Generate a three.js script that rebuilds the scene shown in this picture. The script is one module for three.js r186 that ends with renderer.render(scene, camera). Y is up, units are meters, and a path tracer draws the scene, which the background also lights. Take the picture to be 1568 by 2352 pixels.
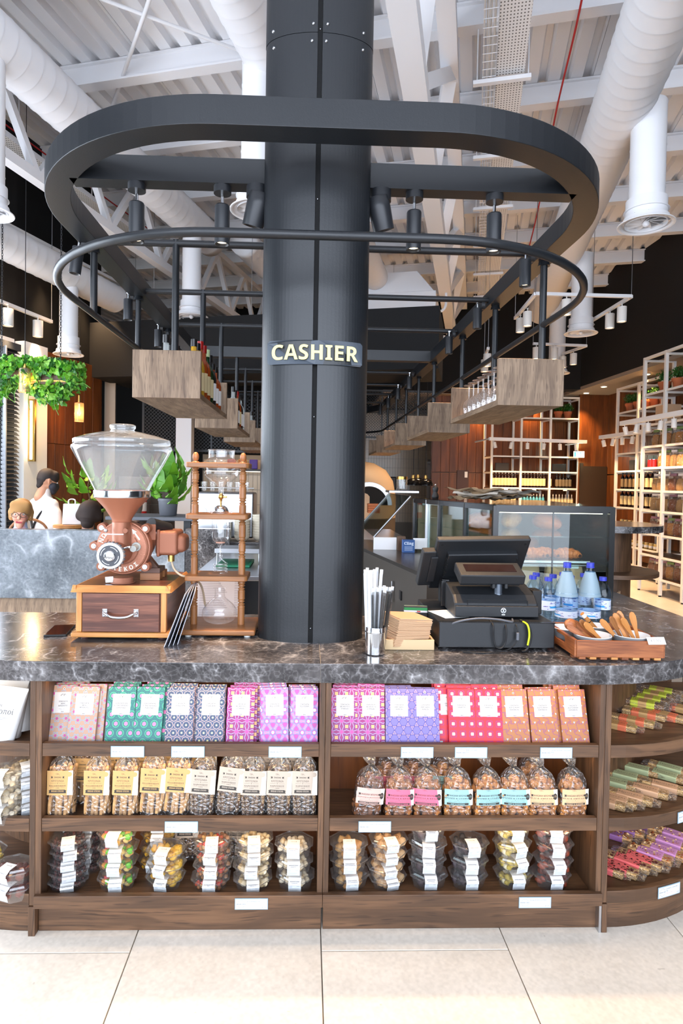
import * as THREE from 'three';
import { mergeGeometries } from 'three/addons/utils/BufferGeometryUtils.js';
import { RoundedBoxGeometry } from 'three/addons/geometries/RoundedBoxGeometry.js';
import { MarchingCubes } from 'three/addons/objects/MarchingCubes.js';
import { RectAreaLightUniformsLib } from 'three/addons/lights/RectAreaLightUniformsLib.js';
import { FontLoader } from 'three/addons/loaders/FontLoader.js';
import { TextGeometry } from 'three/addons/geometries/TextGeometry.js';

// ---------- camera, sky, daylight, exposure ----------
const scene = new THREE.Scene();
const V3 = (x, y, z) => new THREE.Vector3(x, y, z);
const camera = new THREE.PerspectiveCamera(2 * Math.atan(1176 / 1410) * 180 / Math.PI, 1568 / 2352, 0.05, 100);
{
  const right = V3(0.99935, 0.01705, 0.03165), up = V3(-0.01631, 0.99959, -0.02332), back = V3(-0.03203, 0.02279, 0.99923);
  camera.quaternion.setFromRotationMatrix(new THREE.Matrix4().makeBasis(right, up, back));
  camera.position.set(0, 1.49, 0);
  camera.setViewOffset(1568, 2352, 35, 40, 1568, 2352);       // the lens is shifted a little
}
scene.background = new THREE.Color(0.80, 0.90, 1.0);            // even overcast sky
scene.backgroundIntensity = 3.0;
const renderer = new THREE.WebGLRenderer({ antialias: true });
renderer.toneMapping = THREE.LinearToneMapping;
renderer.toneMappingExposure = 1.0;
renderer.shadowMap.enabled = true;
RectAreaLightUniformsLib.init();
const TH = 15.3 * Math.PI / 180;                                 // the hall is turned against the counter
const HU = (u, v, y) => V3(u * Math.sin(TH) + v * Math.cos(TH), y, -(u * Math.cos(TH) - v * Math.sin(TH)));
function areaLight(color, power, w, h, pos, target) {
  const l = new THREE.RectAreaLight(color, power, w, h);
  l.name = 'area_light'; l.position.copy(pos); l.lookAt(target); scene.add(l); return l;
}
// daylight through the glass front behind the camera and through the windows on the left
areaLight(0xe4edff, 4.6, 9.0, 4.3, V3(-0.4, 2.35, 3.05), V3(-0.4, 2.2, -4));
areaLight(0xe6efff, 8.0, 6.0, 2.4, HU(2.2, -4.6, 1.7), HU(2.2, 0, 1.5));
function spotLight(color, power, pos, target, angle, pen = 0.6, radius = 1.5) {
  const l = new THREE.SpotLight(color, power, 0, angle, pen, 2);
  l.name = 'spot_light'; l.position.copy(pos); l.target.position.copy(target); l.castShadow = true; l.shadow.radius = radius;
  scene.add(l); scene.add(l.target); return l;
}
// ---------- helpers ----------
let SEED = 7;
const rnd = () => { SEED = (SEED * 1664525 + 1013904223) >>> 0; return SEED / 4294967296; };
const R = (a, b) => a + (b - a) * rnd();
const pick = (a) => a[Math.floor(rnd() * a.length)];
const used = new Map();
function numbered(name) { const n = used.get(name) || 0; used.set(name, n + 1); return n ? name + '_' + String(n).padStart(3, '0') : name; }
function shadows(o) { o.castShadow = true; o.receiveShadow = true; return o; }
function tag(o, label, category, group, kind) {
  if (label) o.userData.label = label;
  if (category) o.userData.category = category;
  if (group) o.userData.group = group;
  if (kind) o.userData.kind = kind;
  return o;
}
function thing(name, label, category, pos = [0, 0, 0], ry = 0, group) {
  const g = new THREE.Group(); g.name = numbered(name); g.position.set(...pos); g.rotation.y = ry; scene.add(g);
  return tag(g, label, category, group);
}
function struct(name, geos, mat, parent = scene) {
  const m = shadows(new THREE.Mesh(M1(geos), mat)); m.name = parent === scene ? numbered(name) : name; parent.add(m);
  if (parent === scene) m.userData.kind = 'structure';
  return m;
}
function part(parent, name, geos, mat, label, kind) {
  const m = shadows(new THREE.Mesh(M1(geos), mat)); m.name = name; parent.add(m);
  if (label) m.userData.label = label;
  if (kind) m.userData.kind = kind;
  return m;
}
function one(name, geos, mat, label, category, pos = [0, 0, 0], ry = 0, group) {
  const m = shadows(new THREE.Mesh(M1(geos), mat)); m.name = numbered(name); m.position.set(...pos); m.rotation.y = ry; scene.add(m);
  return tag(m, label, category, group);
}
function copyOf(proto, label, pos, ry = 0, group) {
  const c = proto.clone(); c.name = numbered(proto.name.replace(/_\d{3}$/, '')); c.position.set(...pos); c.rotation.set(0, ry, 0); scene.add(c);
  c.userData = { ...proto.userData };
  if (label) c.userData.label = label;
  if (group) c.userData.group = group;
  return c;
}
// geometry: everything non-indexed with position, normal, uv, so that pieces can be merged
function flat(g) { const n = g.index ? g.toNonIndexed() : g; for (const k of Object.keys(n.attributes)) if (!['position', 'normal', 'uv', 'color'].includes(k)) n.deleteAttribute(k); n.clearGroups(); return n; }
function M1(geos) {
  if (!Array.isArray(geos)) return geos;
  if (geos.length === 1) return geos[0];
  const col = geos.some((g) => g.attributes.color), list = geos.map(flat);
  if (col) for (const g of list) if (!g.attributes.color) g.setAttribute('color', new THREE.BufferAttribute(new Float32Array(g.attributes.position.count * 3).fill(1), 3));
  return mergeGeometries(list);
}
function wuv(g, grain = 'x', scale = 1, ou = rnd() * 3, ov = rnd() * 3) {   // uv in metres, grain along an axis
  g = flat(g); const p = g.attributes.position, n = g.attributes.normal, uv = new Float32Array(p.count * 2), ax = ['x', 'y', 'z'], gi = ax.indexOf(grain);
  for (let i = 0; i < p.count; i++) {
    const P = [p.getX(i), p.getY(i), p.getZ(i)], N = [Math.abs(n.getX(i)), Math.abs(n.getY(i)), Math.abs(n.getZ(i))];
    const d = N[0] >= N[1] && N[0] >= N[2] ? 0 : N[1] >= N[2] ? 1 : 2;
    let o = [0, 1, 2].filter((k) => k !== d); if (o[1] === gi) o = [o[1], o[0]];
    uv[2 * i] = P[o[0]] * scale + ou; uv[2 * i + 1] = P[o[1]] * scale + ov;
  }
  g.setAttribute('uv', new THREE.BufferAttribute(uv, 2)); return g;
}
const bx = (w, h, d, x = 0, y = 0, z = 0) => flat(new THREE.BoxGeometry(w, h, d)).translate(x, y, z);
const rb = (w, h, d, r, x = 0, y = 0, z = 0, s = 2) => flat(new RoundedBoxGeometry(w, h, d, s, Math.min(r, w / 2.01, h / 2.01, d / 2.01))).translate(x, y, z);
const cy = (r1, r2, h, x = 0, y = 0, z = 0, n = 24, open = false) => flat(new THREE.CylinderGeometry(r1, r2, h, n, 1, open)).translate(x, y, z);
const lathe = (pts, n = 32) => flat(new THREE.LatheGeometry(pts.map(([r, y]) => new THREE.Vector2(r, y)), n));
const tube = (pts, r, seg = 24, n = 8, closed = false) => flat(new THREE.TubeGeometry(new THREE.CatmullRomCurve3(pts.map((p) => V3(...p)), closed), seg, r, n, closed));
const sph = (r, x = 0, y = 0, z = 0, a = 12, b = 8) => flat(new THREE.SphereGeometry(r, a, b)).translate(x, y, z);
function bar(a, b, r, n = 10) {                                     // straight rod from a to b
  const A = V3(...a), B = V3(...b), d = B.clone().sub(A), g = new THREE.CylinderGeometry(r, r, d.length(), n);
  g.applyQuaternion(new THREE.Quaternion().setFromUnitVectors(V3(0, 1, 0), d.normalize())); g.translate(...A.add(B).multiplyScalar(0.5).toArray()); return flat(g);
}
function beam(a, b, w, h) {                                         // straight square bar from a to b, upright section
  const A = V3(...a), B = V3(...b), d = B.clone().sub(A), g = new THREE.BoxGeometry(w, h, d.length());
  const m = new THREE.Matrix4().lookAt(A, B, Math.abs(d.clone().normalize().y) > 0.98 ? V3(1, 0, 0) : V3(0, 1, 0)); g.applyMatrix4(m); g.translate(...A.add(B).multiplyScalar(0.5).toArray()); return flat(g);
}
function extr(pts, depth, bevel = 0, holes = []) {                  // outline in x,y, pulled along +z
  const s = new THREE.Shape(pts.map(([x, y]) => new THREE.Vector2(x, y)));
  for (const h of holes) s.holes.push(new THREE.Path(h.map(([x, y]) => new THREE.Vector2(x, y))));
  return flat(new THREE.ExtrudeGeometry(s, { depth, bevelEnabled: bevel > 0, bevelThickness: bevel, bevelSize: bevel, bevelOffset: -bevel, bevelSegments: 2, curveSegments: 16 }));
}
function plan(pts, y0, y1, bevel = 0, holes = []) {                 // outline in x,d (d = -z), between two heights
  const b = bevel, g = extr(pts, y1 - y0 - 2 * b, b, holes); g.rotateX(-Math.PI / 2); g.translate(0, y0 + b, 0); return g;
}
const arc = (cx, cy0, r, a0, a1, n = 12) => Array.from({ length: n + 1 }, (_, i) => { const a = a0 + (a1 - a0) * i / n; return [cx + r * Math.cos(a), cy0 + r * Math.sin(a)]; });
function lump(r, seed, amp = 0.25, a = 8, b = 6, sx = 1, sy = 1, sz = 1) {   // an uneven blob
  const g = new THREE.SphereGeometry(r, a, b), p = g.attributes.position;
  for (let i = 0; i < p.count; i++) {
    const x = p.getX(i) / r, y = p.getY(i) / r, z = p.getZ(i) / r, k = 1 + amp * (Math.sin(3.1 * x + seed) * Math.cos(2.7 * y - seed * 1.7) + 0.6 * Math.sin(4.3 * z + seed * 2.3 + y * 2));
    p.setXYZ(i, p.getX(i) * k * sx, p.getY(i) * k * sy, p.getZ(i) * k * sz);
  }
  g.computeVertexNormals(); return flat(g);
}
function tinted(g, c) { const n = g.attributes.position.count, a = new Float32Array(n * 3), k = new THREE.Color(c); for (let i = 0; i < n; i++) a.set([k.r, k.g, k.b], i * 3); g.setAttribute('color', new THREE.BufferAttribute(a, 3)); return g; }
const D2 = Math.PI / 180;
const nth = (n) => { const a = ['zeroth', 'first', 'second', 'third', 'fourth', 'fifth', 'sixth', 'seventh', 'eighth', 'ninth', 'tenth', 'eleventh', 'twelfth', 'thirteenth', 'fourteenth', 'fifteenth', 'sixteenth', 'seventeenth', 'eighteenth', 'nineteenth', 'twentieth']; return n <= 20 ? a[n] : 'twenty-' + a[n - 20]; };
// ---------- procedural textures and materials ----------
function noiseTable(seed) { let s = seed; const t = new Float32Array(65536); for (let i = 0; i < 65536; i++) { s = (s * 1664525 + 1013904223) >>> 0; t[i] = s / 4294967296; } return t; }
const NT = noiseTable(99);
function vn(x, y, px, py, k = 0) {                                  // tiling value noise
  const xi = Math.floor(x), yi = Math.floor(y), fx = x - xi, fy = y - yi, sx = fx * fx * (3 - 2 * fx), sy = fy * fy * (3 - 2 * fy);
  const h = (a, b) => NT[((((a % px) + px) % px) * 157 + (((b % py) + py) % py) * 7919 + k * 3571) & 65535];
  const a = h(xi, yi), b = h(xi + 1, yi), c = h(xi, yi + 1), d = h(xi + 1, yi + 1);
  return a + (b - a) * sx + (c - a) * sy + (a - b - c + d) * sx * sy;
}
function fbm(u, v, fx, fy, oct = 4, k = 0) { let s = 0, a = 0.5, t = 0; for (let i = 0; i < oct; i++) { s += a * vn(u * fx, v * fy, fx, fy, k + i); t += a; a *= 0.5; fx *= 2; fy *= 2; } return s / t; }
function worley(u, v, f, k = 0) {                                   // distance between nearest two cells
  const x = u * f, y = v * f, xi = Math.floor(x), yi = Math.floor(y); let a = 9, b = 9;
  for (let j = -1; j < 2; j++) for (let i = -1; i < 2; i++) {
    const cx = (((xi + i) % f) + f) % f, cy2 = (((yi + j) % f) + f) % f, h = (cx * 331 + cy2 * 7331 + k * 977) & 65535, dx = xi + i + NT[h] - x, dy = yi + j + NT[(h + 4001) & 65535] - y, d = Math.sqrt(dx * dx + dy * dy);
    if (d < a) { b = a; a = d; } else if (d < b) b = d;
  }
  return b - a;
}
function texture(n, mx, my, fn, srgb = true) {
  const d = new Uint8Array(n * n * 4);
  for (let y = 0; y < n; y++) for (let x = 0; x < n; x++) { const c = fn(x / n, y / n), i = (y * n + x) * 4; d[i] = c[0]; d[i + 1] = c[1]; d[i + 2] = c[2]; d[i + 3] = 255; }
  const t = new THREE.DataTexture(d, n, n); t.wrapS = t.wrapT = THREE.RepeatWrapping; t.magFilter = t.minFilter = THREE.LinearFilter; t.repeat.set(1 / mx, 1 / my);
  if (srgb) t.colorSpace = THREE.SRGBColorSpace; t.needsUpdate = true; return t;
}
const cl = (x) => Math.max(0, Math.min(255, x)), ss = (a, b, x) => { const t = Math.max(0, Math.min(1, (x - a) / (b - a))); return t * t * (3 - 2 * t); };
const mixc = (a, b, t) => [a[0] + (b[0] - a[0]) * t, a[1] + (b[1] - a[1]) * t, a[2] + (b[2] - a[2]) * t];
const ridge = (u, v, f, k, p) => Math.pow(Math.max(0, 1 - Math.abs(2 * fbm(u, v, f, f, 3, k) - 1)), p);
const marbleFn = (lo, hi, vein, dense) => (u, v) => {
  const wu = u + 0.06 * (fbm(u, v, 5, 5, 4, 11) - 0.5), wv = v + 0.06 * (fbm(u, v, 5, 5, 4, 23) - 0.5);
  const base = fbm(wu, wv, 5, 5, 6, 1), g = fbm(u, v, 110, 110, 2, 3), m1 = ss(0.42, 0.62, fbm(u, v, 6, 6, 4, 31)), m2 = ss(0.35, 0.65, fbm(u, v, 12, 12, 4, 41));
  const k = Math.min(1, 0.75 * m1 * ridge(wu, wv, 6, 2, 22) + dense * (0.5 * m2 * ridge(wu, wv, 17, 5, 14) + 0.45 * m2 * ridge(u + wv * 0.3, v, 38, 8, 12) + 0.3 * ridge(u, v, 70, 12, 9)));
  const c = mixc(mixc(lo, hi, Math.max(0, Math.min(1, (base - 0.3) * 1.7 + (g - 0.5) * 0.45))), vein, k);
  return [cl(c[0]), cl(c[1]), cl(c[2])];
};
function woodFn(lo, hi, dark, fy = 26, pores = 1, wave = 0.05) {
  return (u, v) => {
    const w = v + wave * (fbm(u, v, 2, 3, 3, 7) - 0.5), s = fbm(u, w, 3, fy, 4, 2), f = fbm(u, w, 8, fy * 5, 2, 5), p = vn(u * 12, w * fy * 9, 12, fy * 9, 9), c = mixc(lo, hi, ss(0.25, 0.75, s * 0.7 + f * 0.3));
    const ring = ss(0.78, 0.95, Math.abs(Math.sin((w * fy * 0.35 + fbm(u, v, 2, 4, 3, 17) * 1.3) * Math.PI)));
    const k = Math.min(1, pores * (0.5 * ss(0.72, 0.9, p) + 0.35 * ring * ss(0.3, 0.7, f)));
    const o = mixc(c, dark, k); return [cl(o[0]), cl(o[1]), cl(o[2])];
  };
}
const T = {
  marble: texture(1024, 1.1, 1.1, marbleFn([44, 42, 43], [108, 103, 102], [176, 174, 174], 1)),
  marbleLight: texture(512, 1.6, 1.6, marbleFn([72, 78, 84], [138, 144, 150], [188, 192, 196], 0.5)),
  oak: texture(512, 0.9, 0.45, woodFn([78, 55, 38], [114, 82, 57], [48, 32, 21], 14, 1, 0.10)),
  greyOak: texture(512, 0.5, 0.28, woodFn([116, 94, 74], [150, 126, 102], [78, 60, 46], 12, 1.1, 0.10)),
  walnut: texture(512, 0.6, 0.2, woodFn([84, 46, 34], [134, 84, 64], [50, 26, 20], 14, 0.5, 0.02)),
  pine: texture(256, 0.6, 0.2, woodFn([186, 122, 62], [214, 156, 92], [150, 92, 44], 8, 0.3, 0.04)),
  turned: texture(256, 0.5, 0.2, woodFn([132, 84, 46], [166, 112, 66], [98, 60, 32], 10, 0.4, 0.03)),
  acacia: texture(256, 0.45, 0.16, woodFn([122, 66, 34], [178, 108, 62], [86, 42, 20], 8, 0.5, 0.08)),
  panel: texture(512, 1.6, 0.8, woodFn([86, 46, 17], [122, 69, 29], [58, 28, 10], 16, 0.5, 0.05)),
  tile: texture(512, 1.2, 1.2, (u, v) => { const b = fbm(u, v, 5, 5, 5, 3), g = fbm(u, v, 120, 120, 2, 8), s = vn(u * 60, v * 60, 60, 60, 5) > 0.985 ? 22 : 0, q = (b - 0.5) * 22 + (g - 0.5) * 20 - s; return [cl(222 + q), cl(212 + q), cl(198 + q)]; }),
  grain: texture(256, 0.25, 0.25, (u, v) => { const q = 128 + (fbm(u, v, 64, 64, 2, 4) - 0.5) * 150; return [q, q, q]; }, false),
  crumple: texture(256, 0.09, 0.09, (u, v) => { const q = 255 * (0.55 * worley(u + 0.06 * fbm(u, v, 4, 4, 2, 3), v, 5, 3) + 0.4 * fbm(u, v, 7, 5, 3, 6)); return [cl(q), cl(q), cl(q)]; }, false),
  crust: texture(256, 0.08, 0.08, (u, v) => { const q = fbm(u, v, 8, 8, 5, 2), h = vn(u * 40, v * 40, 40, 40, 3) > 0.86 ? -34 : 0; const c = mixc([176, 124, 72], [226, 188, 136], q); return [cl(c[0] + h), cl(c[1] + h), cl(c[2] + h)]; }),
  seeds: texture(256, 0.05, 0.05, (u, v) => { const q = vn(u * 44, v * 44, 44, 44, 3), f = fbm(u, v, 8, 8, 3, 1), c = q > 0.70 ? [214, 184, 140] : mixc([58, 36, 24], [104, 68, 46], f); return c; }),
  sesame: texture(256, 0.05, 0.05, (u, v) => { const q = vn(u * 50, v * 50, 50, 50, 3), c = mixc([150, 104, 52], [232, 204, 150], ss(0.2, 0.8, q)); return c; }),
};
const std = (o) => new THREE.MeshStandardMaterial(o), phy = (o) => new THREE.MeshPhysicalMaterial(o);
const srgb = (r, g, b) => new THREE.Color().setRGB(r / 255, g / 255, b / 255, THREE.SRGBColorSpace);
const M = {
  marble: std({ name: 'marble', map: T.marble, roughness: 0.16 }),
  marbleLight: std({ name: 'pale_marble', map: T.marbleLight, roughness: 0.25 }),
  oak: std({ name: 'oak', map: T.oak, roughness: 0.45 }),
  greyOak: std({ name: 'grey_oak', map: T.greyOak, roughness: 0.6 }),
  walnut: std({ name: 'walnut', map: T.walnut, roughness: 0.3 }),
  pine: std({ name: 'pine', map: T.pine, roughness: 0.4 }),
  turned: std({ name: 'turned_wood', map: T.turned, roughness: 0.4 }),
  acacia: std({ name: 'acacia', map: T.acacia, roughness: 0.45 }),
  panel: std({ name: 'wall_panel_wood', map: T.panel, roughness: 0.4 }),
  tile: std({ name: 'floor_tile', map: T.tile, roughness: 0.35 }),
  grout: std({ name: 'grout', color: srgb(150, 142, 132), roughness: 0.9 }),
  black: std({ name: 'black_steel', color: srgb(24, 27, 31), roughness: 0.38, bumpMap: T.grain, bumpScale: 0.0002 }),
  blackMatte: std({ name: 'black_paint', color: srgb(12, 12, 13), roughness: 0.9 }),
  darkGap: std({ name: 'dark_gap', color: srgb(14, 14, 15), roughness: 0.8 }),
  lampBlack: std({ name: 'lamp_black', color: srgb(36, 38, 42), roughness: 0.4 }),
  white: std({ name: 'white_paint', color: srgb(236, 236, 238), roughness: 0.55 }),
  whiteGloss: std({ name: 'white_lacquer', color: srgb(236, 232, 226), roughness: 0.35 }),
  duct: std({ name: 'white_duct', color: srgb(232, 232, 234), roughness: 0.5 }),
  chrome: std({ name: 'chrome', color: srgb(226, 228, 232), roughness: 0.14, metalness: 1 }),
  steel: std({ name: 'brushed_steel', color: srgb(190, 192, 196), roughness: 0.3, metalness: 1 }),
  brass: std({ name: 'brass', color: srgb(196, 160, 92), roughness: 0.3, metalness: 1 }),
  copper: std({ name: 'copper_paint', color: srgb(158, 102, 78), roughness: 0.33, metalness: 0.4, bumpMap: T.grain, bumpScale: 0.0006 }),
  glass: phy({ name: 'clear_glass', color: 0xffffff, transmission: 0.98, thickness: 0, roughness: 0.02, ior: 1.75, side: THREE.DoubleSide }),
  glassPane: phy({ name: 'glass_pane', color: srgb(240, 248, 246), transmission: 1, thickness: 0, roughness: 0.0, ior: 1.5 }),
  film: phy({ name: 'clear_film', color: srgb(245, 245, 245), transmission: 0.965, thickness: 0, roughness: 0.07, ior: 1.8, side: THREE.DoubleSide, bumpMap: T.crumple, bumpScale: 0.012 }),
  tub: phy({ name: 'clear_tub', color: srgb(240, 240, 240), transmission: 0.955, thickness: 0, roughness: 0.05, ior: 1.85, side: THREE.DoubleSide }),
  water: phy({ name: 'bottle_plastic', color: srgb(232, 242, 250), transmission: 1, thickness: 0, roughness: 0.06, ior: 1.45, side: THREE.DoubleSide }),
  paper: std({ name: 'white_paper', color: srgb(240, 240, 240), roughness: 0.8 }),
  kraft: std({ name: 'kraft_paper', color: srgb(204, 166, 130), roughness: 0.9 }),
  crust: std({ name: 'crust', map: T.crust, roughness: 0.8 }),
  seeds: std({ name: 'seeded_crust', map: T.seeds, roughness: 0.8 }),
  sesame: std({ name: 'sesame', map: T.sesame, roughness: 0.5 }),
  tint: std({ name: 'tinted', color: 0xffffff, vertexColors: true, roughness: 0.6 }),
  leaf: phy({ name: 'leaf', color: srgb(96, 160, 44), roughness: 0.45, side: THREE.DoubleSide, transmission: 0.3, thickness: 0 }),
  darkLeaf: phy({ name: 'dark_leaf', color: srgb(52, 112, 38), roughness: 0.45, side: THREE.DoubleSide, transmission: 0.2, thickness: 0 }),
  terracotta: std({ name: 'terracotta', color: srgb(208, 116, 72), roughness: 0.85 }),
  posBlack: std({ name: 'charcoal_plastic', color: srgb(30, 32, 35), roughness: 0.45, bumpMap: T.grain, bumpScale: 0.0003 }),
  posDark: std({ name: 'dark_plastic', color: srgb(13, 13, 15), roughness: 0.2 }),
  rubber: std({ name: 'rubber', color: srgb(22, 22, 24), roughness: 0.6 }),
  glow: std({ name: 'warm_lamp_glow', color: 0xffffff, emissive: srgb(255, 226, 180), emissiveIntensity: 6, roughness: 0.5 }),
  ledStrip: std({ name: 'led_strip_light', color: 0xffffff, emissive: srgb(255, 236, 205), emissiveIntensity: 5, roughness: 0.5 }),
  greyPlastic: std({ name: 'grey_plastic', color: srgb(96, 98, 104), roughness: 0.5 }),
  plainTint: (r, g, b, rough = 0.6) => std({ color: srgb(r, g, b), roughness: rough }),
};
function canvasTex(w, h, draw, opts = {}) {
  const c = document.createElement('canvas'); c.width = w; c.height = h; const g = c.getContext('2d'); draw(g, w, h);
  const t = new THREE.CanvasTexture(c); t.colorSpace = THREE.SRGBColorSpace; t.magFilter = t.minFilter = THREE.LinearFilter; Object.assign(t, opts); return t;
}
function card(w, h, d, cell, map) {                                 // thin card: the printed side faces +z, uv from an atlas cell [u0,v0,u1,v1]
  const g = bx(w, h, d), p = g.attributes.position, n = g.attributes.normal, uv = g.attributes.uv, [u0, v0, u1, v1] = cell;
  for (let i = 0; i < p.count; i++) { const f = n.getZ(i) > 0.5, x = p.getX(i) / w + 0.5, y = p.getY(i) / h + 0.5; uv.setXY(i, f ? u0 + (u1 - u0) * x : u0 + (u1 - u0) * 0.02, f ? v0 + (v1 - v0) * y : v0 + (v1 - v0) * 0.03); }
  return g;
}
// ---------- the setting ----------
const rotH = (g) => g.rotateY(-TH);                                 // from hall axes (x = v, z = -u) to the scene's
const floor = struct('floor', [bx(17, 0.2, 24, -0.5, -0.112, -7)], M.grout); floor.userData.label = 'pale stone floor of large tiles';
{
  const gs = [0, 1, 2, 3].map(() => wuv(rb(0.5965, 0.02, 1.1965, 0.0015), 'x', 1, R(0, 3), R(0, 3)));
  for (let i = -6; i < 10; i++) for (let j = -1; j < 9; j++) {
    const odd = ((i % 2) + 2) % 2, t = shadows(new THREE.Mesh(gs[(i * 7 + j * 3 + 400) % 4], M.tile)); t.name = 'tile';
    t.position.set(0.07 + 0.6 * (i + 0.5), -0.01, -(1.91 - 0.6 + 1.2 * j + (odd ? 0.6 : 0))); floor.add(t);
  }
}
struct('pavement', [bx(60, 0.2, 30, 0, -0.13, 18.2)], std({ color: srgb(150, 150, 152), roughness: 0.9 })).userData.label = 'grey pavement outside the glass front';
// roof: ribbed white deck sheets
const ceiling = struct('ceiling', [rotH(bx(24, 0.12, 26, -0.5, 5.24, -6.5))], M.white); ceiling.userData.label = 'white ribbed metal roof deck';
{
  const pitch = 0.19, w = 0.95, prof = [];
  for (let k = 0; k < 5; k++) { const x = k * pitch; prof.push([x, 0], [x + 0.10, 0], [x + 0.118, 0.055], [x + 0.168, 0.055], [x + 0.19, 0]); }
  const outline = [...prof.map(([x, y]) => [x, y]), [w - 0.004, 0.066], [0, 0.066]];
  const g = extr(outline.map(([x, y]) => [Math.min(x, w - 0.004), y]), 19, 0);
  for (let k = -11; k < 12; k++) { const m = shadows(new THREE.Mesh(g, M.white)); m.name = 'deck_sheet'; const p = HU(13, k * w, 5.112); m.position.copy(p); m.rotation.y = -TH; ceiling.add(m); }
}
const wallH = 5.3;
struct('wall_left', [rotH(bx(0.2, wallH, 3.2, -4.81, 2.4, 4.0 + 0)), rotH(bx(0.2, 2.4, 9.5, -4.81, 4.1, -2.3)), rotH(bx(0.2, 0.55, 8.0, -4.81, 0.175, -1.5)), rotH(bx(0.2, wallH, 1.5, -4.81, 2.4, -6.3))], M.blackMatte).userData.label = 'black upper part of the left wall';
struct('wall_back', [bx(15, wallH, 0.2, 0, 2.4, -15.6)], M.blackMatte);
struct('wall_right', [bx(0.2, wallH, 20, 6.1, 2.4, -6)], M.blackMatte);
struct('wall_side', [bx(0.2, wallH, 10, -6.6, 2.4, -11)], M.blackMatte);
// dark upper bulkheads
struct('bulkhead', [bx(0.9, 1.9, 15.3, 5.55, 4.28, -4.6)], M.blackMatte).userData.label = 'black upper wall over the grocery shelves';
struct('bulkhead', [rotH(bx(10.6, 1.95, 0.3, 0.3, 4.26, -12.5))], M.blackMatte).userData.label = 'black upper wall across the back of the hall';
struct('bulkhead', [rotH(bx(4.3, 0.68, 0.9, -2.55, 3.07, -7.25))], M.blackMatte).userData.label = 'boxy black bulkhead over the bar at the left';
// soffit over the shelves with downlights
struct('soffit', [bx(0.9, 0.06, 12, 5.55, 3.30, -6.2), bx(4.6, 0.06, 3.2, 3.8, 3.30, -13.9)], std({ name: 'grey_soffit', color: srgb(150, 138, 126), roughness: 0.7 }));
// wood panelling: boards picked apart
{
  const wp = struct('wall_panelling', [rotH(bx(0.03, 2.86, 1.2, -4.70, 1.43, -6.45))], M.panel); wp.userData.label = 'red-brown wood panelling beside the window';
  for (let k = 0; k < 6; k++) for (let r = 0; r < 2; r++) { const m = shadows(new THREE.Mesh(wuv(rb(0.02, r ? 1.02 : 1.85, 0.172, 0.004), 'y'), M.panel)); m.name = 'plank'; m.position.copy(HU(6.02 + 0.178 * k, -4.672, r ? 2.37 : 0.93)); m.rotation.y = -TH; wp.add(m); }
  const wr = struct('wall_panelling', [bx(3.6, 3.3, 0.05, 4.35, 1.65, -12.6), bx(0.05, 3.3, 5.5, 5.97, 1.65, -9.9)], M.panel); wr.userData.label = 'warm brown wood panelling behind the grocery shelves';
  for (let k = 0; k < 19; k++) for (const [y, h] of [[2.5, 1.58], [0.86, 1.66]]) { const m = shadows(new THREE.Mesh(wuv(rb(0.178, h, 0.02, 0.004), 'y'), M.panel)); m.name = 'plank'; m.position.set(2.65 + k * 0.182, y, -12.56); wr.add(m); }
  for (let k = 0; k < 26; k++) for (const [y, h] of [[2.5, 1.58], [0.86, 1.66]]) { const m = shadows(new THREE.Mesh(wuv(rb(0.02, h, 0.198, 0.004), 'y'), M.panel)); m.name = 'plank'; m.position.set(5.93, y, -12.45 + k * 0.202); wr.add(m); }
}
// right-hand panel between the shelves with a dark doorway and a light brown post
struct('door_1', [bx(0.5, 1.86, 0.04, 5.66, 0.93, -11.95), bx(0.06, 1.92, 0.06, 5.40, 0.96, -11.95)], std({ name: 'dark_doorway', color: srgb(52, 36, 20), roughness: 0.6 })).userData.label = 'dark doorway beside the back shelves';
struct('wall_return', [wuv(bx(0.62, 3.3, 0.06, 5.66, 1.65, -11.99), 'y')], M.panel).userData.label = 'brown wood return wall with the exit sign';
// kitchen tile wall
{
  const kw = struct('wall_kitchen', [bx(3.2, 3.3, 0.06, 2.3, 1.6, -15.05)], M.grout); kw.userData.label = 'cream tiled kitchen wall';
  const gs = []; for (let i = 0; i < 44; i++) for (let r = 0; r < 12; r++) { const x = 0.8 + i * 0.0665, y = 0.5 + r * 0.222; if (x > 2.97 && y < 1.9) continue; gs.push(bx(0.061, 0.216, 0.014, x, y + 0.11, -15.015)); }
  part(kw, 'tile', gs, std({ name: 'cream_tile', color: srgb(206, 190, 168), roughness: 0.2 }), null, 'stuff');
  const d = struct('door_2', [bx(0.66, 1.92, 0.03, 3.32, 0.96, -15.0)], M.grout); d.userData.label = 'white framed doorway in the kitchen wall';
  part(d, 'door_frame', [bx(0.07, 1.95, 0.06, 2.98, 0.97, -14.98), bx(0.07, 1.95, 0.06, 3.68, 0.97, -14.98), bx(0.77, 0.07, 0.06, 3.33, 1.96, -14.98)], M.whiteGloss);
  part(d, 'door_leaf', [bx(0.16, 1.85, 0.04, 3.1, 0.93, -14.96)], std({ color: srgb(60, 52, 44), roughness: 0.5 }));
  const g2 = []; for (let i = 0; i < 7; i++) for (let r = 0; r < 9; r++) g2.push(bx(0.056, 0.2, 0.012, 3.26 + i * 0.061, 0.1 + r * 0.207, -14.97)); part(d, 'tile', g2, M.plainTint(188, 170, 148, 0.15), null, 'stuff');
  struct('pillar', [wuv(bx(0.3, 3.3, 0.3, 3.72, 1.65, -14.2), 'y')], std({ name: 'brown_pillar', map: T.greyOak, color: srgb(150, 120, 104), roughness: 0.6 })).userData.label = 'brown timber pillar beside the kitchen';
}
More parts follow.
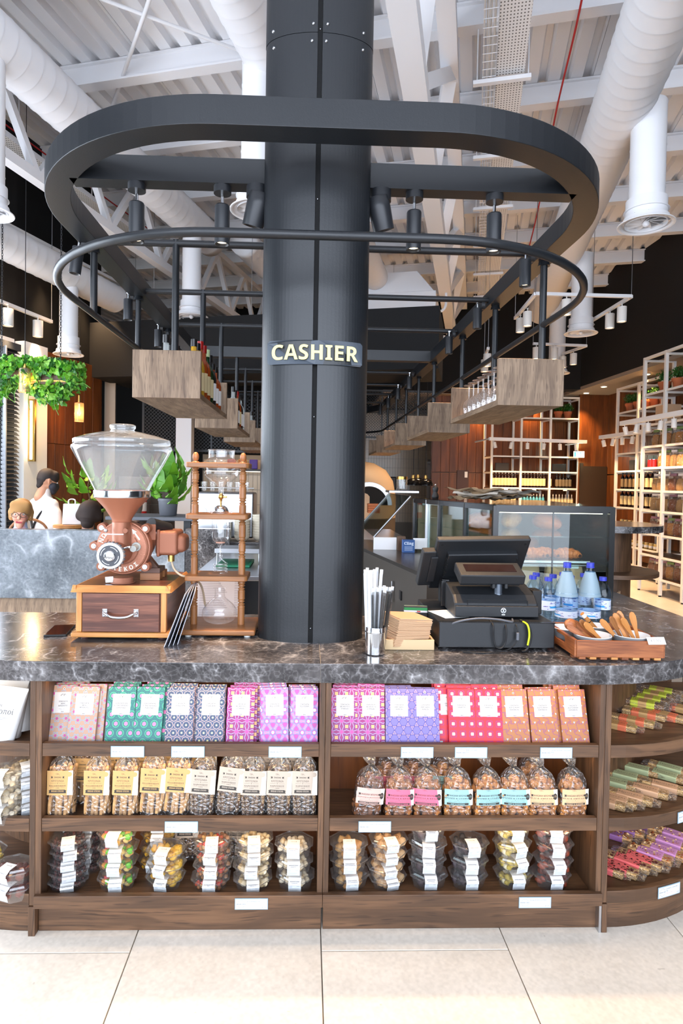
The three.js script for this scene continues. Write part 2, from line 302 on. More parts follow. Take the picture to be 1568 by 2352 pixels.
// left window with blinds, pillars
struct('pillar', [rotH(bx(0.12, 2.90, 0.36, -4.66, 1.45, -5.72))], M.white).userData.label = 'white pillar between the blinds and the wood panelling';
struct('pillar', [bx(0.2, 3.0, 0.2, -1.62, 1.5, -8.2)], M.white).userData.label = 'white pillar behind the bar';
{
  const w = struct('window_1', [rotH(bx(0.06, 0.10, 9.2, -4.72, 2.86, -0.9)), rotH(bx(0.08, 0.08, 9.2, -4.72, 0.45, -0.9))], M.white); w.userData.label = 'tall window behind a dark slatted blind';
  for (const u of [1.2, 3.2, 5.2]) part(w, 'frame', [rotH(bx(0.06, 2.4, 0.06, -4.74, 1.65, -u))], M.white);
  part(w, 'pane', [rotH(bx(0.01, 2.4, 9.0, -4.78, 1.65, -0.9))], M.glassPane);
  const bl = thing('window_blind', 'dark slatted blind lowered over the tall left window', 'blind');
  const bm = std({ name: 'blind_slat', color: srgb(46, 50, 56), roughness: 0.5 }), sg = rotH(bx(0.055, 0.004, 2.2, 0, 0, 0).rotateZ(-0.75));
  const c = HU(4.35, -4.60, 0); for (let k = 0; k < 44; k++) { const m = shadows(new THREE.Mesh(sg, bm)); m.name = 'slat'; m.position.set(c.x, 0.86 + k * 0.044, c.z); bl.add(m); }
  part(bl, 'head_rail', [rotH(bx(0.07, 0.07, 2.2, -4.60, 2.80, -4.35))], bm);
  for (const u of [3.6, 5.22]) part(bl, 'ladder_tape', [rotH(bx(0.058, 1.96, 0.014, -4.57, 1.80, -u))], M.plainTint(150, 154, 160));
  part(bl, 'bottom_rail', [rotH(bx(0.06, 0.03, 2.2, -4.60, 0.83, -4.35))], bm);
}
// glass front behind the camera
{
  const w = struct('window_2', [bx(11, 0.12, 0.12, -0.4, 0.06, 3.25), bx(11, 0.12, 0.12, -0.4, 4.6, 3.25), bx(11, 0.6, 0.12, -0.4, 4.95, 3.25)], M.lampBlack); w.userData.label = 'glazed front of the hall';
  for (let k = 0; k < 7; k++) part(w, 'mullion', [bx(0.09, 4.5, 0.12, -5.6 + k * 1.75, 2.3, 3.25)], M.lampBlack);
}
{
  const cans = [[5.35, -9.6], [5.3, -10.9], [5.35, -11.7], [3.4, -12.45], [4.6, -12.45]];
  const proto = thing('ceiling_light', 'small round downlight in the soffit over the shelves', 'ceiling light', [cans[0][0], 3.262, cans[0][1]], 0, 'soffit downlights');
  part(proto, 'ring', [cy(0.06, 0.06, 0.012, 0, 0, 0, 20)], M.white); part(proto, 'lens', [cy(0.045, 0.045, 0.006, 0, -0.008, 0, 20)], M.glow);
  cans.slice(1).forEach((c) => copyOf(proto, null, [c[0], 3.262, c[1]]));
  for (const c of cans) spotLight(0xffc07a, 22, V3(c[0], 3.24, c[1]), V3(c[0], 0, c[1] - 0.15), 0.75, 0.8, 2);
}
// ---------- column and hanging frame ----------
{
  const col = thing('column', 'black steel clad column rising through the counter', 'column', [0.022, 0, -2.31]); col.userData.kind = 'structure';
  const a = 0.197, b = 0.10, shell = (s, y0, y1, k) => { const sh = []; for (let i = 0; i <= 40; i++) { const t = Math.PI / 2 + s * (0.045 + (Math.PI - 0.09) * i / 40); sh.push([k * a * Math.cos(t), k * b * -Math.sin(t)]); } sh.push([s > 0 ? -0.008 : 0.008, b * 0.8], [s > 0 ? -0.008 : 0.008, -b * 0.8]); if (s < 0) sh.reverse(); return plan(sh, y0, y1); };
  const yj = 3.075;
  for (const s of [1, -1]) { part(col, 'cladding_panel', [shell(s, 0.9, yj, 1)], M.black); part(col, 'cladding_panel', [shell(s, yj + 0.0015, 5.11, 1.006)], M.black); }
  part(col, 'joint_strip', [bx(0.016, 4.2, 0.16, 0, 3.0, 0)], M.darkGap);
  const rivet = (x, y) => { const d = b * Math.sqrt(1 - (x / a) ** 2); return sph(0.006, x, y, d * 1.004, 10, 6); };
  part(col, 'rivet', [[-0.168, yj + 0.03], [-0.165, yj - 0.03], [-0.024, yj + 0.03], [-0.028, yj - 0.03], [0.026, yj + 0.03], [0.022, yj - 0.03], [0.156, yj + 0.03], [0.155, yj - 0.03]].map(([x, y]) => rivet(x, y)), M.steel);
  part(col, 'screw', [0.95, 1.72, 2.5, 3.1].map((y) => sph(0.004, 0, y, 0.081, 8, 6)), M.steel);
  // sign on the column
  const sign = thing('cashier_sign', 'black plate reading CASHIER in gold capitals on the column', 'sign', [0.022, 1.948, -2.31]);
  const w = 0.345, h = 0.086, ch = 0.008, n = 24, bend = (g) => { const p = g.attributes.position; for (let i = 0; i < p.count; i++) { const x = p.getX(i); p.setZ(i, p.getZ(i) + b * Math.sqrt(Math.max(0.02, 1 - ((x * 0.93) / a) ** 2)) + 0.004); } g.computeVertexNormals(); return g; };
  const out = []; for (let i = 0; i <= n; i++) out.push([-w / 2 + ch + (w - 2 * ch) * i / n, h / 2]); out.push([w / 2, h / 2 - ch], [w / 2, -h / 2 + ch]); for (let i = n; i >= 0; i--) out.push([-w / 2 + ch + (w - 2 * ch) * i / n, -h / 2]); out.push([-w / 2, -h / 2 + ch], [-w / 2, h / 2 - ch]);
  part(sign, 'plate', [bend(extr(out, 0.002))], std({ name: 'sign_plate', color: srgb(66, 74, 84), roughness: 0.45 }));
  const font = await new FontLoader().loadAsync('fonts/droid/droid_sans_bold.typeface.json');
  const tg = new TextGeometry('CASHIER', { font, size: 0.0535, depth: 0.0015, curveSegments: 5 }); tg.computeBoundingBox(); const bb = tg.boundingBox, sx = 0.312 / (bb.max.x - bb.min.x);
  tg.translate(-(bb.max.x + bb.min.x) / 2, -(bb.max.y + bb.min.y) / 2, 0); tg.scale(sx, 1, 1); const tf = flat(tg); const pp = tf.attributes.position; for (let i = 0; i < pp.count; i++) { const x = pp.getX(i); pp.setZ(i, pp.getZ(i) + b * Math.sqrt(Math.max(0.02, 1 - ((x * 0.93) / a) ** 2)) + 0.0066); }
  part(sign, 'lettering', [tf], std({ name: 'gold_letters', color: srgb(238, 224, 140), roughness: 0.4 }));
}
const RX0 = 0.055;                                                  // middle line of the hanging frame and the counter
function stadium(x0, w, d0, d1, r, n = 14) {                          // outline in (x, d): half width w, front d0, back d1
  const a = Math.PI / 2; return [...arc(x0 + w - r, d0 + r, r, -a, 0, n), ...arc(x0 + w - r, d1 - r, r, 0, a, n), ...arc(x0 - w + r, d1 - r, r, a, 2 * a, n), ...arc(x0 - w + r, d0 + r, r, 2 * a, 3 * a, n)];
}
const planR = (pts, y0, y1, bev, holes) => plan(pts.map(([x, d]) => [x, d]), y0, y1, bev, holes);
{
  const f = thing('hanging_frame', 'black steel ring frame hanging over the cashier bar', 'frame');
  const yb = 2.59, yt = 2.682;
  part(f, 'ring_beam', [planR(stadium(RX0, 1.145, 1.94, 10.15, 0.79, 24), yb, yt, 0.002, [stadium(RX0, 1.05, 2.035, 10.055, 0.695, 24).reverse()])], M.black);
  const cross = [2.355, 5.62, 9.85];
  for (const d of cross) for (const s of d < 3 ? [0, 1] : [2]) part(f, 'cross_beam', d < 3 ? [bx(0.80, 0.092, 0.07, RX0 - 0.55, (yb + yt) / 2, -d), bx(0.80, 0.092, 0.07, RX0 + 0.55, (yb + yt) / 2, -d)].slice(s, s + 1) : [bx(2.15, 0.092, 0.09, RX0, (yb + yt) / 2, -d)], M.black);
  const rungs = [3.02, 3.8, 4.6, 6.4, 7.2, 8.0, 8.85];
  for (const d of rungs) part(f, 'rung', [bar([RX0 - 1.06, 2.625, -d], [RX0 + 1.06, 2.625, -d], 0.017)], M.black);
  const all = [3.02, 3.8, 4.6, 5.62, 6.4, 7.2, 8.0, 8.85];
  for (const d of all) for (const s of [-1, 1]) {
    part(f, 'outer_hanger', [bar([RX0 + s * 1.097, 2.6, -d], [RX0 + s * 1.097, s > 0 ? (d < 3.1 ? 2.08 : 1.98) : 2.27, -d], 0.017), cy(0.024, 0.03, 0.025, RX0 + s * 1.097, 2.578, -d, 14)], M.black);
    if (s < 0) part(f, 'inner_hanger', [bar([RX0 - 0.705, 2.64, -d], [RX0 - 0.705, 2.0, -d], 0.017)], M.black);
  }
  const t = 2.275, st = stadium(RX0, 1.097, 1.985, 10.1, 0.74, 16).map(([x, d]) => [x, t, -d]);
  const cp = new THREE.CurvePath(); for (let i = 0; i < st.length; i++) cp.add(new THREE.LineCurve3(V3(...st[i]), V3(...st[(i + 1) % st.length])));
  part(f, 'rail', [flat(new THREE.TubeGeometry(cp, 420, 0.0155, 10, true))], M.black);
}
// oak boxes hanging in two rows
{
  const L = 0.96, w = 0.315, hgt = 0.222, th = 0.028, y0 = 1.862;
  function shelfBox(label, x, d) {
    const t = thing('hanging_shelf', label, 'shelf', [x, y0, -d], 0, 'oak shelf boxes hanging from the frame');
    part(t, 'front_panel', [wuv(rb(w, hgt, th, 0.002, 0, hgt / 2, -th / 2), 'y')], M.greyOak);
    part(t, 'rear_panel', [wuv(rb(w, hgt, th, 0.002, 0, hgt / 2, -L + th / 2), 'y')], M.greyOak);
    part(t, 'bottom_board', [wuv(rb(w - 0.004, th, L - 2 * th, 0.002, 0, th / 2, -L / 2), 'z')], M.greyOak);
    return t;
  }
  const ord = ['nearest', 'second', 'third', 'fourth'];
  for (let k = 0; k < 4; k++) {
    const d = 2.89 + 1.66 * k;
    shelfBox(`hanging oak shelf box holding ${['liquor bottles', 'dark bottles', 'spirits', 'bottles'][k]}, ${ord[k]} in the left row`, -0.66 - 0.012 * k, d);
    shelfBox(`hanging oak shelf box with ${['stemmed glasses', 'folded napkins', 'a pink packet', 'white napkins'][k]}, ${ord[k]} in the right row`, 1.055 - 0.004 * k, d);
  }
}
// ---------- cashier counter ----------
const FD = 1.985, BACK = 2.235, SURF = [0.110, 0.356, 0.602];        // front plane, back panel, shelf surfaces
{
  const XL = -0.857, XR = 1.0, r = 0.72, cxR = 0.985, cxL = -0.865;
  const c = thing('display_counter', 'oak display counter with stocked open shelves under the marble top', 'counter');
  const up = (name, x, w, d, dep, y0, y1) => part(c, name, [wuv(rb(w, y1 - y0, dep, 0.0015, x, (y0 + y1) / 2, -(d + dep / 2)), 'y')], M.oak);
  for (const [x, w] of [[-0.867, 0.018], [-0.848, 0.019], [0.064, 0.018], [0.083, 0.018], [0.992, 0.018], [1.012, 0.02]]) up('upright', x, w, FD, 0.25, 0.098, 0.835);
  up('upright', -0.866, 0.022, FD - 0.005, 0.05, 0.0, 0.096); up('upright', 1.014, 0.018, FD - 0.005, 0.05, 0.0, 0.096);
  part(c, 'metal_end_plate', [bx(0.008, 0.094, 0.05, 0.999, 0.047, -(FD + 0.02))], M.steel);
  const rails = [[0.096, 0.137], [0.340, 0.383], [0.586, 0.628]];
  for (const [x0, x1] of [[-0.8385, 0.055], [0.092, 0.983]]) {
    rails.forEach(([y0, y1], i) => {
      const bot = i === 0; part(c, 'front_rail', [wuv(rb(x1 - x0 + (bot ? 0.036 : -0.001), y1 - y0, 0.02, 0.0015, (x0 + x1) / 2, (y0 + y1) / 2, -(FD + (bot ? -0.004 : 0.012))), 'x')], M.oak);
      part(c, 'shelf_board', [wuv(bx(x1 - x0, 0.016, BACK - FD - 0.02, (x0 + x1) / 2, SURF[i] - 0.008, -(FD + BACK + 0.02) / 2), 'x')], M.oak);
    });
    part(c, 'back_panel', [wuv(bx(x1 - x0 + 0.03, 0.74, 0.012, (x0 + x1) / 2, 0.467, -(BACK + 0.006)), 'y')], M.panel);
    part(c, 'kick_board', [wuv(rb(x1 - x0 + 0.03, 0.095, 0.02, 0.001, (x0 + x1) / 2, 0.0475, -(FD + 0.03)), 'x')], M.oak);
    [0.335, 0.581, 0.830].forEach((y) => {
      part(c, 'led_strip', [bx(x1 - x0 - 0.02, 0.005, 0.012, (x0 + x1) / 2, y, -(FD + 0.035))], M.ledStrip);
      areaLight(0xffcf94, 12, x1 - x0 - 0.02, 0.012, V3((x0 + x1) / 2, y - 0.005, -(FD + 0.037)), V3((x0 + x1) / 2, y - 0.3, -(FD + 0.14)));
    });
  }
  // rounded ends
  for (const s of [1, -1]) {
    const cx = s > 0 ? cxR + 0.037 : cxL - 0.012, cd = FD + r, A = -Math.PI / 2, B = s > 0 ? 0.02 : -Math.PI - 0.02;
    const sector = (ro, ri, y0, y1, b = 0) => planR([...arc(cx, cd, ro, A, B, 22), ...arc(cx, cd, ri, B, A, 22)].reverse(), y0, y1, b);
    const pl = (g) => s > 0 ? g : g;
    rails.forEach(([y0, y1], i) => {
      part(c, 'curved_rail', [wuv(pl(sector(r, r - 0.02, y0, y1, 0.001)), 'x')], M.oak);
      part(c, 'curved_shelf', [wuv(pl(sector(r - 0.02, r - 0.30, SURF[i] - 0.016, SURF[i])), 'x')], M.oak);
    });
    part(c, 'curved_kick_board', [wuv(pl(sector(r - 0.02, r - 0.04, 0, 0.097)), 'x')], M.oak);
    part(c, 'curved_back', [wuv(pl(sector(r - 0.30, r - 0.315, 0.1, 0.835)), 'y')], M.oak);
    [0.335, 0.581, 0.830].forEach((y) => {
      part(c, 'led_strip', [sector(r - 0.03, r - 0.042, y, y + 0.006)], M.ledStrip);
      const a = A + (B - A) * 0.3; areaLight(0xffcf94, 10, 0.5, 0.012, V3(cx + (r - 0.04) * Math.cos(a), y - 0.005, -(cd + (r - 0.04) * Math.sin(a))), V3(cx + (r - 0.16) * Math.cos(a), y - 0.3, -(cd + (r - 0.16) * Math.sin(a))));
    });
  }
  // body of the right return, seen from above only
  part(c, 'return_body', [wuv(bx(0.55, 0.82, 1.25, 1.40, 0.42, -3.35), 'y')], M.oak);
  // marble top in two slabs, joint beside the column
  const top = thing('countertop', 'dark grey veined marble countertop with rounded corners', 'countertop');
  const rr = 0.77, f = FD - 0.02, sh = (pts) => wuv(planR(pts, 0.836, 0.9, 0.003), 'x');
  part(top, 'slab', [sh([[0.055, f], ...arc(0.95, f + rr, rr, A0(), 0, 18), [1.72, 4.25], [0.90, 4.25], [0.90, 2.68], [0.055, 2.68]])], M.marble);
  part(top, 'slab', [sh([[0.0535, 2.68], [-1.62, 2.68], ...arc(-0.85, f + rr, rr, Math.PI, Math.PI * 1.5, 18).filter(([x, d]) => d < 2.67), [0.0535, f]])], M.marble);
  part(top, 'joint', [bx(0.0016, 0.063, 0.71, 0.0543, 0.868, -2.322)], M.grout);
  function A0() { return -Math.PI / 2; }
}
// ---------- printed cards and wrappers (flat print on atlases) ----------
const txt = (g, s, x, y, px, o = {}) => { g.font = (o.w || '') + ' ' + px + 'px ' + (o.f || 'sans-serif'); g.textAlign = o.a || 'center'; g.fillStyle = o.c || '#333'; if (o.sx) { g.save(); g.translate(x, y); g.scale(o.sx, 1); g.fillText(s, 0, 0); g.restore(); } else g.fillText(s, x, y); };
const CHOC = [
  ['honey', '#c79c82', ['ΣΟΚΟΛΑΤΑ', 'ΜΕΛΙ', 'ΜΠΙΣΚΟΤΟ'], 'HONEY + BISCUIT'], ['olive', '#1f8d74', ['ΣΟΚΟΛΑΤΑ ΜΕ', 'ΕΞΤΡΑ ΠΑΡΘΕΝΟ', 'ΕΛΑΙΟΛΑΔΟ'], 'EXTRA VIRGIN OLIVE OIL'],
  ['dark', '#455a80', ['ΣΟΚΟΛΑΤΑ', 'ΥΓΕΙΑΣ 85%'], ''], ['must', '#a81f7c', ['ΣΟΚΟΛΑΤΑ', 'ΜΕ ΜΟΥΣΤΟ', 'ΣΤΑΦΙΔΕΣ'], 'MUST + RAISINS'],
  ['pepper', '#cc4fae', ['ΣΟΚΟΛΑΤΑ', 'ΡΟΖ ΠΙΠΕΡΙ'], 'PINK PEPPERCORN'], ['almond', '#8577c4', ['ΣΟΚΟΛΑΤΑ', 'ΑΜΥΓΔΑΛΟ', 'ΚΑΝΕΛΑ'], 'ALMOND + CINNAMON'],
  ['milk', '#dc1330', ['ΣΟΚΟΛΑΤΑ', 'ΓΑΛΑΚΤΟΣ'], 'MILK CHOCOLATE'], ['caramel', '#c27a42', ['ΣΟΚΟΛΑΤΑ', 'ΑΛΑΤΙΣΜΕΝΗ', 'ΚΑΡΑΜΕΛΑ'], 'SALTED CARAMEL'],
];
const chocTex = canvasTex(2048, 1024, (g, W, H) => {
  const cw = 256, ch = 512, TAU = Math.PI * 2;
  const flower = (x, y, r, n, k) => { g.beginPath(); for (let i = 0; i <= 60; i++) { const a = i / 60 * TAU, q = r * (1 + k * Math.cos(n * a)); g[i ? 'lineTo' : 'moveTo'](x + q * Math.cos(a), y + q * Math.sin(a)); } g.stroke(); };
  const dot = (x, y, r, n = 0) => { g.beginPath(); if (!n) g.arc(x, y, r, 0, TAU); else for (let i = 0; i <= n; i++) g[i ? 'lineTo' : 'moveTo'](x + r * Math.cos(i / n * TAU + TAU / 4), y + r * Math.sin(i / n * TAU + TAU / 4)); g.fill(); };
  CHOC.forEach(([kind, base, lines, en], k) => {
    const X = (k % 4) * cw * 2, Y = Math.floor(k / 4) * ch; g.save(); g.translate(X, Y); g.scale(2, 1); g.beginPath(); g.rect(0, 0, cw, ch); g.clip(); g.fillStyle = base; g.fillRect(0, 0, cw, ch);
    const st = { honey: 84, olive: 92, dark: 76, must: 96, pepper: 112, almond: 84, milk: 88, caramel: 84 }[kind];
    for (let r = -1; r < ch / st * 1.3 + 1; r++) for (let c = -1; c < 5; c++) {
      const hx = kind !== 'must' && kind !== 'milk', x = c * st + (hx && r & 1 ? st / 2 : 0), y = r * st * (hx ? 0.87 : 1); g.lineWidth = 5;
      if (kind === 'honey') { g.strokeStyle = '#8fb0d0'; flower(x, y, st * 0.30, 6, 0.28); g.lineWidth = 4; g.beginPath(); g.moveTo(x + st * 0.38, y); g.lineTo(x + st * 0.62, y); g.stroke(); g.fillStyle = '#c2439a'; dot(x, y, 11); }
      if (kind === 'olive') { g.strokeStyle = '#2f4f78'; g.lineWidth = 5; flower(x, y, st * 0.46, 6, -0.06); g.strokeStyle = '#57b79a'; flower(x, y, st * 0.34, 6, 0.05); g.fillStyle = '#ff86c4'; dot(x, y, 19, 6); }
      if (kind === 'dark') { g.strokeStyle = '#f0bfae'; g.lineWidth = 5; flower(x, y, st * 0.42, 8, 0.07); g.fillStyle = '#3b4a68'; dot(x, y, 22); g.fillStyle = '#455a80'; dot(x, y, 14); g.fillStyle = '#f2efb0'; dot(x, y, 9); }
      if (kind === 'must') { g.strokeStyle = '#b6b4ea'; g.lineWidth = 6; g.beginPath(); const q = st * 0.36; for (let i = 0; i <= 40; i++) { const a = i / 40 * TAU, m = q * (1 / Math.max(Math.abs(Math.cos(a)), Math.abs(Math.sin(a)))) * (1 - 0.16 * Math.cos(4 * a)); g[i ? 'lineTo' : 'moveTo'](x + 48 + m * Math.cos(a), y + 48 + m * Math.sin(a)); } g.stroke(); g.fillStyle = '#8f2c86'; g.fillRect(x + 24, y + 24, 48, 48); g.fillStyle = '#ffc07c'; g.fillRect(x + 33, y + 33, 30, 30); g.fillStyle = '#d64ba8'; dot(x, y, 22, 4); }
      if (kind === 'pepper') { g.strokeStyle = '#74a8e0'; g.lineWidth = 4; for (let i = 0; i < 6; i++) { const a = i * TAU / 6; g.beginPath(); g.moveTo(x + 20 * Math.cos(a), y + 20 * Math.sin(a)); g.lineTo(x + st * Math.cos(a + 0.22), y + st * Math.sin(a + 0.22)); g.stroke(); g.beginPath(); g.moveTo(x + 20 * Math.cos(a), y + 20 * Math.sin(a)); g.lineTo(x + st * Math.cos(a - 0.22), y + st * Math.sin(a - 0.22)); g.stroke(); } g.fillStyle = '#ff8ec0'; g.save(); for (let i = 0; i < 3; i++) { const a = i * TAU / 6; g.save(); g.translate(x + st / 2 * Math.cos(a), y + st / 2 * Math.sin(a)); g.rotate(a); g.fillRect(-26, -10, 52, 20); g.restore(); } g.restore(); g.fillStyle = '#ffffff'; dot(x, y, 14); }
      if (kind === 'almond') { g.strokeStyle = '#3b2f96'; g.lineWidth = 4; g.setLineDash([9, 6]); flower(x, y, st * 0.40, 6, 0.04); g.setLineDash([]); g.strokeStyle = '#d8a68e'; g.lineWidth = 3; flower(x, y, st * 0.50, 6, 0.03); g.fillStyle = '#3b2f96'; for (let i = 0; i < 6; i++) dot(x + st * 0.5 * Math.cos(i * TAU / 6), y + st * 0.5 * Math.sin(i * TAU / 6), 6, 4); }
      if (kind === 'milk') { g.strokeStyle = '#8b2f9c'; g.lineWidth = 7; g.setLineDash([7, 4]); flower(x + 44, y + 44, st * 0.32, 4, -0.18); g.setLineDash([]); g.fillStyle = '#cfe4f4'; for (let i = 0; i < 4; i++) dot(x + 44 + 9 * Math.cos(i * TAU / 4 + 0.78), y + 44 + 9 * Math.sin(i * TAU / 4 + 0.78), 8); }
      if (kind === 'caramel') { g.strokeStyle = '#9c4a86'; g.lineWidth = 5; for (let i = 0; i < 3; i++) { const a = i * TAU / 3 + (r & 1); g.beginPath(); g.arc(x + 22 * Math.cos(a), y + 22 * Math.sin(a), 15, a, a + 4.2); g.stroke(); } g.fillStyle = '#c4dcea'; dot(x + st / 2, y, 12, 3); }
    }
    g.fillStyle = '#e4e2e0'; g.fillRect(46, 62, 166, 182); g.strokeStyle = '#555'; g.lineWidth = 2;
    g.save(); g.translate(129, 110); for (const [ch1, i] of [...'ERGON'].map((c, i) => [c, i - 5.6]).concat([...'DELI'].map((c, i) => [c, i + 1.4]))) { g.save(); g.rotate(i * 0.17); txt(g, ch1, 0, -26 + 0, 13, { w: 'bold', c: '#8a8a8a' }); g.restore(); } g.restore(); txt(g, '3', 131, 96, 20, { w: 'bold', c: '#444' });
    lines.forEach((l, i) => txt(g, l, 129, 150 + i * 19, 16, { w: 'bold', c: '#5c5c5c' })); if (en) { txt(g, en, 129, 212, 9, { c: '#999' }); txt(g, 'CHOCOLATE', 129, 222, 9, { c: '#999' }); } txt(g, '80GR', 129, 238, 10, { w: 'bold', c: '#333' });
    g.fillStyle = '#fff'; dot(129, 34, 9); g.fillStyle = '#222'; dot(129, 34, 5); g.restore();
  });
});
const chocMat = std({ name: 'chocolate_wrapper', map: chocTex, color: srgb(222, 222, 222), roughness: 0.45 });
const cellOf = (k, cols, rows) => { const c = k % cols, r = Math.floor(k / cols); return [c / cols, 1 - (r + 1) / rows, (c + 1) / cols, 1 - r / rows]; };
const ORD = ['front', 'second', 'third', 'fourth', 'fifth', 'sixth', 'seventh', 'eighth', 'ninth', 'tenth'];
{
  const W = 0.092, H = 0.187, TK = 0.011;
  const look = { honey: 'beige floral', olive: 'green hexagon-patterned', dark: 'slate blue floral', must: 'magenta square-patterned', pepper: 'pink and blue lattice', almond: 'lilac lattice', milk: 'red ornament-patterned', caramel: 'tan curl-patterned' };
  const geos = CHOC.map((_, k) => { const g = card(W, H, TK, cellOf(k, 4, 2)); return g; });
  const puff = (g) => { const p = g.attributes.position; return g; };
  // [kind, x of the foot, turn, how many in the pile, shift of the pile behind]
  const L = [['honey', 136, 0.02, 3, 'far left of left shelf', 0.012, 0.016], ['honey', 188, -0.01, 3, 'overlapping its twin', 0.02, 0], ['olive', 273, 0.0, 3, 'left green pile', 0.004, 0], ['olive', 338, -0.02, 3, 'right green pile', 0.012, 0],
    ['dark', 409, 0.01, 2, 'left blue pile', 0.006, 0], ['dark', 479, 0, 2, 'right blue pile', 0.003, 0], ['must', 549, 0.0, 4, 'left of the centre upright', 0.008, 0], ['pepper', 628, 0.03, 3, 'left pink pile', -0.004, 0], ['pepper', 697, 0.0, 3, 'right pink pile', -0.004, 0],
    ['must', 792, 0.0, 4, 'just right of the centre upright', 0.004, 0], ['must', 853, 0.0, 4, 'right of its magenta twin', 0.002, 0], ['almond', 919, -0.01, 3, 'left lilac pile', 0.001, 0], ['almond', 981, 0.0, 2, 'right lilac pile', -0.004, 0], ['milk', 1040, 0.0, 3, 'half hidden left red pile', -0.002, 0.014],
    ['milk', 1067, 0.0, 4, 'middle red pile', 0.0, 0], ['milk', 1131, -0.01, 4, 'right red pile', -0.006, 0], ['caramel', 1193, 0.02, 4, 'left tan pile', -0.006, 0], ['caramel', 1261, 0.02, 2, 'middle tan pile', -0.004, 0], ['caramel', 1334, 0.02, 4, 'right tan pile', -0.01, 0]];
  for (const [kind, px, turn, n, place, shift, back] of L) {
    const k = CHOC.findIndex((c) => c[0] === kind), lean = 0.27;
    for (let i = 0; i < n; i++) {
      const m = shadows(new THREE.Mesh(geos[k], chocMat)); m.name = numbered('chocolate_bar');
      const d0 = 2.022 + back + i * 0.0165 + R(0, 0.002);
      m.rotation.set(-lean - i * 0.01, 0, turn + (i ? R(-0.02, 0.02) : 0), 'XYZ'); m.position.set((px - 694) / 1410 * 2.03 + shift * i, SURF[2] + 0.002 + H / 2 * Math.cos(lean) + (i ? R(-0.002, 0.012) : 0), -(d0 + H / 2 * Math.sin(lean)));
      scene.add(m); tag(m, `${look[kind]} chocolate bar, ${i === 0 ? 'front' : i === 1 ? 'second' : i === 2 ? 'third' : 'rearmost'} of its pile, ${place}`, 'chocolate bar', `${look[kind]} chocolate bars`);
    }
  }
}
// ---------- bread sticks, sweet bites, tubs, bars, nut bags, price cards ----------
const BAGS = [['ΣΦΑΚΙΑΝΑ', 'ΚΡΙΤΣΙΝΙΑ', 'ΚΑΛΑΜΠΟΚΙΟΥ', 'CORN', 'BREAD STICKS', '#c9a066'], ['ΣΦΑΚΙΑΝΑ', 'ΚΡΙΤΣΙΝΙΑ', 'ΧΑΡΟΥΠΙΟΥ', 'CAROB', 'BREAD STICKS', '#b9aa9a'],
  ['ΣΦΑΚΙΑΝΗ ΜΠΟΥΚΙΑ', 'ΧΑΡΟΥΠΙ & ΦΟΥΝΤΟΥΚΙ', 'SWEET BITES FROM SFAKIA', '', 'CAROB & HAZELNUT', '#dcb0a4'], ['ΣΦΑΚΙΑΝΗ ΜΠΟΥΚΙΑ', 'ΚΑΝΕΛΑ & ΚΡΑΣΙ', 'SWEET BITES FROM SFAKIA', '', 'CINNAMON & WINE', '#e06a86'],
  ['ΣΦΑΚΙΑΝΗ ΜΠΟΥΚΙΑ', 'ΒΡΩΜΗ & ΣΤΑΦΙΔΑ', 'SWEET BITES FROM SFAKIA', '', 'OAT & RAISINS', '#92bcbc'], ['ΣΦΑΚΙΑΝΗ ΜΠΟΥΚΙΑ', 'ΜΕΛΙ & ΑΜΥΓΔΑΛΟ', 'SWEET BITES FROM SFAKIA', '', 'HONEY & ALMOND', '#e0b488']];
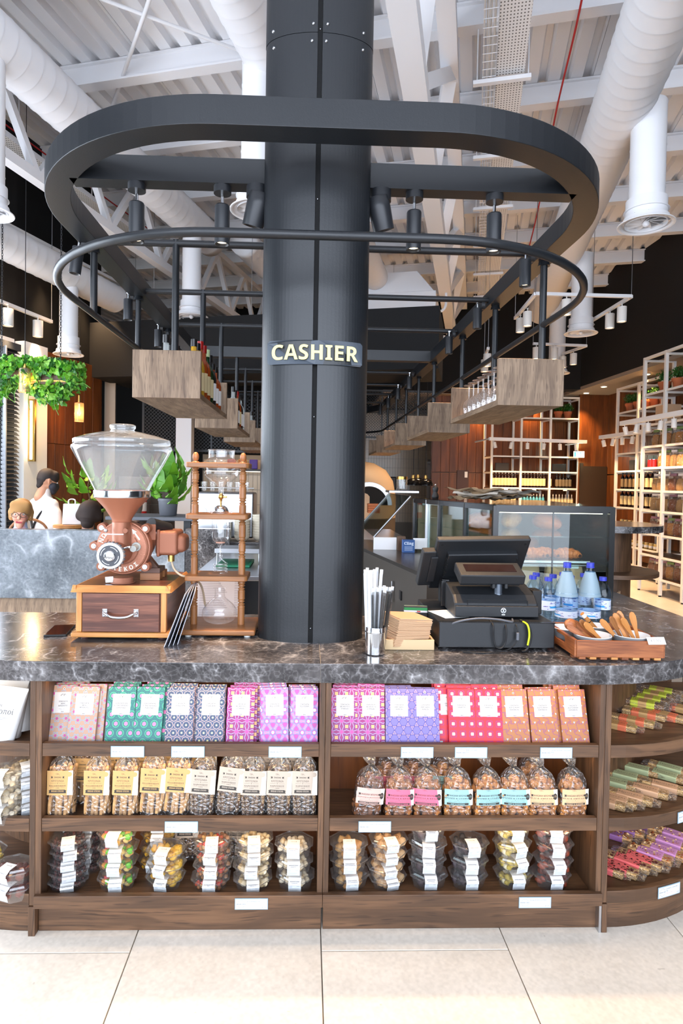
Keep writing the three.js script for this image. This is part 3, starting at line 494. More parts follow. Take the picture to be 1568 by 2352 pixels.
const bagTex = canvasTex(1536, 1024, (g) => {
  BAGS.forEach(([a, b, c, d, e, col], k) => {
    const X = (k % 3) * 512, Y = Math.floor(k / 3) * 512, st = k < 2; g.save(); g.translate(X, Y); g.beginPath(); g.rect(0, 0, 512, 512); g.clip();
    g.fillStyle = '#e6ddd0'; g.fillRect(0, 0, 512, 512); g.fillStyle = col; g.beginPath(); g.moveTo(0, 0); g.lineTo(430, 0); g.lineTo(st ? 400 : 470, 512); g.lineTo(0, 512); g.fill();
    const ink = '#3a3632', m = 215; g.strokeStyle = ink; g.lineWidth = 3;
    g.fillStyle = ink; g.beginPath(); g.arc(m - 22, 62, 14, 0, 7); g.moveTo(m + 12, 70); g.arc(m + 4, 62, 12, 0, 7); g.stroke(); g.beginPath(); g.moveTo(m - 14, 84); g.quadraticCurveTo(m, 60, m + 34, 80); g.lineTo(m + 40, 88); g.stroke();
    if (st) {
      txt(g, a, m, 152, 46, { w: 'bold', sx: 0.62, c: ink }); for (const s of [-1, 1]) { g.beginPath(); g.moveTo(m + s * 98, 118); g.lineTo(m + s * 140, 118); g.lineTo(m + s * 122, 136); g.lineTo(m + s * 140, 154); g.lineTo(m + s * 98, 154); g.fill(); }
      txt(g, b, m, 232, 56, { sx: 0.98, c: ink }); g.beginPath(); g.moveTo(70, 262); g.lineTo(m - 24, 262); g.moveTo(m + 24, 262); g.lineTo(360, 262); g.stroke(); txt(g, 'Θ', m, 272, 28, { c: ink, w: 'bold' });
      txt(g, c, m, 330, 42, { f: 'serif', w: 'bold', c: ink, sx: k ? 1.1 : 0.98 }); g.beginPath(); g.moveTo(70, 352); g.lineTo(m - 60, 352); g.moveTo(m + 60, 352); g.lineTo(360, 352); g.stroke(); txt(g, d, m, 368, 26, { f: 'serif', w: 'bold', c: ink });
      g.fillRect(62, 396, 306, 62); g.beginPath(); g.moveTo(40, 408); g.lineTo(390, 408); g.lineTo(380, 440); g.lineTo(392, 470); g.lineTo(38, 470); g.lineTo(50, 440); g.fill(); txt(g, e, m, 442, 42, { w: 'bold', c: col, sx: 0.9 });
      g.beginPath(); g.arc(440, 76, 52, 0, 7); g.fill(); g.strokeStyle = col; g.beginPath(); g.arc(440, 76, 44, 0, 7); g.stroke(); txt(g, 'NO SUGAR', 440, 72, 15, { c: col, w: 'bold' }); txt(g, 'ADDED', 440, 92, 15, { c: col, w: 'bold' });
    } else {
      const M2 = 236; g.save(); g.translate(0, 40); txt(g, a, M2, 180, 62, { w: 'bold', sx: 0.56, c: ink }); for (const s of [-1, 1]) { g.beginPath(); g.moveTo(M2 + s * 168, 132); g.lineTo(M2 + s * 208, 132); g.lineTo(M2 + s * 192, 158); g.lineTo(M2 + s * 208, 184); g.lineTo(M2 + s * 168, 184); g.fill(); }
      txt(g, b, M2, 250, k === 2 ? 42 : 52, { f: 'serif', w: 'bold', c: ink, sx: k === 2 ? 0.82 : 0.95 }); g.beginPath(); g.moveTo(60, 276); g.lineTo(M2 - 20, 276); g.moveTo(M2 + 20, 276); g.lineTo(410, 276); g.stroke(); txt(g, 'Θ', M2, 286, 26, { c: ink, w: 'bold' });
      txt(g, c, M2, 330, 30, { f: 'serif', c: ink, sx: 0.86 }); g.fillRect(40, 346, 392, 54); txt(g, e, M2, 388, 38, { w: 'bold', c: col, sx: 0.95 }); g.restore();
      g.beginPath(); g.ellipse(466, 230, 36, 84, 0, 0, 7); g.fill(); txt(g, 'NO', 466, 216, 18, { c: col, w: 'bold' }); txt(g, 'SUGAR', 466, 240, 18, { c: col, w: 'bold' });
    }
    g.restore();
  });
});
const bagMat = std({ name: 'printed_bag_label', map: bagTex, roughness: 0.7 });
function bentCard(w, h, d, cell, curve, nx = 10) {                     // label that wraps round a bag front; curve = how far the sides fall back
  const g = flat(new THREE.BoxGeometry(w, h, d, nx, 1, 1)), p = g.attributes.position, n = g.attributes.normal, uv = g.attributes.uv, [u0, v0, u1, v1] = cell;
  for (let i = 0; i < p.count; i++) { const f = n.getZ(i) > 0.5, x = p.getX(i) / w + 0.5, y = p.getY(i) / h + 0.5; uv.setXY(i, u0 + (u1 - u0) * (f ? x : 0.9), v0 + (v1 - v0) * (f ? y : 0.99)); p.setZ(i, p.getZ(i) - curve * Math.pow(Math.abs(x - 0.5) * 2, 2.4)); }
  g.computeVertexNormals(); return g;
}
// a clear bag: rings of a rounded rectangle that change with height
function bagSkin(rings, seed, n = 28) {
  const pos = [], uv = [], idx = [];
  rings.forEach(([y, w, d, ox, oz, wr], j) => {
    for (let i = 0; i <= n; i++) { const a = i / n * 2 * Math.PI, c = Math.cos(a), s = Math.sin(a), e = 0.55, px = Math.sign(c) * Math.pow(Math.abs(c), e), pz = Math.sign(s) * Math.pow(Math.abs(s), e), k = 1 + (wr || 0) * Math.sin(a * 7 + seed + j * 1.9) + (wr || 0) * 0.6 * Math.sin(a * 13 + seed * 2 - j); pos.push((ox || 0) + px * w / 2 * k, y, (oz || 0) + pz * d / 2 * k); uv.push(i / n * 0.3, y); }
  });
  for (let j = 0; j < rings.length - 1; j++) for (let i = 0; i < n; i++) { const a = j * (n + 1) + i, b = a + n + 1; idx.push(a, b, a + 1, a + 1, b, b + 1); }
  const g = new THREE.BufferGeometry(); g.setAttribute('position', new THREE.Float32BufferAttribute(pos, 3)); g.setAttribute('uv', new THREE.Float32BufferAttribute(uv, 2)); g.setIndex(idx); g.computeVertexNormals(); return flat(g);
}
{ // bread sticks
  const stickG = [0, 1, 2].map((s) => { const pts = []; for (let i = 0; i <= 6; i++) pts.push([0.0035 * Math.sin(i * 1.1 + s * 2), -0.072 + i * 0.024, 0.002 * Math.cos(i + s)]); const t = tube(pts, 0.0066, 10, 7); return M1([wuv(t, 'y'), sph(0.0066, ...pts[0], 7, 5), sph(0.0066, ...pts[6], 7, 5)].map((g) => wuv(g, 'y'))); });
  function breadBag(kind) {
    const t = thing('breadstick_bag', 'x', 'bag of breadsticks', [0, 0, 0], 0, (kind ? 'carob' : 'corn') + ' breadstick bags'), mat = kind ? M.seeds : M.crust;
    for (let r = 0; r < 3; r++) for (let c = 0; c < 5; c++) { const m = part(t, 'breadstick', stickG[(r + c) % 3], mat); m.position.set(-0.031 + c * 0.0155 + R(-0.002, 0.002), 0.083 + R(0, 0.012), 0.017 - r * 0.016); m.rotation.set(R(-0.03, 0.03), R(0, 6), R(-0.07, 0.07)); }
    part(t, 'film', [bagSkin([[0.002, 0.082, 0.055, 0, 0, 0.01], [0.03, 0.088, 0.060, 0, 0, 0.02], [0.15, 0.086, 0.058, 0, 0, 0.015], [0.172, 0.078, 0.048, 0, 0, 0.05], [0.19, 0.055, 0.03, 0, 0, 0.12], [0.204, 0.03, 0.02, 0, 0, 0.2], [0.222, 0.05, 0.02, 0.004, 0, 0.3]], kind * 3 + 1)], M.film);
    const l = part(t, 'label', [bentCard(0.084, 0.079, 0.0006, cellOf(kind, 3, 2), 0.003)], bagMat); l.position.set(0.001, 0.122, 0.0315);
    part(t, 'tie', [bar([-0.012, 0.203, 0.012], [0.014, 0.206, 0.012], 0.0018, 6)], M.rubber);
    return t;
  }
  const protos = [breadBag(0), breadBag(1)], first = [true, true];
  const put = (k, px, d, dy, tilt, label) => { const o = first[k] ? protos[k] : copyOf(protos[k], label, [0, 0, 0]); first[k] = false; o.userData.label = label; o.position.set((px - 694) / 1410 * d, SURF[1] + 0.002 + dy, -d); o.rotation.set(-0.06, 0, tilt); };
  const c = ['leftmost', 'second', 'third', 'fourth', 'rightmost'];
  [[146, 0, 0.01], [227, -0.014, 0.0], [291, -0.004, -0.01], [352, 0.008, -0.03], [407, 0.010, -0.05]].forEach(([px, dy, t], i) => put(0, px, 2.045, Math.max(0, dy), t, `front bag of pale corn breadsticks with tan label, ${c[i]} of five`));
  [[463, 0.004, -0.05], [523, 0.012, -0.1], [581, 0, -0.02], [640, 0, -0.02], [700, 0, 0]].forEach(([px, dy, t], i) => put(1, px, 2.045, dy, t, `front bag of dark carob breadsticks with grey label, ${c[i]} of five`));
  [[200, 0, 0], [268, 0.015, 0.05], [330, 0.012, -0.04], [395, 0.01, 0.02], [470, 0.012, 0]].forEach(([px, dy, t], i) => put(0, px, 2.135, dy, t, `bag of corn breadsticks in the back row, ${c[i]} of five`));
  [[560, 0.01, 0.04], [620, 0.008, 0], [678, 0.012, -0.05]].forEach(([px, dy, t], i) => put(1, px, 2.135, dy, t, `bag of carob breadsticks in the back row, ${['left', 'middle', 'right'][i]} of three`));
  [[434, 0, 0.02], [490, 0, 0], [545, 0, -0.04]].forEach(([px, dy, t], i) => { put(1, px, 2.19, 0, t, `carob breadstick bag on the bottom shelf behind the tubs, ${['left', 'middle', 'right'][i]} of three`); const o = scene.children[scene.children.length - 1]; o.position.y = SURF[0] + 0.02; });
}
{ // sweet bites
  const bite = [0, 1, 2, 3].map((s) => wuv(lump(0.0125, s * 1.7 + 0.4, 0.22, 7, 5, 1.15, 0.8, 0.95), 'x', 1.4));
  const cols = [[[118, 84, 58], 2], [[168, 132, 100], 3], [[206, 172, 124], 4], [[196, 164, 126], 5]].map(([c, k]) => [std({ map: T.crust, color: srgb(c[0] + 40, c[1] + 40, c[2] + 40), roughness: 0.85 }), k]);
  function biteBag(kind) {
    const [mat, k] = cols[kind], t = thing('biscuit_bag', 'x', 'bag of biscuits', [0, 0, 0], 0, 'tied clear bags of small biscuits'); let n = 0;
    for (let j = 0; j < 8; j++) for (let i = 0; i < 4; i++) for (let q = 0; q < (j > 2 && j < 5 ? 1 : 2); q++) {
      const y = 0.014 + j * 0.0165, w = j > 5 ? (j > 6 ? 0.5 : 0.8) : 1; if (j === 7 && (i === 0 || i === 3)) continue;
      const m = part(t, 'biscuit', bite[n++ % 4], mat); m.position.set((-0.034 + i * 0.0225 + R(-0.004, 0.004)) * w, y + R(-0.003, 0.003), (q ? -0.012 : 0.016) * w + R(-0.004, 0.004)); m.rotation.set(R(0, 6), R(0, 6), R(0, 6));
    }
    part(t, 'film', [bagSkin([[0.001, 0.09, 0.06, 0, 0, 0.01], [0.02, 0.094, 0.064, 0, 0, 0.015], [0.11, 0.094, 0.064, 0, 0, 0.015], [0.135, 0.086, 0.056, 0, 0, 0.03], [0.155, 0.058, 0.036, 0, 0, 0.08], [0.170, 0.016, 0.012, 0, 0, 0.1], [0.182, 0.03, 0.012, -0.006, 0, 0.25], [0.212, 0.052, 0.016, -0.02, 0.004, 0.3]], kind + 2)], M.film);
    const l = part(t, 'label', [bentCard(0.094, 0.052, 0.0006, cellOf(k, 3, 2).map((v, i) => i === 1 ? v + 0.06 : i === 3 ? v - 0.04 : v), 0.007)], bagMat); l.position.set(0, 0.080, 0.0345);
    part(t, 'tie', [flat(new THREE.TorusGeometry(0.008, 0.0022, 6, 12)).rotateX(Math.PI / 2).translate(0, 0.170, 0), bar([0, 0.17, 0.008], [0.02, 0.158, 0.014], 0.0014, 5)], M.rubber);
    return t;
  }
  const pr = [0, 1, 2, 3].map(biteBag), used1 = [0, 0, 0, 0];
  const put = (k, px, d, tilt, ry, label) => { const o = used1[k]++ ? copyOf(pr[k], label, [0, 0, 0]) : pr[k]; o.userData.label = label; o.position.set((px - 692) / 1410 * d, SURF[1] + 0.002 + (Math.abs(tilt) > 0.05 ? 0.004 : 0), -d); o.rotation.set(-0.05, ry, tilt); };
  put(0, 842, 2.04, -0.11, 0.1, 'bag of dark carob biscuits with a dusty pink label, leaning at the row end');
  put(1, 917, 2.04, -0.03, 0.0, 'bag of biscuits with a bright pink label, left of the pink pair'); put(1, 987, 2.04, 0.02, -0.2, 'bag of biscuits with a bright pink label, right of the pink pair');
  put(2, 1056, 2.04, 0, -0.05, 'bag of pale biscuits with a light blue label, leftmost of three'); put(2, 1124, 2.04, -0.02, 0.15, 'bag of pale biscuits with a light blue label, middle of three'); put(2, 1192, 2.04, 0.02, -0.1, 'bag of pale biscuits with a light blue label, rightmost of three');
  put(3, 1257, 2.04, 0.03, -0.1, 'bag of sugared biscuits with a peach label, left of two in front'); put(3, 1326, 2.04, -0.02, 0.1, 'bag of sugared biscuits with a peach label, right end of the row');
  put(1, 894, 2.135, 0.05, 0, 'pink-labelled biscuit bag in the back row, left one'); put(1, 950, 2.135, -0.04, 0, 'pink-labelled biscuit bag in the back row, right one'); put(2, 1020, 2.135, 0, 0, 'blue-labelled biscuit bag standing in the back row'); put(3, 1232, 2.135, 0.02, 0, 'peach-labelled biscuit bag standing in the back row');
}
// tubs
const TUBS = [['CRANBERRIES', 'ΧΩΡΙΣ ΖΑΧΑΡΗ'], ['ΤΡΟΠΙΚΑ ΦΡΟΥΤΑ', ''], ['ΠΑΠΑΓΙΑ ΜΕ', 'ΛΕΜΟΝΙ'], ['ΦΕΤΙΚΙ ΑΓΡΙΕΣ', 'ΜΙΞ'], ['ΜΑΚΑΝΤΕΜΙΑ', 'ΑΝΑΛΑΤΟ'], ['ΜΑΚΑΝΤΕΜΙΑ', 'ΑΛΜΥΡΟ'], ['ΣΥΚΑ ΕΥΒΟΙΑΣ', 'ΑΠΟΞΗΡΑΜΕΝΑ'], ['ΣΥΚΑ ΚΥΜΗΣ', 'ΑΠΟΞΗΡΑΜΕΝΑ'], ['ΔΑΜΑΣΚΗΝΑ', 'ΑΠΥΡΗΝΑ'], ['ΔΑΜΑΣΚΗΝΑ', ''], ['ΑΓΡΙΟ ΜΥΣΚΟ', ''], ['ΧΟΥΡΜΑΔΕΣ', '']];
const tubTex = canvasTex(1024, 1536, (g) => TUBS.forEach(([a, b], k) => {
  const X = (k % 4) * 256, Y = Math.floor(k / 4) * 512; g.fillStyle = '#dedddb'; g.fillRect(X, Y, 256, 512); g.save(); g.translate(X, Y);
  txt(g, 'ERGON', 118, 74, 28, { c: '#6a625a' }); txt(g, '3', 178, 76, 40, { w: 'bold', c: '#3a3632' }); txt(g, a, 128, 250, 30, { w: 'bold', c: '#4a4a4e', sx: 0.95 }); txt(g, b, 128, 284, 30, { w: 'bold', c: '#4a4a4e', sx: 0.95 });
  g.fillStyle = '#cdd2d6'; g.fillRect(0, 310, 256, 202); g.fillStyle = '#8d939a'; for (let i = 0; i < 5; i++) { g.fillRect(20, 330 + i * 14, 60, 4); if (i < 3) g.fillRect(170, 330 + i * 14, 50, 5); } for (let i = 0; i < 7; i++) g.fillRect(20, 404 + i * 13, 210 - (i * 37) % 60, 4); g.restore();
}));
const tubLabel = std({ name: 'tub_label', map: tubTex, roughness: 0.6 });
{
  const oct = (r, y) => { const o = []; for (let i = 0; i < 8; i++) { const a = (i + 0.5) / 8 * 2 * Math.PI; o.push([r * Math.cos(a), y, r * 0.84 * Math.sin(a)]); } return o; };
  const loft = (rs, cap) => { const pos = [], L = rs.map(([r, y]) => oct(r, y)); for (let j = 0; j < L.length - 1; j++) for (let i = 0; i < 8; i++) { const a = L[j][i], b = L[j][(i + 1) % 8], c = L[j + 1][i], d = L[j + 1][(i + 1) % 8]; pos.push(...a, ...c, ...b, ...b, ...c, ...d); } if (cap) { const T2 = L[L.length - 1], y = T2[0][1]; for (let i = 0; i < 8; i++) pos.push(...T2[(i + 1) % 8], ...T2[i], 0, y, 0); } const g = new THREE.BufferGeometry(); g.setAttribute('position', new THREE.Float32BufferAttribute(pos, 3)); g.setAttribute('uv', new THREE.Float32BufferAttribute(new Float32Array(pos.length / 3 * 2), 2)); g.computeVertexNormals(); return g; };
  const fill = { // size, colours, amount
    0: [0.006, ['#4a1c1a', '#5e2620', '#341412'], 60], 1: [0.011, ['#e8b04a', '#6cd22e', '#d8465e', '#f2d27a', '#e89a3c'], 22], 2: [0.012, ['#eebc30', '#f4cc48', '#e0a824'], 22], 3: [0.009, ['#b84a2c', '#8c5a34', '#d8a860', '#e0402c', '#a07048'], 40], 4: [0.0095, ['#e8cf9c', '#dcbc84', '#f0dcb4'], 38], 5: [0.0105, ['#ead8b4', '#e4cba0', '#f2e4c8'], 30],
    6: [0.0135, ['#cf9c56', '#c48c48', '#dcb070'], 18], 7: [0.015, ['#c89a64', '#b8864e', '#d6ae7c'], 15], 8: [0.0125, ['#2a1a22', '#38222c', '#1e1218'], 20], 9: [0.0125, ['#241822', '#33202c', '#1a1016'], 20], 10: [0.012, ['#e0c458', '#f0e6c0', '#c8b040'], 22], 11: [0.013, ['#7c3420', '#96442a', '#5e2416'], 18],
  };
  const cache = {};
  function tub(k, h) {
    const key = k + '_' + h; if (cache[key]) return cache[key];
    const t = thing('fruit_tub', 'x', 'tub'), [r, cs, n] = fill[k], hb = h * 0.72, ro = 0.069, gs = [];
    part(t, 'tub_base', [loft([[0.054, 0.001], [0.0575, h * 0.3], [0.063, hb], [0.069, hb + 0.001], [0.069, hb + 0.005]])], M.tub);
    for (let i = 0; i < n * 1.35; i++) { const a = rnd() * 6.283, q = Math.sqrt(rnd()) * (0.057 - r * 0.8); gs.push(tinted(lump(r * R(0.8, 1.1), i, 0.2, 6, 4).rotateX(R(0, 6)).rotateZ(R(0, 6)).translate(q * Math.cos(a), r + R(0, Math.max(0.002, hb - r * 1.2)), q * 0.84 * Math.sin(a)), pick(cs))); }
    part(t, 'filling', gs, std({ name: 'dried_fruit', color: 0xffffff, vertexColors: true, roughness: 0.5 }), null, 'stuff');
    part(t, 'lid', [loft([[0.069, hb + 0.002], [0.0705, hb + 0.006], [0.066, hb + 0.008], [0.061, hb + 0.007], [0.058, h - 0.002], [0.052, h]], true)], M.tub);
    // the label folds over the lid edge and down the front
    const w = 0.042, P = [[0.012, h + 0.0012], [0.052 * 0.84, h + 0.0014], [0.0603 * 0.84 + 0.002, h - 0.004], [0.0715 * 0.84, hb + 0.008], [0.0715 * 0.84 + 0.001, hb], [0.064 * 0.84 + 0.003, hb - 0.004], [0.058 * 0.84 + 0.003, Math.max(0.002, h * 0.22)]], len = [0]; for (let i = 1; i < P.length; i++) len.push(len[i - 1] + Math.hypot(P[i][0] - P[i - 1][0], P[i][1] - P[i - 1][1]));
    const [u0, v0, u1, v1] = cellOf(k, 4, 3), pos = [], uv = [], tot = len[len.length - 1], topShare = 0.44, q = (i) => { const s = len[i], sTop = len[2]; return s <= sTop ? s / sTop * topShare : topShare + (s - sTop) / Math.max(0.05, tot - sTop) * (1 - topShare); };
    for (let i = 0; i < P.length - 1; i++) { const a = [-w / 2, P[i][1], P[i][0]], b = [w / 2, P[i][1], P[i][0]], c = [-w / 2, P[i + 1][1], P[i + 1][0]], d = [w / 2, P[i + 1][1], P[i + 1][0]], va = v1 - (v1 - v0) * q(i), vb = v1 - (v1 - v0) * q(i + 1); pos.push(...a, ...c, ...b, ...b, ...c, ...d); uv.push(u0, va, u0, vb, u1, va, u1, va, u0, vb, u1, vb); }
    const g = new THREE.BufferGeometry(); g.setAttribute('position', new THREE.Float32BufferAttribute(pos, 3)); g.setAttribute('uv', new THREE.Float32BufferAttribute(uv, 2)); g.computeVertexNormals();
    const lb = part(t, 'label', g, tubLabel); lb.material = tubLabel2;
    cache[key] = t; t.userData.fresh = true; return t;
  }
  const tubLabel2 = std({ name: 'tub_label', map: tubTex, roughness: 0.6, side: THREE.DoubleSide });
  const what = ['dried cranberries', 'candied tropical fruit', 'yellow dried papaya', 'mixed nuts and fruit', 'unsalted macadamia nuts', 'salted macadamia nuts', 'golden dried figs', 'large dried figs', 'pitted prunes', 'dark prunes', 'pale yellow fruit', 'brown dates'];
  const ordT = (i, n) => n === 1 ? 'single tub' : i === n - 1 ? 'topmost' : i === 0 ? 'lowest' : ['', 'second', 'third', 'fourth'][i];
  function stack(k, n, h, px, d, y0, where, jig = 0.012, tilt = 0) {
    for (let i = 0; i < n; i++) {
      const p = tub(k, h), lab = `tub of ${what[k]}, ${ordT(i, n)} of the stack ${where}`, o = p.userData.fresh ? p : copyOf(p, lab, [0, 0, 0]); delete p.userData.fresh; delete o.userData.fresh;
      tag(o, lab, 'tub', `tubs of ${what[k]}`); o.position.set((px - 692) / 1410 * d + R(-jig, jig) * 0.5, y0 + 0.001 + i * (h + 0.0018), -d + R(-jig, jig) * 0.3); o.rotation.set(0, R(-1, 1) * jig * 9 + tilt, 0);
    }
  }
  const y = SURF[0], f = 2.065;
  stack(0, 5, 0.033, 161, f, y, 'at the left end', 0.010, 0.25); stack(0, 5, 0.033, 205, 2.165, y, 'behind the left end');
  stack(1, 4, 0.048, 273, f, y, 'second from the left'); stack(2, 3, 0.044, 381, f, y, 'third from the left', 0.012, -0.2); stack(2, 4, 0.045, 364, 2.165, y, 'behind the papaya');
  stack(3, 4, 0.042, 487, f, y, 'under the breadstick bags'); stack(4, 4, 0.042, 582, f, y, 'right of the nut mix'); stack(5, 3, 0.052, 678, f, y, 'left of the centre upright');
  stack(6, 3, 0.053, 805, f, y, 'right of the centre upright'); stack(7, 4, 0.041, 893, f, y, 'next to the golden figs', 0.012, 0.25); stack(8, 4, 0.054, 988, f, y, 'in the right bay'); stack(9, 3, 0.053, 1083, f, y, 'in the right bay'); stack(10, 4, 0.053, 1188, f, y, 'left of the dates', 0.014, 0.15); stack(11, 4, 0.052, 1285, f, y, 'at the right end');
  // rounded left end
  stack(11, 2, 0.054, 38, 2.02, y, 'on the left bottom shelf', 0.004, -0.3); stack(10, 2, 0.054, -30, 2.10, y, 'at the far left edge');
  stack(5, 3, 0.056, 12, 2.03, SURF[1], 'on the left middle shelf', 0.004); stack(4, 4, 0.042, 62, 2.08, SURF[1], 'beside the left upright', 0.003, 0.55);
}
// sesame and nut bars on the rounded right end, price cards, nut bags
const BARS = [['#d9714e', 'orange'], ['#b6bf3c', 'lime'], ['#a9b58c', 'sage green'], ['#cfa582', 'peach'], ['#e0686a', 'coral'], ['#c489bd', 'pink-violet'], ['#8d5f95', 'purple'], ['#d8a03c', 'amber']];
const barTex = canvasTex(1024, 512, (g) => BARS.forEach(([c], k) => { const X = (k % 4) * 256, Y = Math.floor(k / 4) * 256; g.fillStyle = c; g.fillRect(X, Y, 256, 256); if (k < 2) { g.fillStyle = '#b8925e'; g.fillRect(X + 86, Y, 84, 256); } g.save(); g.translate(X + 128, Y + 128); g.rotate(0); txt(g, 'Παστέλι', 0, 10, 54, { f: 'serif', c: '#4a3a30' }); txt(g, '3', -100, -70, 44, { w: 'bold', c: '#4a3a30' }); g.fillStyle = '#6a5648'; g.fillRect(-80, 40, 150, 4); g.fillRect(-70, 54, 120, 4); g.fillRect(-50, 80, 100, 4); g.restore(); }));
const barMat = std({ name: 'bar_sleeve', map: barTex, roughness: 0.6 });
{
  const fillM = [M.sesame, M.seeds, M.sesame, M.sesame, M.sesame, M.crust, M.seeds, M.sesame];
  function bar1(k) {
    const t = thing('snack_bar', 'x', 'snack bar'), W = 0.15, Dp = 0.048, Hh = 0.02;
    part(t, 'bar', [wuv(rb(W, Hh, Dp, 0.005, 0, Hh / 2, 0), 'x')], k === 5 || k === 6 ? M.crust : fillM[k]);
    if (k === 5 || k === 4 || k === 6) { const gs = []; for (let i = 0; i < 22; i++) gs.push(tinted(lump(0.0045, i, 0.3, 5, 4, 1.5, 0.6, 1).rotateY(R(0, 6)).translate(R(-W / 2, W / 2) * 0.92, Hh, R(-Dp / 2, Dp / 2) * 0.85), k === 4 ? '#4a1210' : pick(['#7c3a18', '#9c5424', '#e0bc88']))); part(t, 'topping', gs, M.tint, null, 'stuff'); }
    const s = rb(0.088, Hh + 0.003, Dp + 0.003, 0.005, 0, Hh / 2, 0, 2), p = s.attributes.position, uv = s.attributes.uv, [u0, v0, u1, v1] = cellOf(k, 4, 2); for (let i = 0; i < p.count; i++) uv.setXY(i, u0 + (u1 - u0) * (p.getX(i) / 0.09 + 0.5), v0 + (v1 - v0) * (0.5 - p.getZ(i) / (Dp + 0.006))); part(t, 'sleeve', [s], barMat);
    part(t, 'wrapper', [bagSkin([[-0.098, 0.004, 0.05, 0, 0, 0.1], [-0.078, Hh, 0.05, 0, 0, 0.05], [0.078, Hh, 0.05, 0, 0, 0.04], [0.1, 0.004, 0.05, 0, 0, 0.1]], k, 16).rotateZ(-Math.PI / 2).translate(0, Hh / 2 + 0.001, 0)], M.film);
    return t;
  }
  const pr = BARS.map((_, k) => bar1(k)), n1 = BARS.map(() => 0);
  function put(k, px, py, h, ry, where, lift = 0, tip = 0) {      // place by a point on the shelf surface: x at depth from the height drop
    const d = 1410 * (1.49 - h) / (py - 1120), x = (px - 688) / 1410 * d, o = n1[k]++ ? copyOf(pr[k], null, [0, 0, 0]) : pr[k];
    o.position.set(x, h + 0.002 + lift, -d); o.rotation.set(0, ry, tip); tag(o, `snack bar with ${BARS[k][1]} sleeve, ${where}`, 'snack bar', `snack bars with ${BARS[k][1]} sleeves`);
  }
  const S = SURF, a = -0.62;
  put(0, 1420, 1690, S[2], a, 'front left of top curved shelf'); put(0, 1462, 1680, S[2], a, 'second from left on top curved shelf'); put(0, 1490, 1664, S[2], a, 'third from left on top curved shelf'); put(0, 1540, 1668, S[2], a - 0.15, 'fourth from left on top curved shelf'); put(0, 1580, 1652, S[2], a - 0.2, 'right end of top curved shelf');
  put(0, 1412, 1640, S[2], a, 'back left against the upright'); put(0, 1452, 1634, S[2], a, 'beside the lime pile');
  for (let i = 0; i < 4; i++) { put(1, 1485 + i * 14, 1650 - i * 10, S[2], a, `${['nearest', 'second', 'third', 'farthest'][i]} in lower layer of lime pile`); put(1, 1487 + i * 14, 1651 - i * 10, S[2], a, `${['nearest', 'second', 'third', 'farthest'][i]} in upper layer of lime pile`, 0.022); }
  put(7, 1560, 1620, S[2], -0.9, 'at the right edge of the top curved shelf');
  [[1425, 1828, 'front'], [1450, 1812, 'middle'], [1478, 1795, 'rear']].forEach(([x, y, w]) => put(2, x, y, S[1], a, `${w} one of the left green row`)); [[1545, 1810, 'front'], [1556, 1794, 'rear']].forEach(([x, y, w]) => put(2, x, y, S[1], a - 0.1, `${w} one of the right green row`));
  [[1398, 1872, 'leftmost'], [1425, 1868, 'second from left'], [1462, 1862, 'third from left'], [1500, 1846, 'fourth from left'], [1545, 1838, 'rightmost']].forEach(([x, y, w]) => put(3, x, y, S[1], a, `${w} on middle curved shelf`));
  [[1400, 2028, 'leftmost'], [1432, 2030, 'second from left'], [1462, 2018, 'third from left'], [1490, 2012, 'fourth from left']].forEach(([x, y, w]) => put(4, x, y, S[0], a - 0.1, `${w} on bottom curved shelf`));
  [[1515, 2000, 'front'], [1548, 1992, 'second'], [1560, 1972, 'third'], [1575, 1955, 'rear']].forEach(([x, y, w]) => put(5, x, y, S[0], a - 0.1, `${w} one on bottom curved shelf`));
  [[1420, 1950, 'left'], [1450, 1940, 'middle'], [1480, 1926, 'right']].forEach(([x, y, w]) => put(6, x, y, S[0], a, `${w} one at the back of bottom curved shelf`));
  // price cards
  const CARDS = [['Extra Virgin Olive Oil', 'Chocolate  80gr', '€3,95'], ['Dark 85% Chocolate', '80gr', '€3,95'], ['Pink Peppercorn Chocolate', '80gr', '€3,95'], ['Cinnamon & Almond', 'Chocolate  80gr', '€3,95'], ['Milk Chocolate', '80gr', '€3,95'], ['Salted Caramel Chocolate', '80gr', '€3,95'], ['Corn Breadsticks', '', '€3,95'], ['Olive oil & Sesame Bites', '', '€3,95'], ['Carob Breadsticks', '', '€3,95'], ['Honey & Almond Bites', '', '€3,95'], ['Sesame + honey Bar', '70gr', '1,50€'], ['Cranberry + honey Bar', '70gr', '1,50€'], ['Almond + honey Bar', '80gr', '1,50€']];
  const tex = canvasTex(1024, 768, (g) => CARDS.forEach(([p, q, e], k) => { const X = (k % 4) * 256, Y = Math.floor(k / 4) * 192; g.save(); g.translate(X, Y); g.scale(1, 192 / 86); g.fillStyle = '#8fa9b8'; g.fillRect(0, 0, 256, 86); g.fillStyle = '#d6dde2'; g.fillRect(5, 5, 246, 76); g.strokeStyle = '#6a7480'; g.lineWidth = 2; for (const s of [0, 1]) { g.beginPath(); g.arc(48, 43, 29, s * Math.PI + 0.35, (s + 1) * Math.PI - 0.35); g.stroke(); } txt(g, 'ERGON 3 DELI', 48, 47, 11, { w: 'bold', c: '#333' }); txt(g, p, 86, 26, 13.5, { a: 'left', c: '#333' }); txt(g, q, 86, 42, 13, { a: 'left', c: '#333' }); if (q) txt(g, 'Vegan · nuts · soya', 92, 60, 8, { a: 'left', c: k > 2 ? '#b03040' : '#777' }); txt(g, e, 244, 74, 14, { a: 'right', c: '#444' }); g.restore(); }));
  const cm = std({ name: 'price_card', map: tex, roughness: 0.35 });
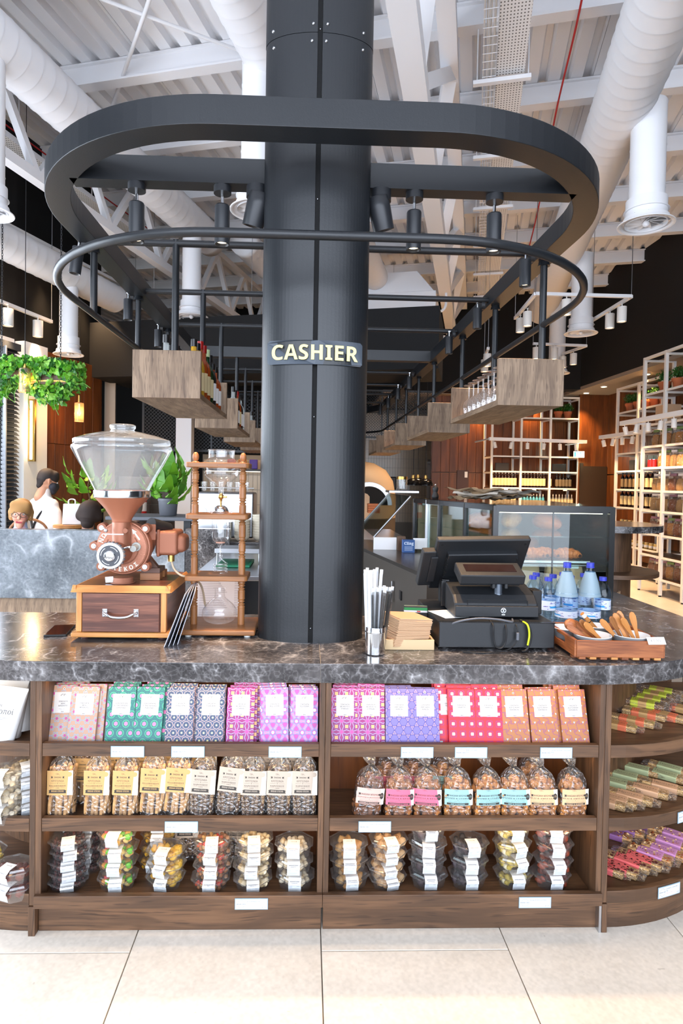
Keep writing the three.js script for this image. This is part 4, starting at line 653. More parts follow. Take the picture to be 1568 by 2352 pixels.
  const rail = [0.611, 0.360, 0.116], say = (k) => `white price card for ${CARDS[k][0].replace(/[+&]/g, 'and').replace('85% ', '85 percent ')} on the shelf edge`;
  [[0, 290, 0], [1, 428, 0], [2, 652, 0], [3, 960, 0], [4, 1087, 0], [5, 1289, 0], [6, 415, 1], [7, 864, 1], [8, 580, 2], [9, 1243, 2]].forEach(([k, px, r]) => { one('price_card', [card(0.107, 0.036, 0.0025, cellOf(k, 4, 4))], cm, say(k), 'price card', [(px - 692) / 1410 * 1.98, rail[r] - (r === 0 ? 0.008 : 0.004), -(FD - (r === 2 ? 0.0165 : 0.0005))], 0, 'shelf edge price cards'); });
  [[10, -1.13, 1], [11, -1.24, 2], [12, -0.82, 2]].forEach(([k, an, r]) => { const cx = 1.022, cd = FD + 0.72, q = 0.7225; one('price_card', [bentCard(0.100, 0.038, 0.002, cellOf(k, 4, 4), 0.001)], cm, say(k), 'price card', [cx + q * Math.cos(an), rail[r] - 0.002, -(cd + q * Math.sin(an))], -(-Math.PI / 2 - an), 'shelf edge price cards'); });
  // white paper bags of nuts at the left end
  const nutTex = canvasTex(256, 384, (g) => { g.fillStyle = '#d4d3d1'; g.fillRect(0, 0, 256, 384); g.save(); g.translate(40, 150); g.rotate(-0.02); txt(g, 'Καρποί', 80, 20, 46, { f: 'serif', c: '#3a3a3c' }); txt(g, 'ξηροί', 40, -24, 26, { f: 'serif', c: '#3a3a3c' }); g.fillStyle = '#999'; g.fillRect(0, 44, 130, 3); g.fillRect(0, 54, 110, 3); g.restore(); g.fillStyle = '#8a5a2c'; g.beginPath(); g.arc(70, 300, 44, 0, 7); g.fill(); for (let i = 0; i < 40; i++) { g.fillStyle = pick(['#c48a50', '#e0b070', '#7a4a24']); g.beginPath(); g.arc(70 + R(-34, 34), 300 + R(-34, 34), 7, 0, 7); g.fill(); } });
  const nm = std({ name: 'nut_bag_paper', map: nutTex, roughness: 0.75 });
  const sk = bagSkin([[0.001, 0.105, 0.05, 0, 0, 0.01], [0.03, 0.112, 0.06, 0, 0, 0.02], [0.11, 0.114, 0.045, 0, 0, 0.02], [0.165, 0.116, 0.012, 0, 0, 0.03], [0.185, 0.116, 0.004, 0, 0.002, 0.04]], 4, 32); { const p = sk.attributes.position, uv = sk.attributes.uv; for (let i = 0; i < p.count; i++) uv.setXY(i, p.getX(i) / 0.118 + 0.5, p.getY(i) / 0.186); }
  const t = thing('nut_bag', 'x', 'bag of nuts', [0, 0, 0], 0, 'white paper bags of nuts'); part(t, 'paper', [sk], nm); part(t, 'fold', [rb(0.116, 0.012, 0.005, 0.002, 0, 0.184, 0.001)], nm);
  [[-2, 2.02, 0.25, 'front white paper bag of nuts at the left end of the top shelf'], [18, 2.09, 0.1, 'white paper bag of nuts behind the front one'], [44, 2.13, -0.3, 'white paper bag of nuts beside the left upright'], [-30, 2.14, 0.2, 'white paper bag of nuts at the left edge of the picture'], [30, 2.22, 0.3, 'rearmost white paper bag of nuts on the top left shelf']].forEach(([px, d, ry, l], i) => { const o = i ? copyOf(t, l, [0, 0, 0]) : t; o.userData.label = l; o.position.set((px - 700) / 1410 * d, SURF[2] + 0.002, -d); o.rotation.set(-0.22, ry, [-0.16, -0.05, 0.14, 0, -0.1][i]); });
}
// ---------- things on the counter ----------
const CT = 0.9;
{ // coffee grinder on its drawer box
  const b = thing('grinder_box', 'dark veneered wooden drawer box with light edges under the coffee grinder', 'drawer box', [-0.666, CT, -2.245]);
  const W = 0.322, Dp = 0.36, y0 = 0.026, y1 = 0.172;
  part(b, 'base_board', [wuv(rb(0.352, 0.017, Dp + 0.03, 0.005, 0, 0.0175, -Dp / 2 + 0.002), 'x')], M.pine);
  for (const [x, z] of [[-0.14, -0.03], [0.14, -0.03], [-0.14, -0.33], [0.14, -0.33]]) part(b, 'foot', [cy(0.014, 0.014, 0.009, x, 0.0045, z, 14)], M.plainTint(150, 96, 84));
  part(b, 'body', [wuv(bx(W - 0.002, y1 - y0, Dp - 0.004, 0, (y0 + y1) / 2, -Dp / 2 - 0.002), 'z')], M.walnut);
  for (const s of [-1, 1]) part(b, 'corner_stile', [wuv(rb(0.020, y1 - y0, 0.02, 0.003, s * (W / 2 - 0.009), (y0 + y1) / 2, -0.008), 'y')], M.pine);
  const dr = part(b, 'drawer', [wuv(rb(0.276, y1 - y0 - 0.006, 0.012, 0.002, 0, (y0 + y1) / 2 - 0.001, 0.001), 'x')], M.walnut);
  part(dr, 'handle', [tube([[-0.058, 0.098, 0.012], [-0.048, 0.096, 0.022], [-0.03, 0.088, 0.030], [0, 0.085, 0.032], [0.03, 0.088, 0.030], [0.048, 0.096, 0.022], [0.058, 0.098, 0.012]], 0.0055, 24, 8), rb(0.018, 0.030, 0.006, 0.002, -0.056, 0.098, 0.009), rb(0.018, 0.030, 0.006, 0.002, 0.056, 0.098, 0.009), sph(0.003, -0.056, 0.107, 0.012, 8, 5), sph(0.003, 0.056, 0.107, 0.012, 8, 5), sph(0.003, -0.056, 0.088, 0.012, 8, 5), sph(0.003, 0.056, 0.088, 0.012, 8, 5)], M.chrome);
  part(b, 'top_board', [wuv(rb(W + 0.002, 0.02, Dp - 0.012, 0.002, 0, y1 + 0.0135, -Dp / 2), 'x')], M.walnut);
  const wedge = (L) => extr([[0, 0], [0.020, 0], [0.003, 0.0235], [0, 0.0235]], L, 0.001);
  part(b, 'edge_strip', [wuv(wedge(W + 0.03).rotateY(-Math.PI / 2).translate((W + 0.03) / 2, y1, -0.006), 'x')], M.pine);
  part(b, 'edge_strip', [wuv(wedge(Dp + 0.012).translate(W / 2, y1, -Dp - 0.004), 'z')], M.pine);
  part(b, 'edge_strip', [wuv(wedge(Dp + 0.012).rotateY(Math.PI).translate(-W / 2, y1, 0.008), 'z')], M.pine);
  // the grinder
  const g = thing('coffee_grinder', 'copper coloured electric coffee grinder with a wide glass hopper', 'coffee grinder', [-0.68, 1.0965, -2.30]);
  const Y = 0.131, along = (geo) => geo.rotateX(Math.PI / 2);
  part(g, 'drum', [along(lathe([[0, -0.055], [0.098, -0.055], [0.1005, -0.045], [0.1005, -0.012], [0.098, -0.004], [0.0, -0.004]], 48)).translate(0, Y, 0), along(lathe([[0, -0.24], [0.05, -0.24], [0.068, -0.225], [0.073, -0.2], [0.073, -0.06], [0, -0.06]], 36)).translate(0, Y, 0)], M.copper);
  const fp = part(g, 'face_plate', [along(lathe([[0, 0.006], [0.088, 0.006], [0.0935, 0.002], [0.0955, -0.004], [0.0955, -0.012]], 48)).translate(0, Y, 0), along(flat(new THREE.TorusGeometry(0.060, 0.0022, 6, 40, 4.4))).rotateX(-Math.PI / 2).rotateZ(2.6).translate(0, Y, 0.006)], M.copper);
  const font = await new FontLoader().loadAsync('fonts/droid/droid_sans_bold.typeface.json');
  const has = (c) => font.data.glyphs[c] ? c : ({ Λ: 'A', Σ: 'E', Ω: 'O', Ν: 'N', Α: 'A', Ε: 'E', Κ: 'K', Ο: 'O' })[c];
  const raised = (s, a0, step, rad) => [...s].map((c, i) => { const t = new TextGeometry(has(c), { font, size: 0.0165, depth: 0.002, curveSegments: 3 }); t.computeBoundingBox(); t.translate(-(t.boundingBox.max.x) / 2, 0, 0); const a = a0 + i * step; const f = flat(t); f.translate(0, -rad, 0); f.rotateZ(a); return f.translate(0, Y, 0.0062); });
  const cream = M.plainTint(232, 222, 206, 0.5);
  for (const geo of raised('ΑΛΕΚΟΣ', -0.62, 0.265, 0.087)) part(fp, 'letter', [geo], cream);
  for (const geo of [...'ΩΝ'].map((c, i) => { const t = new TextGeometry(has(c), { font, size: 0.0165, depth: 0.002, curveSegments: 3 }); t.computeBoundingBox(); t.translate(-t.boundingBox.max.x / 2, 0, 0); const f = flat(t); f.translate(0, 0.072, 0); f.rotateZ(0.98 + i * 0.26); return f.translate(0, Y, 0.0062); })) part(fp, 'letter', [geo], cream);
  part(fp, 'arrow', [extr([[-0.003, -0.02], [0.003, -0.02], [0.003, 0.012], [0.009, 0.010], [0, 0.03], [-0.009, 0.010], [-0.003, 0.012]], 0.0015).rotateZ(0.62).translate(0.053, Y + 0.047, 0.0065)], cream);
  for (const a of [0.72, 2.40, -0.72, -2.42, 3.1]) { const x = 0.108 * Math.cos(a), y = Y + 0.108 * Math.sin(a), l = part(g, 'lug', [along(cy(0.017, 0.019, 0.03)).translate(x, y, -0.02)], M.copper); part(l, 'bolt', [along(cy(0.006, 0.006, 0.006, 0, 0, 0, 6)).translate(x, y, 0), along(cy(0.009, 0.009, 0.003)).translate(x, y, -0.004)], M.steel); }
  part(g, 'feed_tube', [cy(0.0325, 0.0325, 0.125, -0.0, Y + 0.0345, 0.02, 28), along(cy(0.036, 0.046, 0.07)).translate(-0.006, Y - 0.012, 0.035)], M.copper);
  part(g, 'tube_bolt', [along(cy(0.009, 0.009, 0.014)).translate(0.024, Y + 0.068, 0.046)], M.copper);
  part(g, 'clamp', [bx(0.07, 0.003, 0.012, -0.016, Y + 0.055, 0.05), sph(0.008, -0.045, Y + 0.068, 0.05), sph(0.006, -0.055, Y + 0.075, 0.045)], M.chrome);
  const kx = -0.014, ky = Y - 0.018, kn = part(g, 'adjusting_knob', [along(lathe([[0.03, 0], [0.047, 0], [0.047, 0.02], [0.044, 0.023], [0.034, 0.022]], 40)).translate(kx, ky, 0.082)], M.plainTint(232, 230, 224, 0.4));
  { const teeth = []; for (let i = 0; i < 22; i++) { const a = i / 22 * 6.283; teeth.push(bx(0.006, 0.006, 0.016, kx + 0.047 * Math.cos(a), ky + 0.047 * Math.sin(a), 0.088)); } part(kn, 'gear_rim', teeth, M.greyPlastic); }
  part(kn, 'dial', [along(cy(0.0375, 0.0375, 0.006, 0, 0, 0, 40)).translate(kx, ky, 0.1025)], M.plainTint(58, 60, 66, 0.4)); part(kn, 'dial_marks', [0.5, 2.1, 3.7, 5.3].map((a) => flat(new THREE.TorusGeometry(0.031, 0.0012, 5, 10, 1.0)).rotateZ(a).translate(kx, ky, 0.106)), M.plainTint(235, 235, 235)); part(kn, 'hub', [along(lathe([[0, 0.012], [0.016, 0.011], [0.0205, 0.006], [0.0205, 0]], 32)).translate(kx, ky, 0.104)], M.chrome);
  part(g, 'lever', [bar([0.024, Y + 0.005, 0.07], [0.048, Y + 0.012, 0.085], 0.0045), sph(0.006, 0.05, Y + 0.012, 0.086, 8, 6)], M.chrome);
  part(g, 'crank_stub', [bar([0.052, Y + 0.006, 0], [0.052, Y + 0.002, 0.05], 0.0115, 20), along(cy(0.016, 0.018, 0.008)).translate(0.052, Y + 0.005, 0.008)], M.plainTint(176, 178, 172, 0.35));
  part(g, 'outlet', [cy(0.036, 0.038, 0.018, 0.0, 0.012, -0.008), cy(0.044, 0.044, 0.003, 0, 0.002, -0.008)], M.copper); part(g, 'flap', [rb(0.03, 0.022, 0.002, 0.0009, -0.042, 0.018, 0.012).rotateZ(0.1)], M.steel);
  part(g, 'capacitor', [cy(0.024, 0.024, 0.1, 0, 0, 0, 24).rotateX(Math.PI / 2 - 0.25).rotateY(-0.5).translate(0.112, Y + 0.074, -0.10)], M.rubber); part(g, 'bracket', [rb(0.03, 0.06, 0.006, 0.003, 0.096, Y + 0.055, -0.045)], M.copper);
  part(g, 'terminal_box', [rb(0.085, 0.095, 0.13, 0.014, 0.145, Y + 0.012, -0.13, 3), rb(0.06, 0.07, 0.1, 0.02, 0.185, Y + 0.008, -0.13, 3), rb(0.012, 0.105, 0.14, 0.005, 0.115, Y + 0.012, -0.13)], M.copper); part(g, 'cable_gland', [cy(0.013, 0.013, 0.024, 0.16, Y - 0.048, -0.09, 16)], M.brass);
  for (const [z, w] of [[-0.09, 0.075], [-0.17, 0.075]]) part(g, 'mounting_block', [wuv(bx(w, 0.026, 0.045, 0.085, 0.0135, z), 'x')], M.turned); part(g, 'bracket_foot', [bx(0.07, 0.018, 0.09, 0.085, 0.036, -0.12), extr([[0, 0], [0.05, 0], [0.01, 0.05], [0, 0.05]], 0.03).translate(0.06, 0.045, -0.12)], M.plainTint(96, 66, 52, 0.5));
  part(g, 'funnel', [lathe([[0.0335, 0.226], [0.036, 0.24], [0.06, 0.278], [0.097, 0.319]], 48).translate(0, 0, 0.012)], std({ name: 'copper_inner', color: srgb(176, 112, 84), roughness: 0.4, metalness: 0.35, side: THREE.DoubleSide })); part(g, 'metal_band', [lathe([[0.0985, 0.319], [0.1005, 0.322], [0.1005, 0.343], [0.098, 0.345]], 48).translate(0, 0, 0.012)], M.chrome);
  const G2 = phy({ name: 'hopper_glass', color: srgb(236, 240, 242), transmission: 0.88, thickness: 0, roughness: 0.05, ior: 1.7, side: THREE.DoubleSide });
  part(g, 'hopper_glass', [lathe([[0.096, 0.345], [0.120, 0.392], [0.150, 0.444], [0.172, 0.486], [0.178, 0.498], [0.177, 0.506], [0.170, 0.512]], 56).translate(0, 0, 0.012)], G2);
  part(g, 'hopper_lid', [lathe([[0.168, 0.513], [0.172, 0.515], [0.172, 0.528], [0.167, 0.532], [0.13, 0.545], [0.08, 0.557], [0.046, 0.563], [0.040, 0.567], [0.046, 0.574], [0.046, 0.583], [0.040, 0.587], [0, 0.588]], 56).translate(0, 0, 0.012)], G2);
  one('power_cord', [tube([[-0.52, 1.172, -2.39], [-0.505, 1.14, -2.375], [-0.475, 1.118, -2.36], [-0.44, 1.103, -2.40], [-0.42, 1.05, -2.50], [-0.41, 0.93, -2.58], [-0.40, 0.906, -2.64]], 0.0042, 40, 8)], M.plainTint(198, 178, 150), 'beige power cord running down behind the coffee grinder', 'cord');
}
{ // slow drip coffee tower
  const t = thing('drip_tower', 'turned wooden stand of a slow drip coffee maker', 'drip coffee tower', [-0.334, CT, -2.39]);
  part(t, 'base', [wuv(rb(0.285, 0.02, 0.235, 0.006, 0.008, 0.018, 0.0), 'x')], M.turned);
  for (const [x, z] of [[-0.1, 0.09], [0.12, 0.09], [-0.1, -0.09], [0.12, -0.09]]) part(t, 'foot', [cy(0.012, 0.012, 0.008, x, 0.004, z, 14)], M.plainTint(228, 228, 224));
  const prof = []; for (let i = 0; i <= 220; i++) { const y = i / 220 * 0.664, r0 = 0.0135; let r = r0; for (const c of [0.085, 0.145, 0.27, 0.325, 0.40, 0.475, 0.545, 0.595]) { const q = (y - c) / 0.016; if (Math.abs(q) < 1) r = r0 - 0.0075 * Math.pow(Math.cos(q * Math.PI * 1.5), 2) * (1 - q * q) + 0.001; } if (y > 0.63) r = Math.abs(y - 0.646) < 0.019 ? 0.0125 * Math.sqrt(Math.max(0, 1 - ((y - 0.646) / 0.019) ** 2)) : r; prof.push([Math.max(0.0005, r), y]); }
  for (const x of [-0.094, 0.088]) part(t, 'post', [wuv(lathe(prof, 20).translate(x, 0.027, 0.012), 'y')], M.turned);
  const plate = (y, hole) => wuv(plan(stadiumR(0.118, 0.075, 0.016), y, y + 0.019, 0.003, hole ? [arc(0, 0, hole, 0, -Math.PI * 2, 28)] : []).translate(-0.003, 0, 0), 'x');
  function stadiumR(w, d, r) { const o = []; for (const [sx, sy, a] of [[1, 1, 0], [-1, 1, 1], [-1, -1, 2], [1, -1, 3]]) o.push(...arc(sx * (w - r), sy * (d - r), r, a * Math.PI / 2, (a + 1) * Math.PI / 2, 5)); return o; }
  for (const [y, h] of [[0.632, 0.066], [0.437, 0.034], [0.203, 0]]) part(t, 'shelf', [plate(y, h)], M.turned);
  const G = M.glass, at = [-0.331, CT, -2.39];
  const bowl = thing('water_globe', 'clear glass water globe in the top ring of the drip tower', 'glass vessel', at);
  part(bowl, 'globe', [lathe([[0.052, 0.700], [0.0505, 0.697], [0.0495, 0.672], [0.056, 0.664], [0.072, 0.652], [0.0755, 0.640], [0.074, 0.6515], [0.0655, 0.652], [0.0655, 0.61], [0.062, 0.598], [0.045, 0.582], [0.02, 0.567], [0.010, 0.556], [0.0085, 0.53]].filter((p, i) => i !== 6), 44)], G); part(bowl, 'rim', [flat(new THREE.TorusGeometry(0.051, 0.002, 6, 40)).rotateX(Math.PI / 2).translate(0, 0.70, 0)], G);
  const valve = part(bowl, 'valve', [lathe([[0, 0.535], [0.006, 0.535], [0.008, 0.528], [0.011, 0.524], [0.011, 0.516], [0.006, 0.512], [0.0035, 0.500], [0.0035, 0.482], [0, 0.482]], 20), rb(0.02, 0.008, 0.006, 0.003, 0.014, 0.520, 0.003)], M.brass);
  const ch = thing('coffee_chamber', 'glass coffee chamber with a chrome dome and glass spiral in the tower', 'glass vessel', at);
  part(ch, 'dome', [lathe([[0, 0.487], [0.014, 0.486], [0.024, 0.478], [0.030, 0.466], [0.031, 0.458], [0, 0.458]], 32)], M.chrome); part(ch, 'flange', [flat(new THREE.TorusGeometry(0.042, 0.0035, 8, 40)).rotateX(Math.PI / 2).translate(0, 0.4595, 0)], G);
  part(ch, 'cylinder', [lathe([[0.034, 0.457], [0.033, 0.40], [0.033, 0.365], [0.029, 0.352], [0.018, 0.345], [0.006, 0.338], [0.0045, 0.330], [0.0045, 0.305]], 36)], G); part(ch, 'filter_disc', [cy(0.018, 0.018, 0.004, 0, 0.343, 0, 24)], M.plainTint(196, 150, 130));
  const coil = []; for (let i = 0; i <= 64; i++) { const a = i / 64 * 3.2 * 6.283; coil.push([0.025 * Math.cos(a), 0.262 - i / 64 * 0.036, 0.025 * Math.sin(a)]); } part(ch, 'spiral', [tube([[0, 0.305, 0], [0, 0.285, 0], [0.012, 0.272, 0], ...coil, [0.012, 0.224, 0.006], [0, 0.216, 0], [0, 0.19, 0], [0, 0.178, 0]], 0.0038, 220, 7), sph(0.009, 0, 0.292, 0, 14, 10)], G);
  const fl = thing('glass_flask', 'round clear glass flask standing on the tower base', 'flask', at);
  part(fl, 'bulb', [lathe([[0, 0.030], [0.035, 0.030], [0.058, 0.042], [0.068, 0.062], [0.066, 0.082], [0.052, 0.104], [0.03, 0.122], [0.021, 0.130], [0.019, 0.140], [0.019, 0.163], [0.024, 0.166]], 44)], G);
}
{ // phone and folded menus
  const p = thing('smartphone', 'black smartphone lying face up on the marble', 'phone', [-0.925, CT, -2.345], 0.16);
  part(p, 'body', [rb(0.080, 0.008, 0.160, 0.0035, 0, 0.0042, 0)], M.rubber); part(p, 'screen', [rb(0.074, 0.0008, 0.153, 0.0003, 0, 0.0084, 0)], std({ name: 'phone_screen', color: srgb(20, 22, 26), roughness: 0.06 }));
  const mt = canvasTex(256, 320, (g) => { g.fillStyle = '#c9c9d2'; g.fillRect(0, 0, 256, 320); g.fillStyle = '#8d8d98'; for (let i = 0; i < 22; i++) { g.fillRect(24, 30 + i * 12, 150 - (i * 53) % 60, 3); g.fillRect(210, 30 + i * 12, 22, 3); } }), mm = std({ name: 'printed_menu', map: mt, roughness: 0.75 });
  const where = ['nearest the grinder box', 'second from the grinder box', 'third from the grinder box', 'nearest the drip tower'];
  for (let i = 0; i < 4; i++) { const m = one('folded_menu', [rb(0.0025, 0.20, 0.20, 0.001, 0, 0.1, 0)], mm, `grey-white folded menu leaning on its long edge, ${where[i]}`, 'menu', [-0.492 + i * 0.010, CT + 0.001, -2.235 - i * 0.012], 0.06 + 0.03 * i, 'folded menus beside the grinder'); m.rotation.z = -0.36 + i * 0.02; m.rotation.order = 'YXZ'; }
  const q = one('folded_menu', [rb(0.20, 0.19, 0.0025, 0.001, 0, 0.095, 0)], mm, 'open printed menu sheet standing behind the drip tower', 'menu', [-0.36, CT + 0.002, -2.56], 0.28, 'folded menus beside the grinder'); q.rotation.x = -0.18;
}
{ // steel cup of wrapped straws
  const c = thing('steel_cup', 'polished steel cup holding wrapped straws at the counter edge', 'cup', [0.243, CT, -2.085]);
  part(c, 'cup', [lathe([[0, 0.002], [0.032, 0.002], [0.0345, 0.004], [0.0345, 0.075], [0.036, 0.077], [0.036, 0.08], [0.0345, 0.082], [0.0348, 0.094], [0.0335, 0.094], [0.0333, 0.01], [0, 0.008]], 44)], M.chrome);
  const wm = phy({ name: 'straw_wrap', color: srgb(240, 244, 248), roughness: 0.4, transmission: 0.35, thickness: 0 }), bm = std({ name: 'black_straw', color: srgb(28, 30, 34), roughness: 0.35 });
  function straw(white, L) { const t = thing('drinking_straw', 'x', 'straw', [0, 0, 0], 0, white ? 'white straws in the steel cup' : 'black straws in clear sleeves'); part(t, 'straw', [cy(0.0036, 0.0036, L - 0.014, 0, L / 2 - 0.004, 0, 8)], white ? M.paper : bm); part(t, 'sleeve', [rb(0.0105, L, 0.0016, 0.0006, 0, L / 2, 0.004)], white ? wm : M.film); part(t, 'sleeve_end', [rb(0.011, 0.016, 0.004, 0.0015, 0.0005, L + 0.004, 0.001)], wm); return t; }
  const pw = straw(true, 0.262), pb = straw(false, 0.208); let i = 0;
  for (const [x, z, tz, tx] of [[-0.026, 0.004, 0.05, 0], [-0.022, -0.012, 0.03, -0.02], [-0.014, 0.012, 0.02, 0.01], [-0.012, -0.006, -0.02, 0], [-0.006, 0.006, 0.0, 0.02], [-0.004, -0.016, -0.03, -0.02], [0.003, 0.002, -0.05, 0.0], [-0.018, 0.018, 0.035, 0.03]]) { const l = `white wrapped straw in the steel cup, ${ORD[i]} from the left side of the tall bunch`, o = i ? copyOf(pw, l, [0, 0, 0]) : pw; o.userData.label = l.replace('front from', 'first from'); o.position.set(0.243 + x, CT + 0.012 + R(0, 0.008), -2.085 + z); o.rotation.set(tx, R(-0.5, 0.5), tz); i++; }
  i = 0; for (let k = 0; k < 15; k++) { const a = k * 2.4, q = 0.026 * Math.sqrt((k + 0.5) / 15), l = `black straw in clear sleeve, ${['first', ...ORD.slice(1)][k % 10]}${k > 9 ? ' of the outer ring' : ' of the inner bunch'}`, o = k ? copyOf(pb, l, [0, 0, 0]) : pb; o.userData.label = l; const x = 0.004 + q * Math.cos(a), z = q * Math.sin(a); o.position.set(0.243 + x, CT + 0.011, -2.085 + z); o.rotation.set(z * 2.2, R(-0.6, 0.6), -x * 4.5 - 0.02); }
  // napkins in a pale wooden tray
  const t = thing('napkin_tray', 'small pale wooden tray under the brown napkins', 'tray', [0.362, CT, -2.225]);
  part(t, 'bottom', [wuv(bx(0.178, 0.005, 0.178, 0, 0.0035, 0), 'x')], M.pine); for (const [w, d, x, z] of [[0.19, 0.008, 0, 0.09], [0.19, 0.008, 0, -0.09], [0.008, 0.172, -0.091, 0], [0.008, 0.172, 0.091, 0]]) part(t, 'side', [wuv(rb(w, 0.036, d, 0.0015, x, 0.0185, z), w > d ? 'x' : 'z')], M.plainTint(206, 178, 136));
  const ng = wuv(rb(0.132, 0.0036, 0.132, 0.0012, 0, 0, 0, 1), 'x'); let np;
  for (let k = 0; k < 26; k++) { const l = `brown paper napkin, ${k === 25 ? 'topmost' : k === 0 ? 'lowest' : nth(k + 1) + ' from below'} in the leaning stack`, m = shadows(new THREE.Mesh(ng, M.kraft)); m.name = numbered('paper_napkin'); tag(m, l, 'napkin', 'brown paper napkins'); m.position.set(0.357 + k * 0.0006 + R(-0.002, 0.002), CT + 0.011 + k * 0.00385, -2.205 + k * 0.0004 + R(-0.002, 0.002)); m.rotation.set(0.0, 0.32 + R(-0.03, 0.03), -0.04 - k * 0.0024); scene.add(m); }
  one('card_box', [rb(0.09, 0.05, 0.02, 0.002, 0, 0.025, 0)], canvasMatBox(), 'small black box with a green and white stripe behind the napkins', 'box', [0.43, CT + 0.06, -2.36], -0.1); one('box_stand', [rb(0.12, 0.055, 0.05, 0.003, 0, 0.028, 0)], M.rubber, 'low black holder standing behind the napkin stack', 'holder', [0.42, CT + 0.002, -2.37], -0.1);
  function canvasMatBox() { return std({ map: canvasTex(128, 64, (g) => { g.fillStyle = '#222'; g.fillRect(0, 0, 128, 64); g.fillStyle = '#2a8c4a'; g.fillRect(0, 6, 128, 14); g.fillStyle = '#eee'; g.fillRect(0, 20, 128, 10); g.fillStyle = '#c33'; g.fillRect(70, 22, 20, 6); }), roughness: 0.5 }); }
}
{ // cash register
  const d = thing('cash_drawer', 'wide black cash drawer under the register', 'cash drawer', [0.68, CT, -2.135]);
  part(d, 'case', [rb(0.412, 0.090, 0.42, 0.004, 0, 0.055, -0.21)], M.posBlack); part(d, 'front_frame', [rb(0.416, 0.004, 0.012, 0.001, 0, 0.0985, -0.006), rb(0.416, 0.004, 0.012, 0.001, 0, 0.012, -0.006)], M.posDark); for (const [x, z] of [[-0.18, -0.03], [0.18, -0.03], [-0.18, -0.39], [0.18, -0.39]]) part(d, 'foot', [cy(0.012, 0.012, 0.010, x, 0.005, z, 12)], M.rubber);
  const r = thing('cash_register', 'charcoal point of sale terminal seen from behind with its tilted screen', 'cash register', [0.695, CT + 0.1005, -2.20]);
  part(r, 'base', [extr([[0, 0], [0, 0.048], [-0.03, 0.074], [-0.12, 0.098], [-0.24, 0.112], [-0.28, 0.10], [-0.28, 0]], 0.296, 0.005).rotateY(Math.PI / 2).scale(1, 1, 1).rotateY(Math.PI).translate(0.148, 0.006, 0)].map((g) => g.rotateY(0)), M.posBlack);
  part(r, 'base_lip', [rb(0.305, 0.040, 0.02, 0.004, 0, 0.026, 0.004)], M.posBlack); part(r, 'access_panel', [rb(0.22, 0.002, 0.006, 0.0008, 0.005, 0.064, -0.012), rb(0.002, 0.016, 0.004, 0.0005, -0.105, 0.056, 0.001), rb(0.002, 0.016, 0.004, 0.0005, 0.115, 0.056, 0.001)], M.posDark);
  { const e = []; for (const x of [-0.0035, 0.0035]) e.push(flat(new THREE.TorusGeometry(0.005, 0.0012, 6, 16)).translate(0.022 + x, 0.031, 0.0155)); e.push(flat(new THREE.TorusGeometry(0.009, 0.0008, 6, 20)).translate(0.022, 0.031, 0.0155)); e.push(bx(0.012, 0.0035, 0.001, 0.022, 0.016, 0.0148)); part(r, 'emblem', e, M.plainTint(210, 212, 214)); }
  const vents = []; for (let i = 0; i < 9; i++) for (let j = 0; j < 3; j++) vents.push(bx(0.001, 0.002, 0.012, -0.1485, 0.02 + i * 0.006, -0.05 - j * 0.02)); part(r, 'vent_slot', vents, M.darkGap, null, 'stuff');
  const mon = part(r, 'monitor', [rb(0.372, 0.262, 0.03, 0.008, 0, 0, 0, 3), rb(0.28, 0.19, 0.03, 0.006, 0.0, -0.02, 0.022, 2)], M.posBlack); mon.position.set(-0.005, 0.172, -0.235); mon.rotation.set(0.62, 0.05, -0.012);
  part(mon, 'screen', [bx(0.33, 0.22, 0.002, 0, 0, -0.0155)], M.plainTint(20, 22, 26, 0.15)); const sl = []; for (let i = 0; i < 14; i++) for (const s of [-1, 1]) sl.push(bx(0.006, 0.0028, 0.018, s * 0.139, 0.05 - i * 0.009, 0.03)); part(mon, 'cooling_slot', sl, M.darkGap, null, 'stuff'); for (const [x, y] of [[-0.165, 0.108], [0.165, 0.108]]) part(mon, 'screw_hole', [cy(0.005, 0.005, 0.002, 0, 0, 0, 14).rotateX(Math.PI / 2).translate(x, y, 0.0155)], M.darkGap);
  const rd = part(r, 'card_reader', [rb(0.055, 0.165, 0.034, 0.006, 0, 0, 0), rb(0.030, 0.12, 0.02, 0.004, 0.02, 0, 0.014)], M.posBlack); rd.position.set(-0.217, 0.155, -0.215); rd.rotation.set(0.5, 0.15, -0.06); part(r, 'hinge', [bar([-0.14, 0.085, -0.27], [0.14, 0.085, -0.27], 0.014), rb(0.22, 0.07, 0.03, 0.006, 0, 0.08, -0.275)], M.posDark);
  part(r, 'bracket', [rb(0.02, 0.10, 0.02, 0.003, -0.158, 0.06, -0.16), rb(0.03, 0.01, 0.03, 0.003, -0.15, 0.11, -0.17)], M.posDark);
  part(r, 'pole', [cy(0.0145, 0.0145, 0.05, 0.02, 0.10, -0.045, 24), cy(0.016, 0.017, 0.012, 0.02, 0.078, -0.045, 24)], std({ name: 'grey_pole', color: srgb(88, 96, 106), roughness: 0.3, metalness: 0.6 }));
  const cd = part(r, 'customer_display', [rb(0.242, 0.040, 0.095, 0.006, 0, 0, 0, 2), rb(0.225, 0.02, 0.05, 0.004, 0.0, -0.026, 0.004)], M.posBlack); cd.position.set(-0.012, 0.155, -0.055); cd.rotation.set(0.40, 0.02, -0.01); part(cd, 'display_window', [bx(0.19, 0.0015, 0.05, 0.0, 0.0205, -0.004)], M.plainTint(34, 16, 14, 0.12)); part(cd, 'socket', [bx(0.022, 0.009, 0.003, -0.06, -0.024, 0.029), bx(0.02, 0.006, 0.003, 0.07, -0.022, 0.029)], M.darkGap);
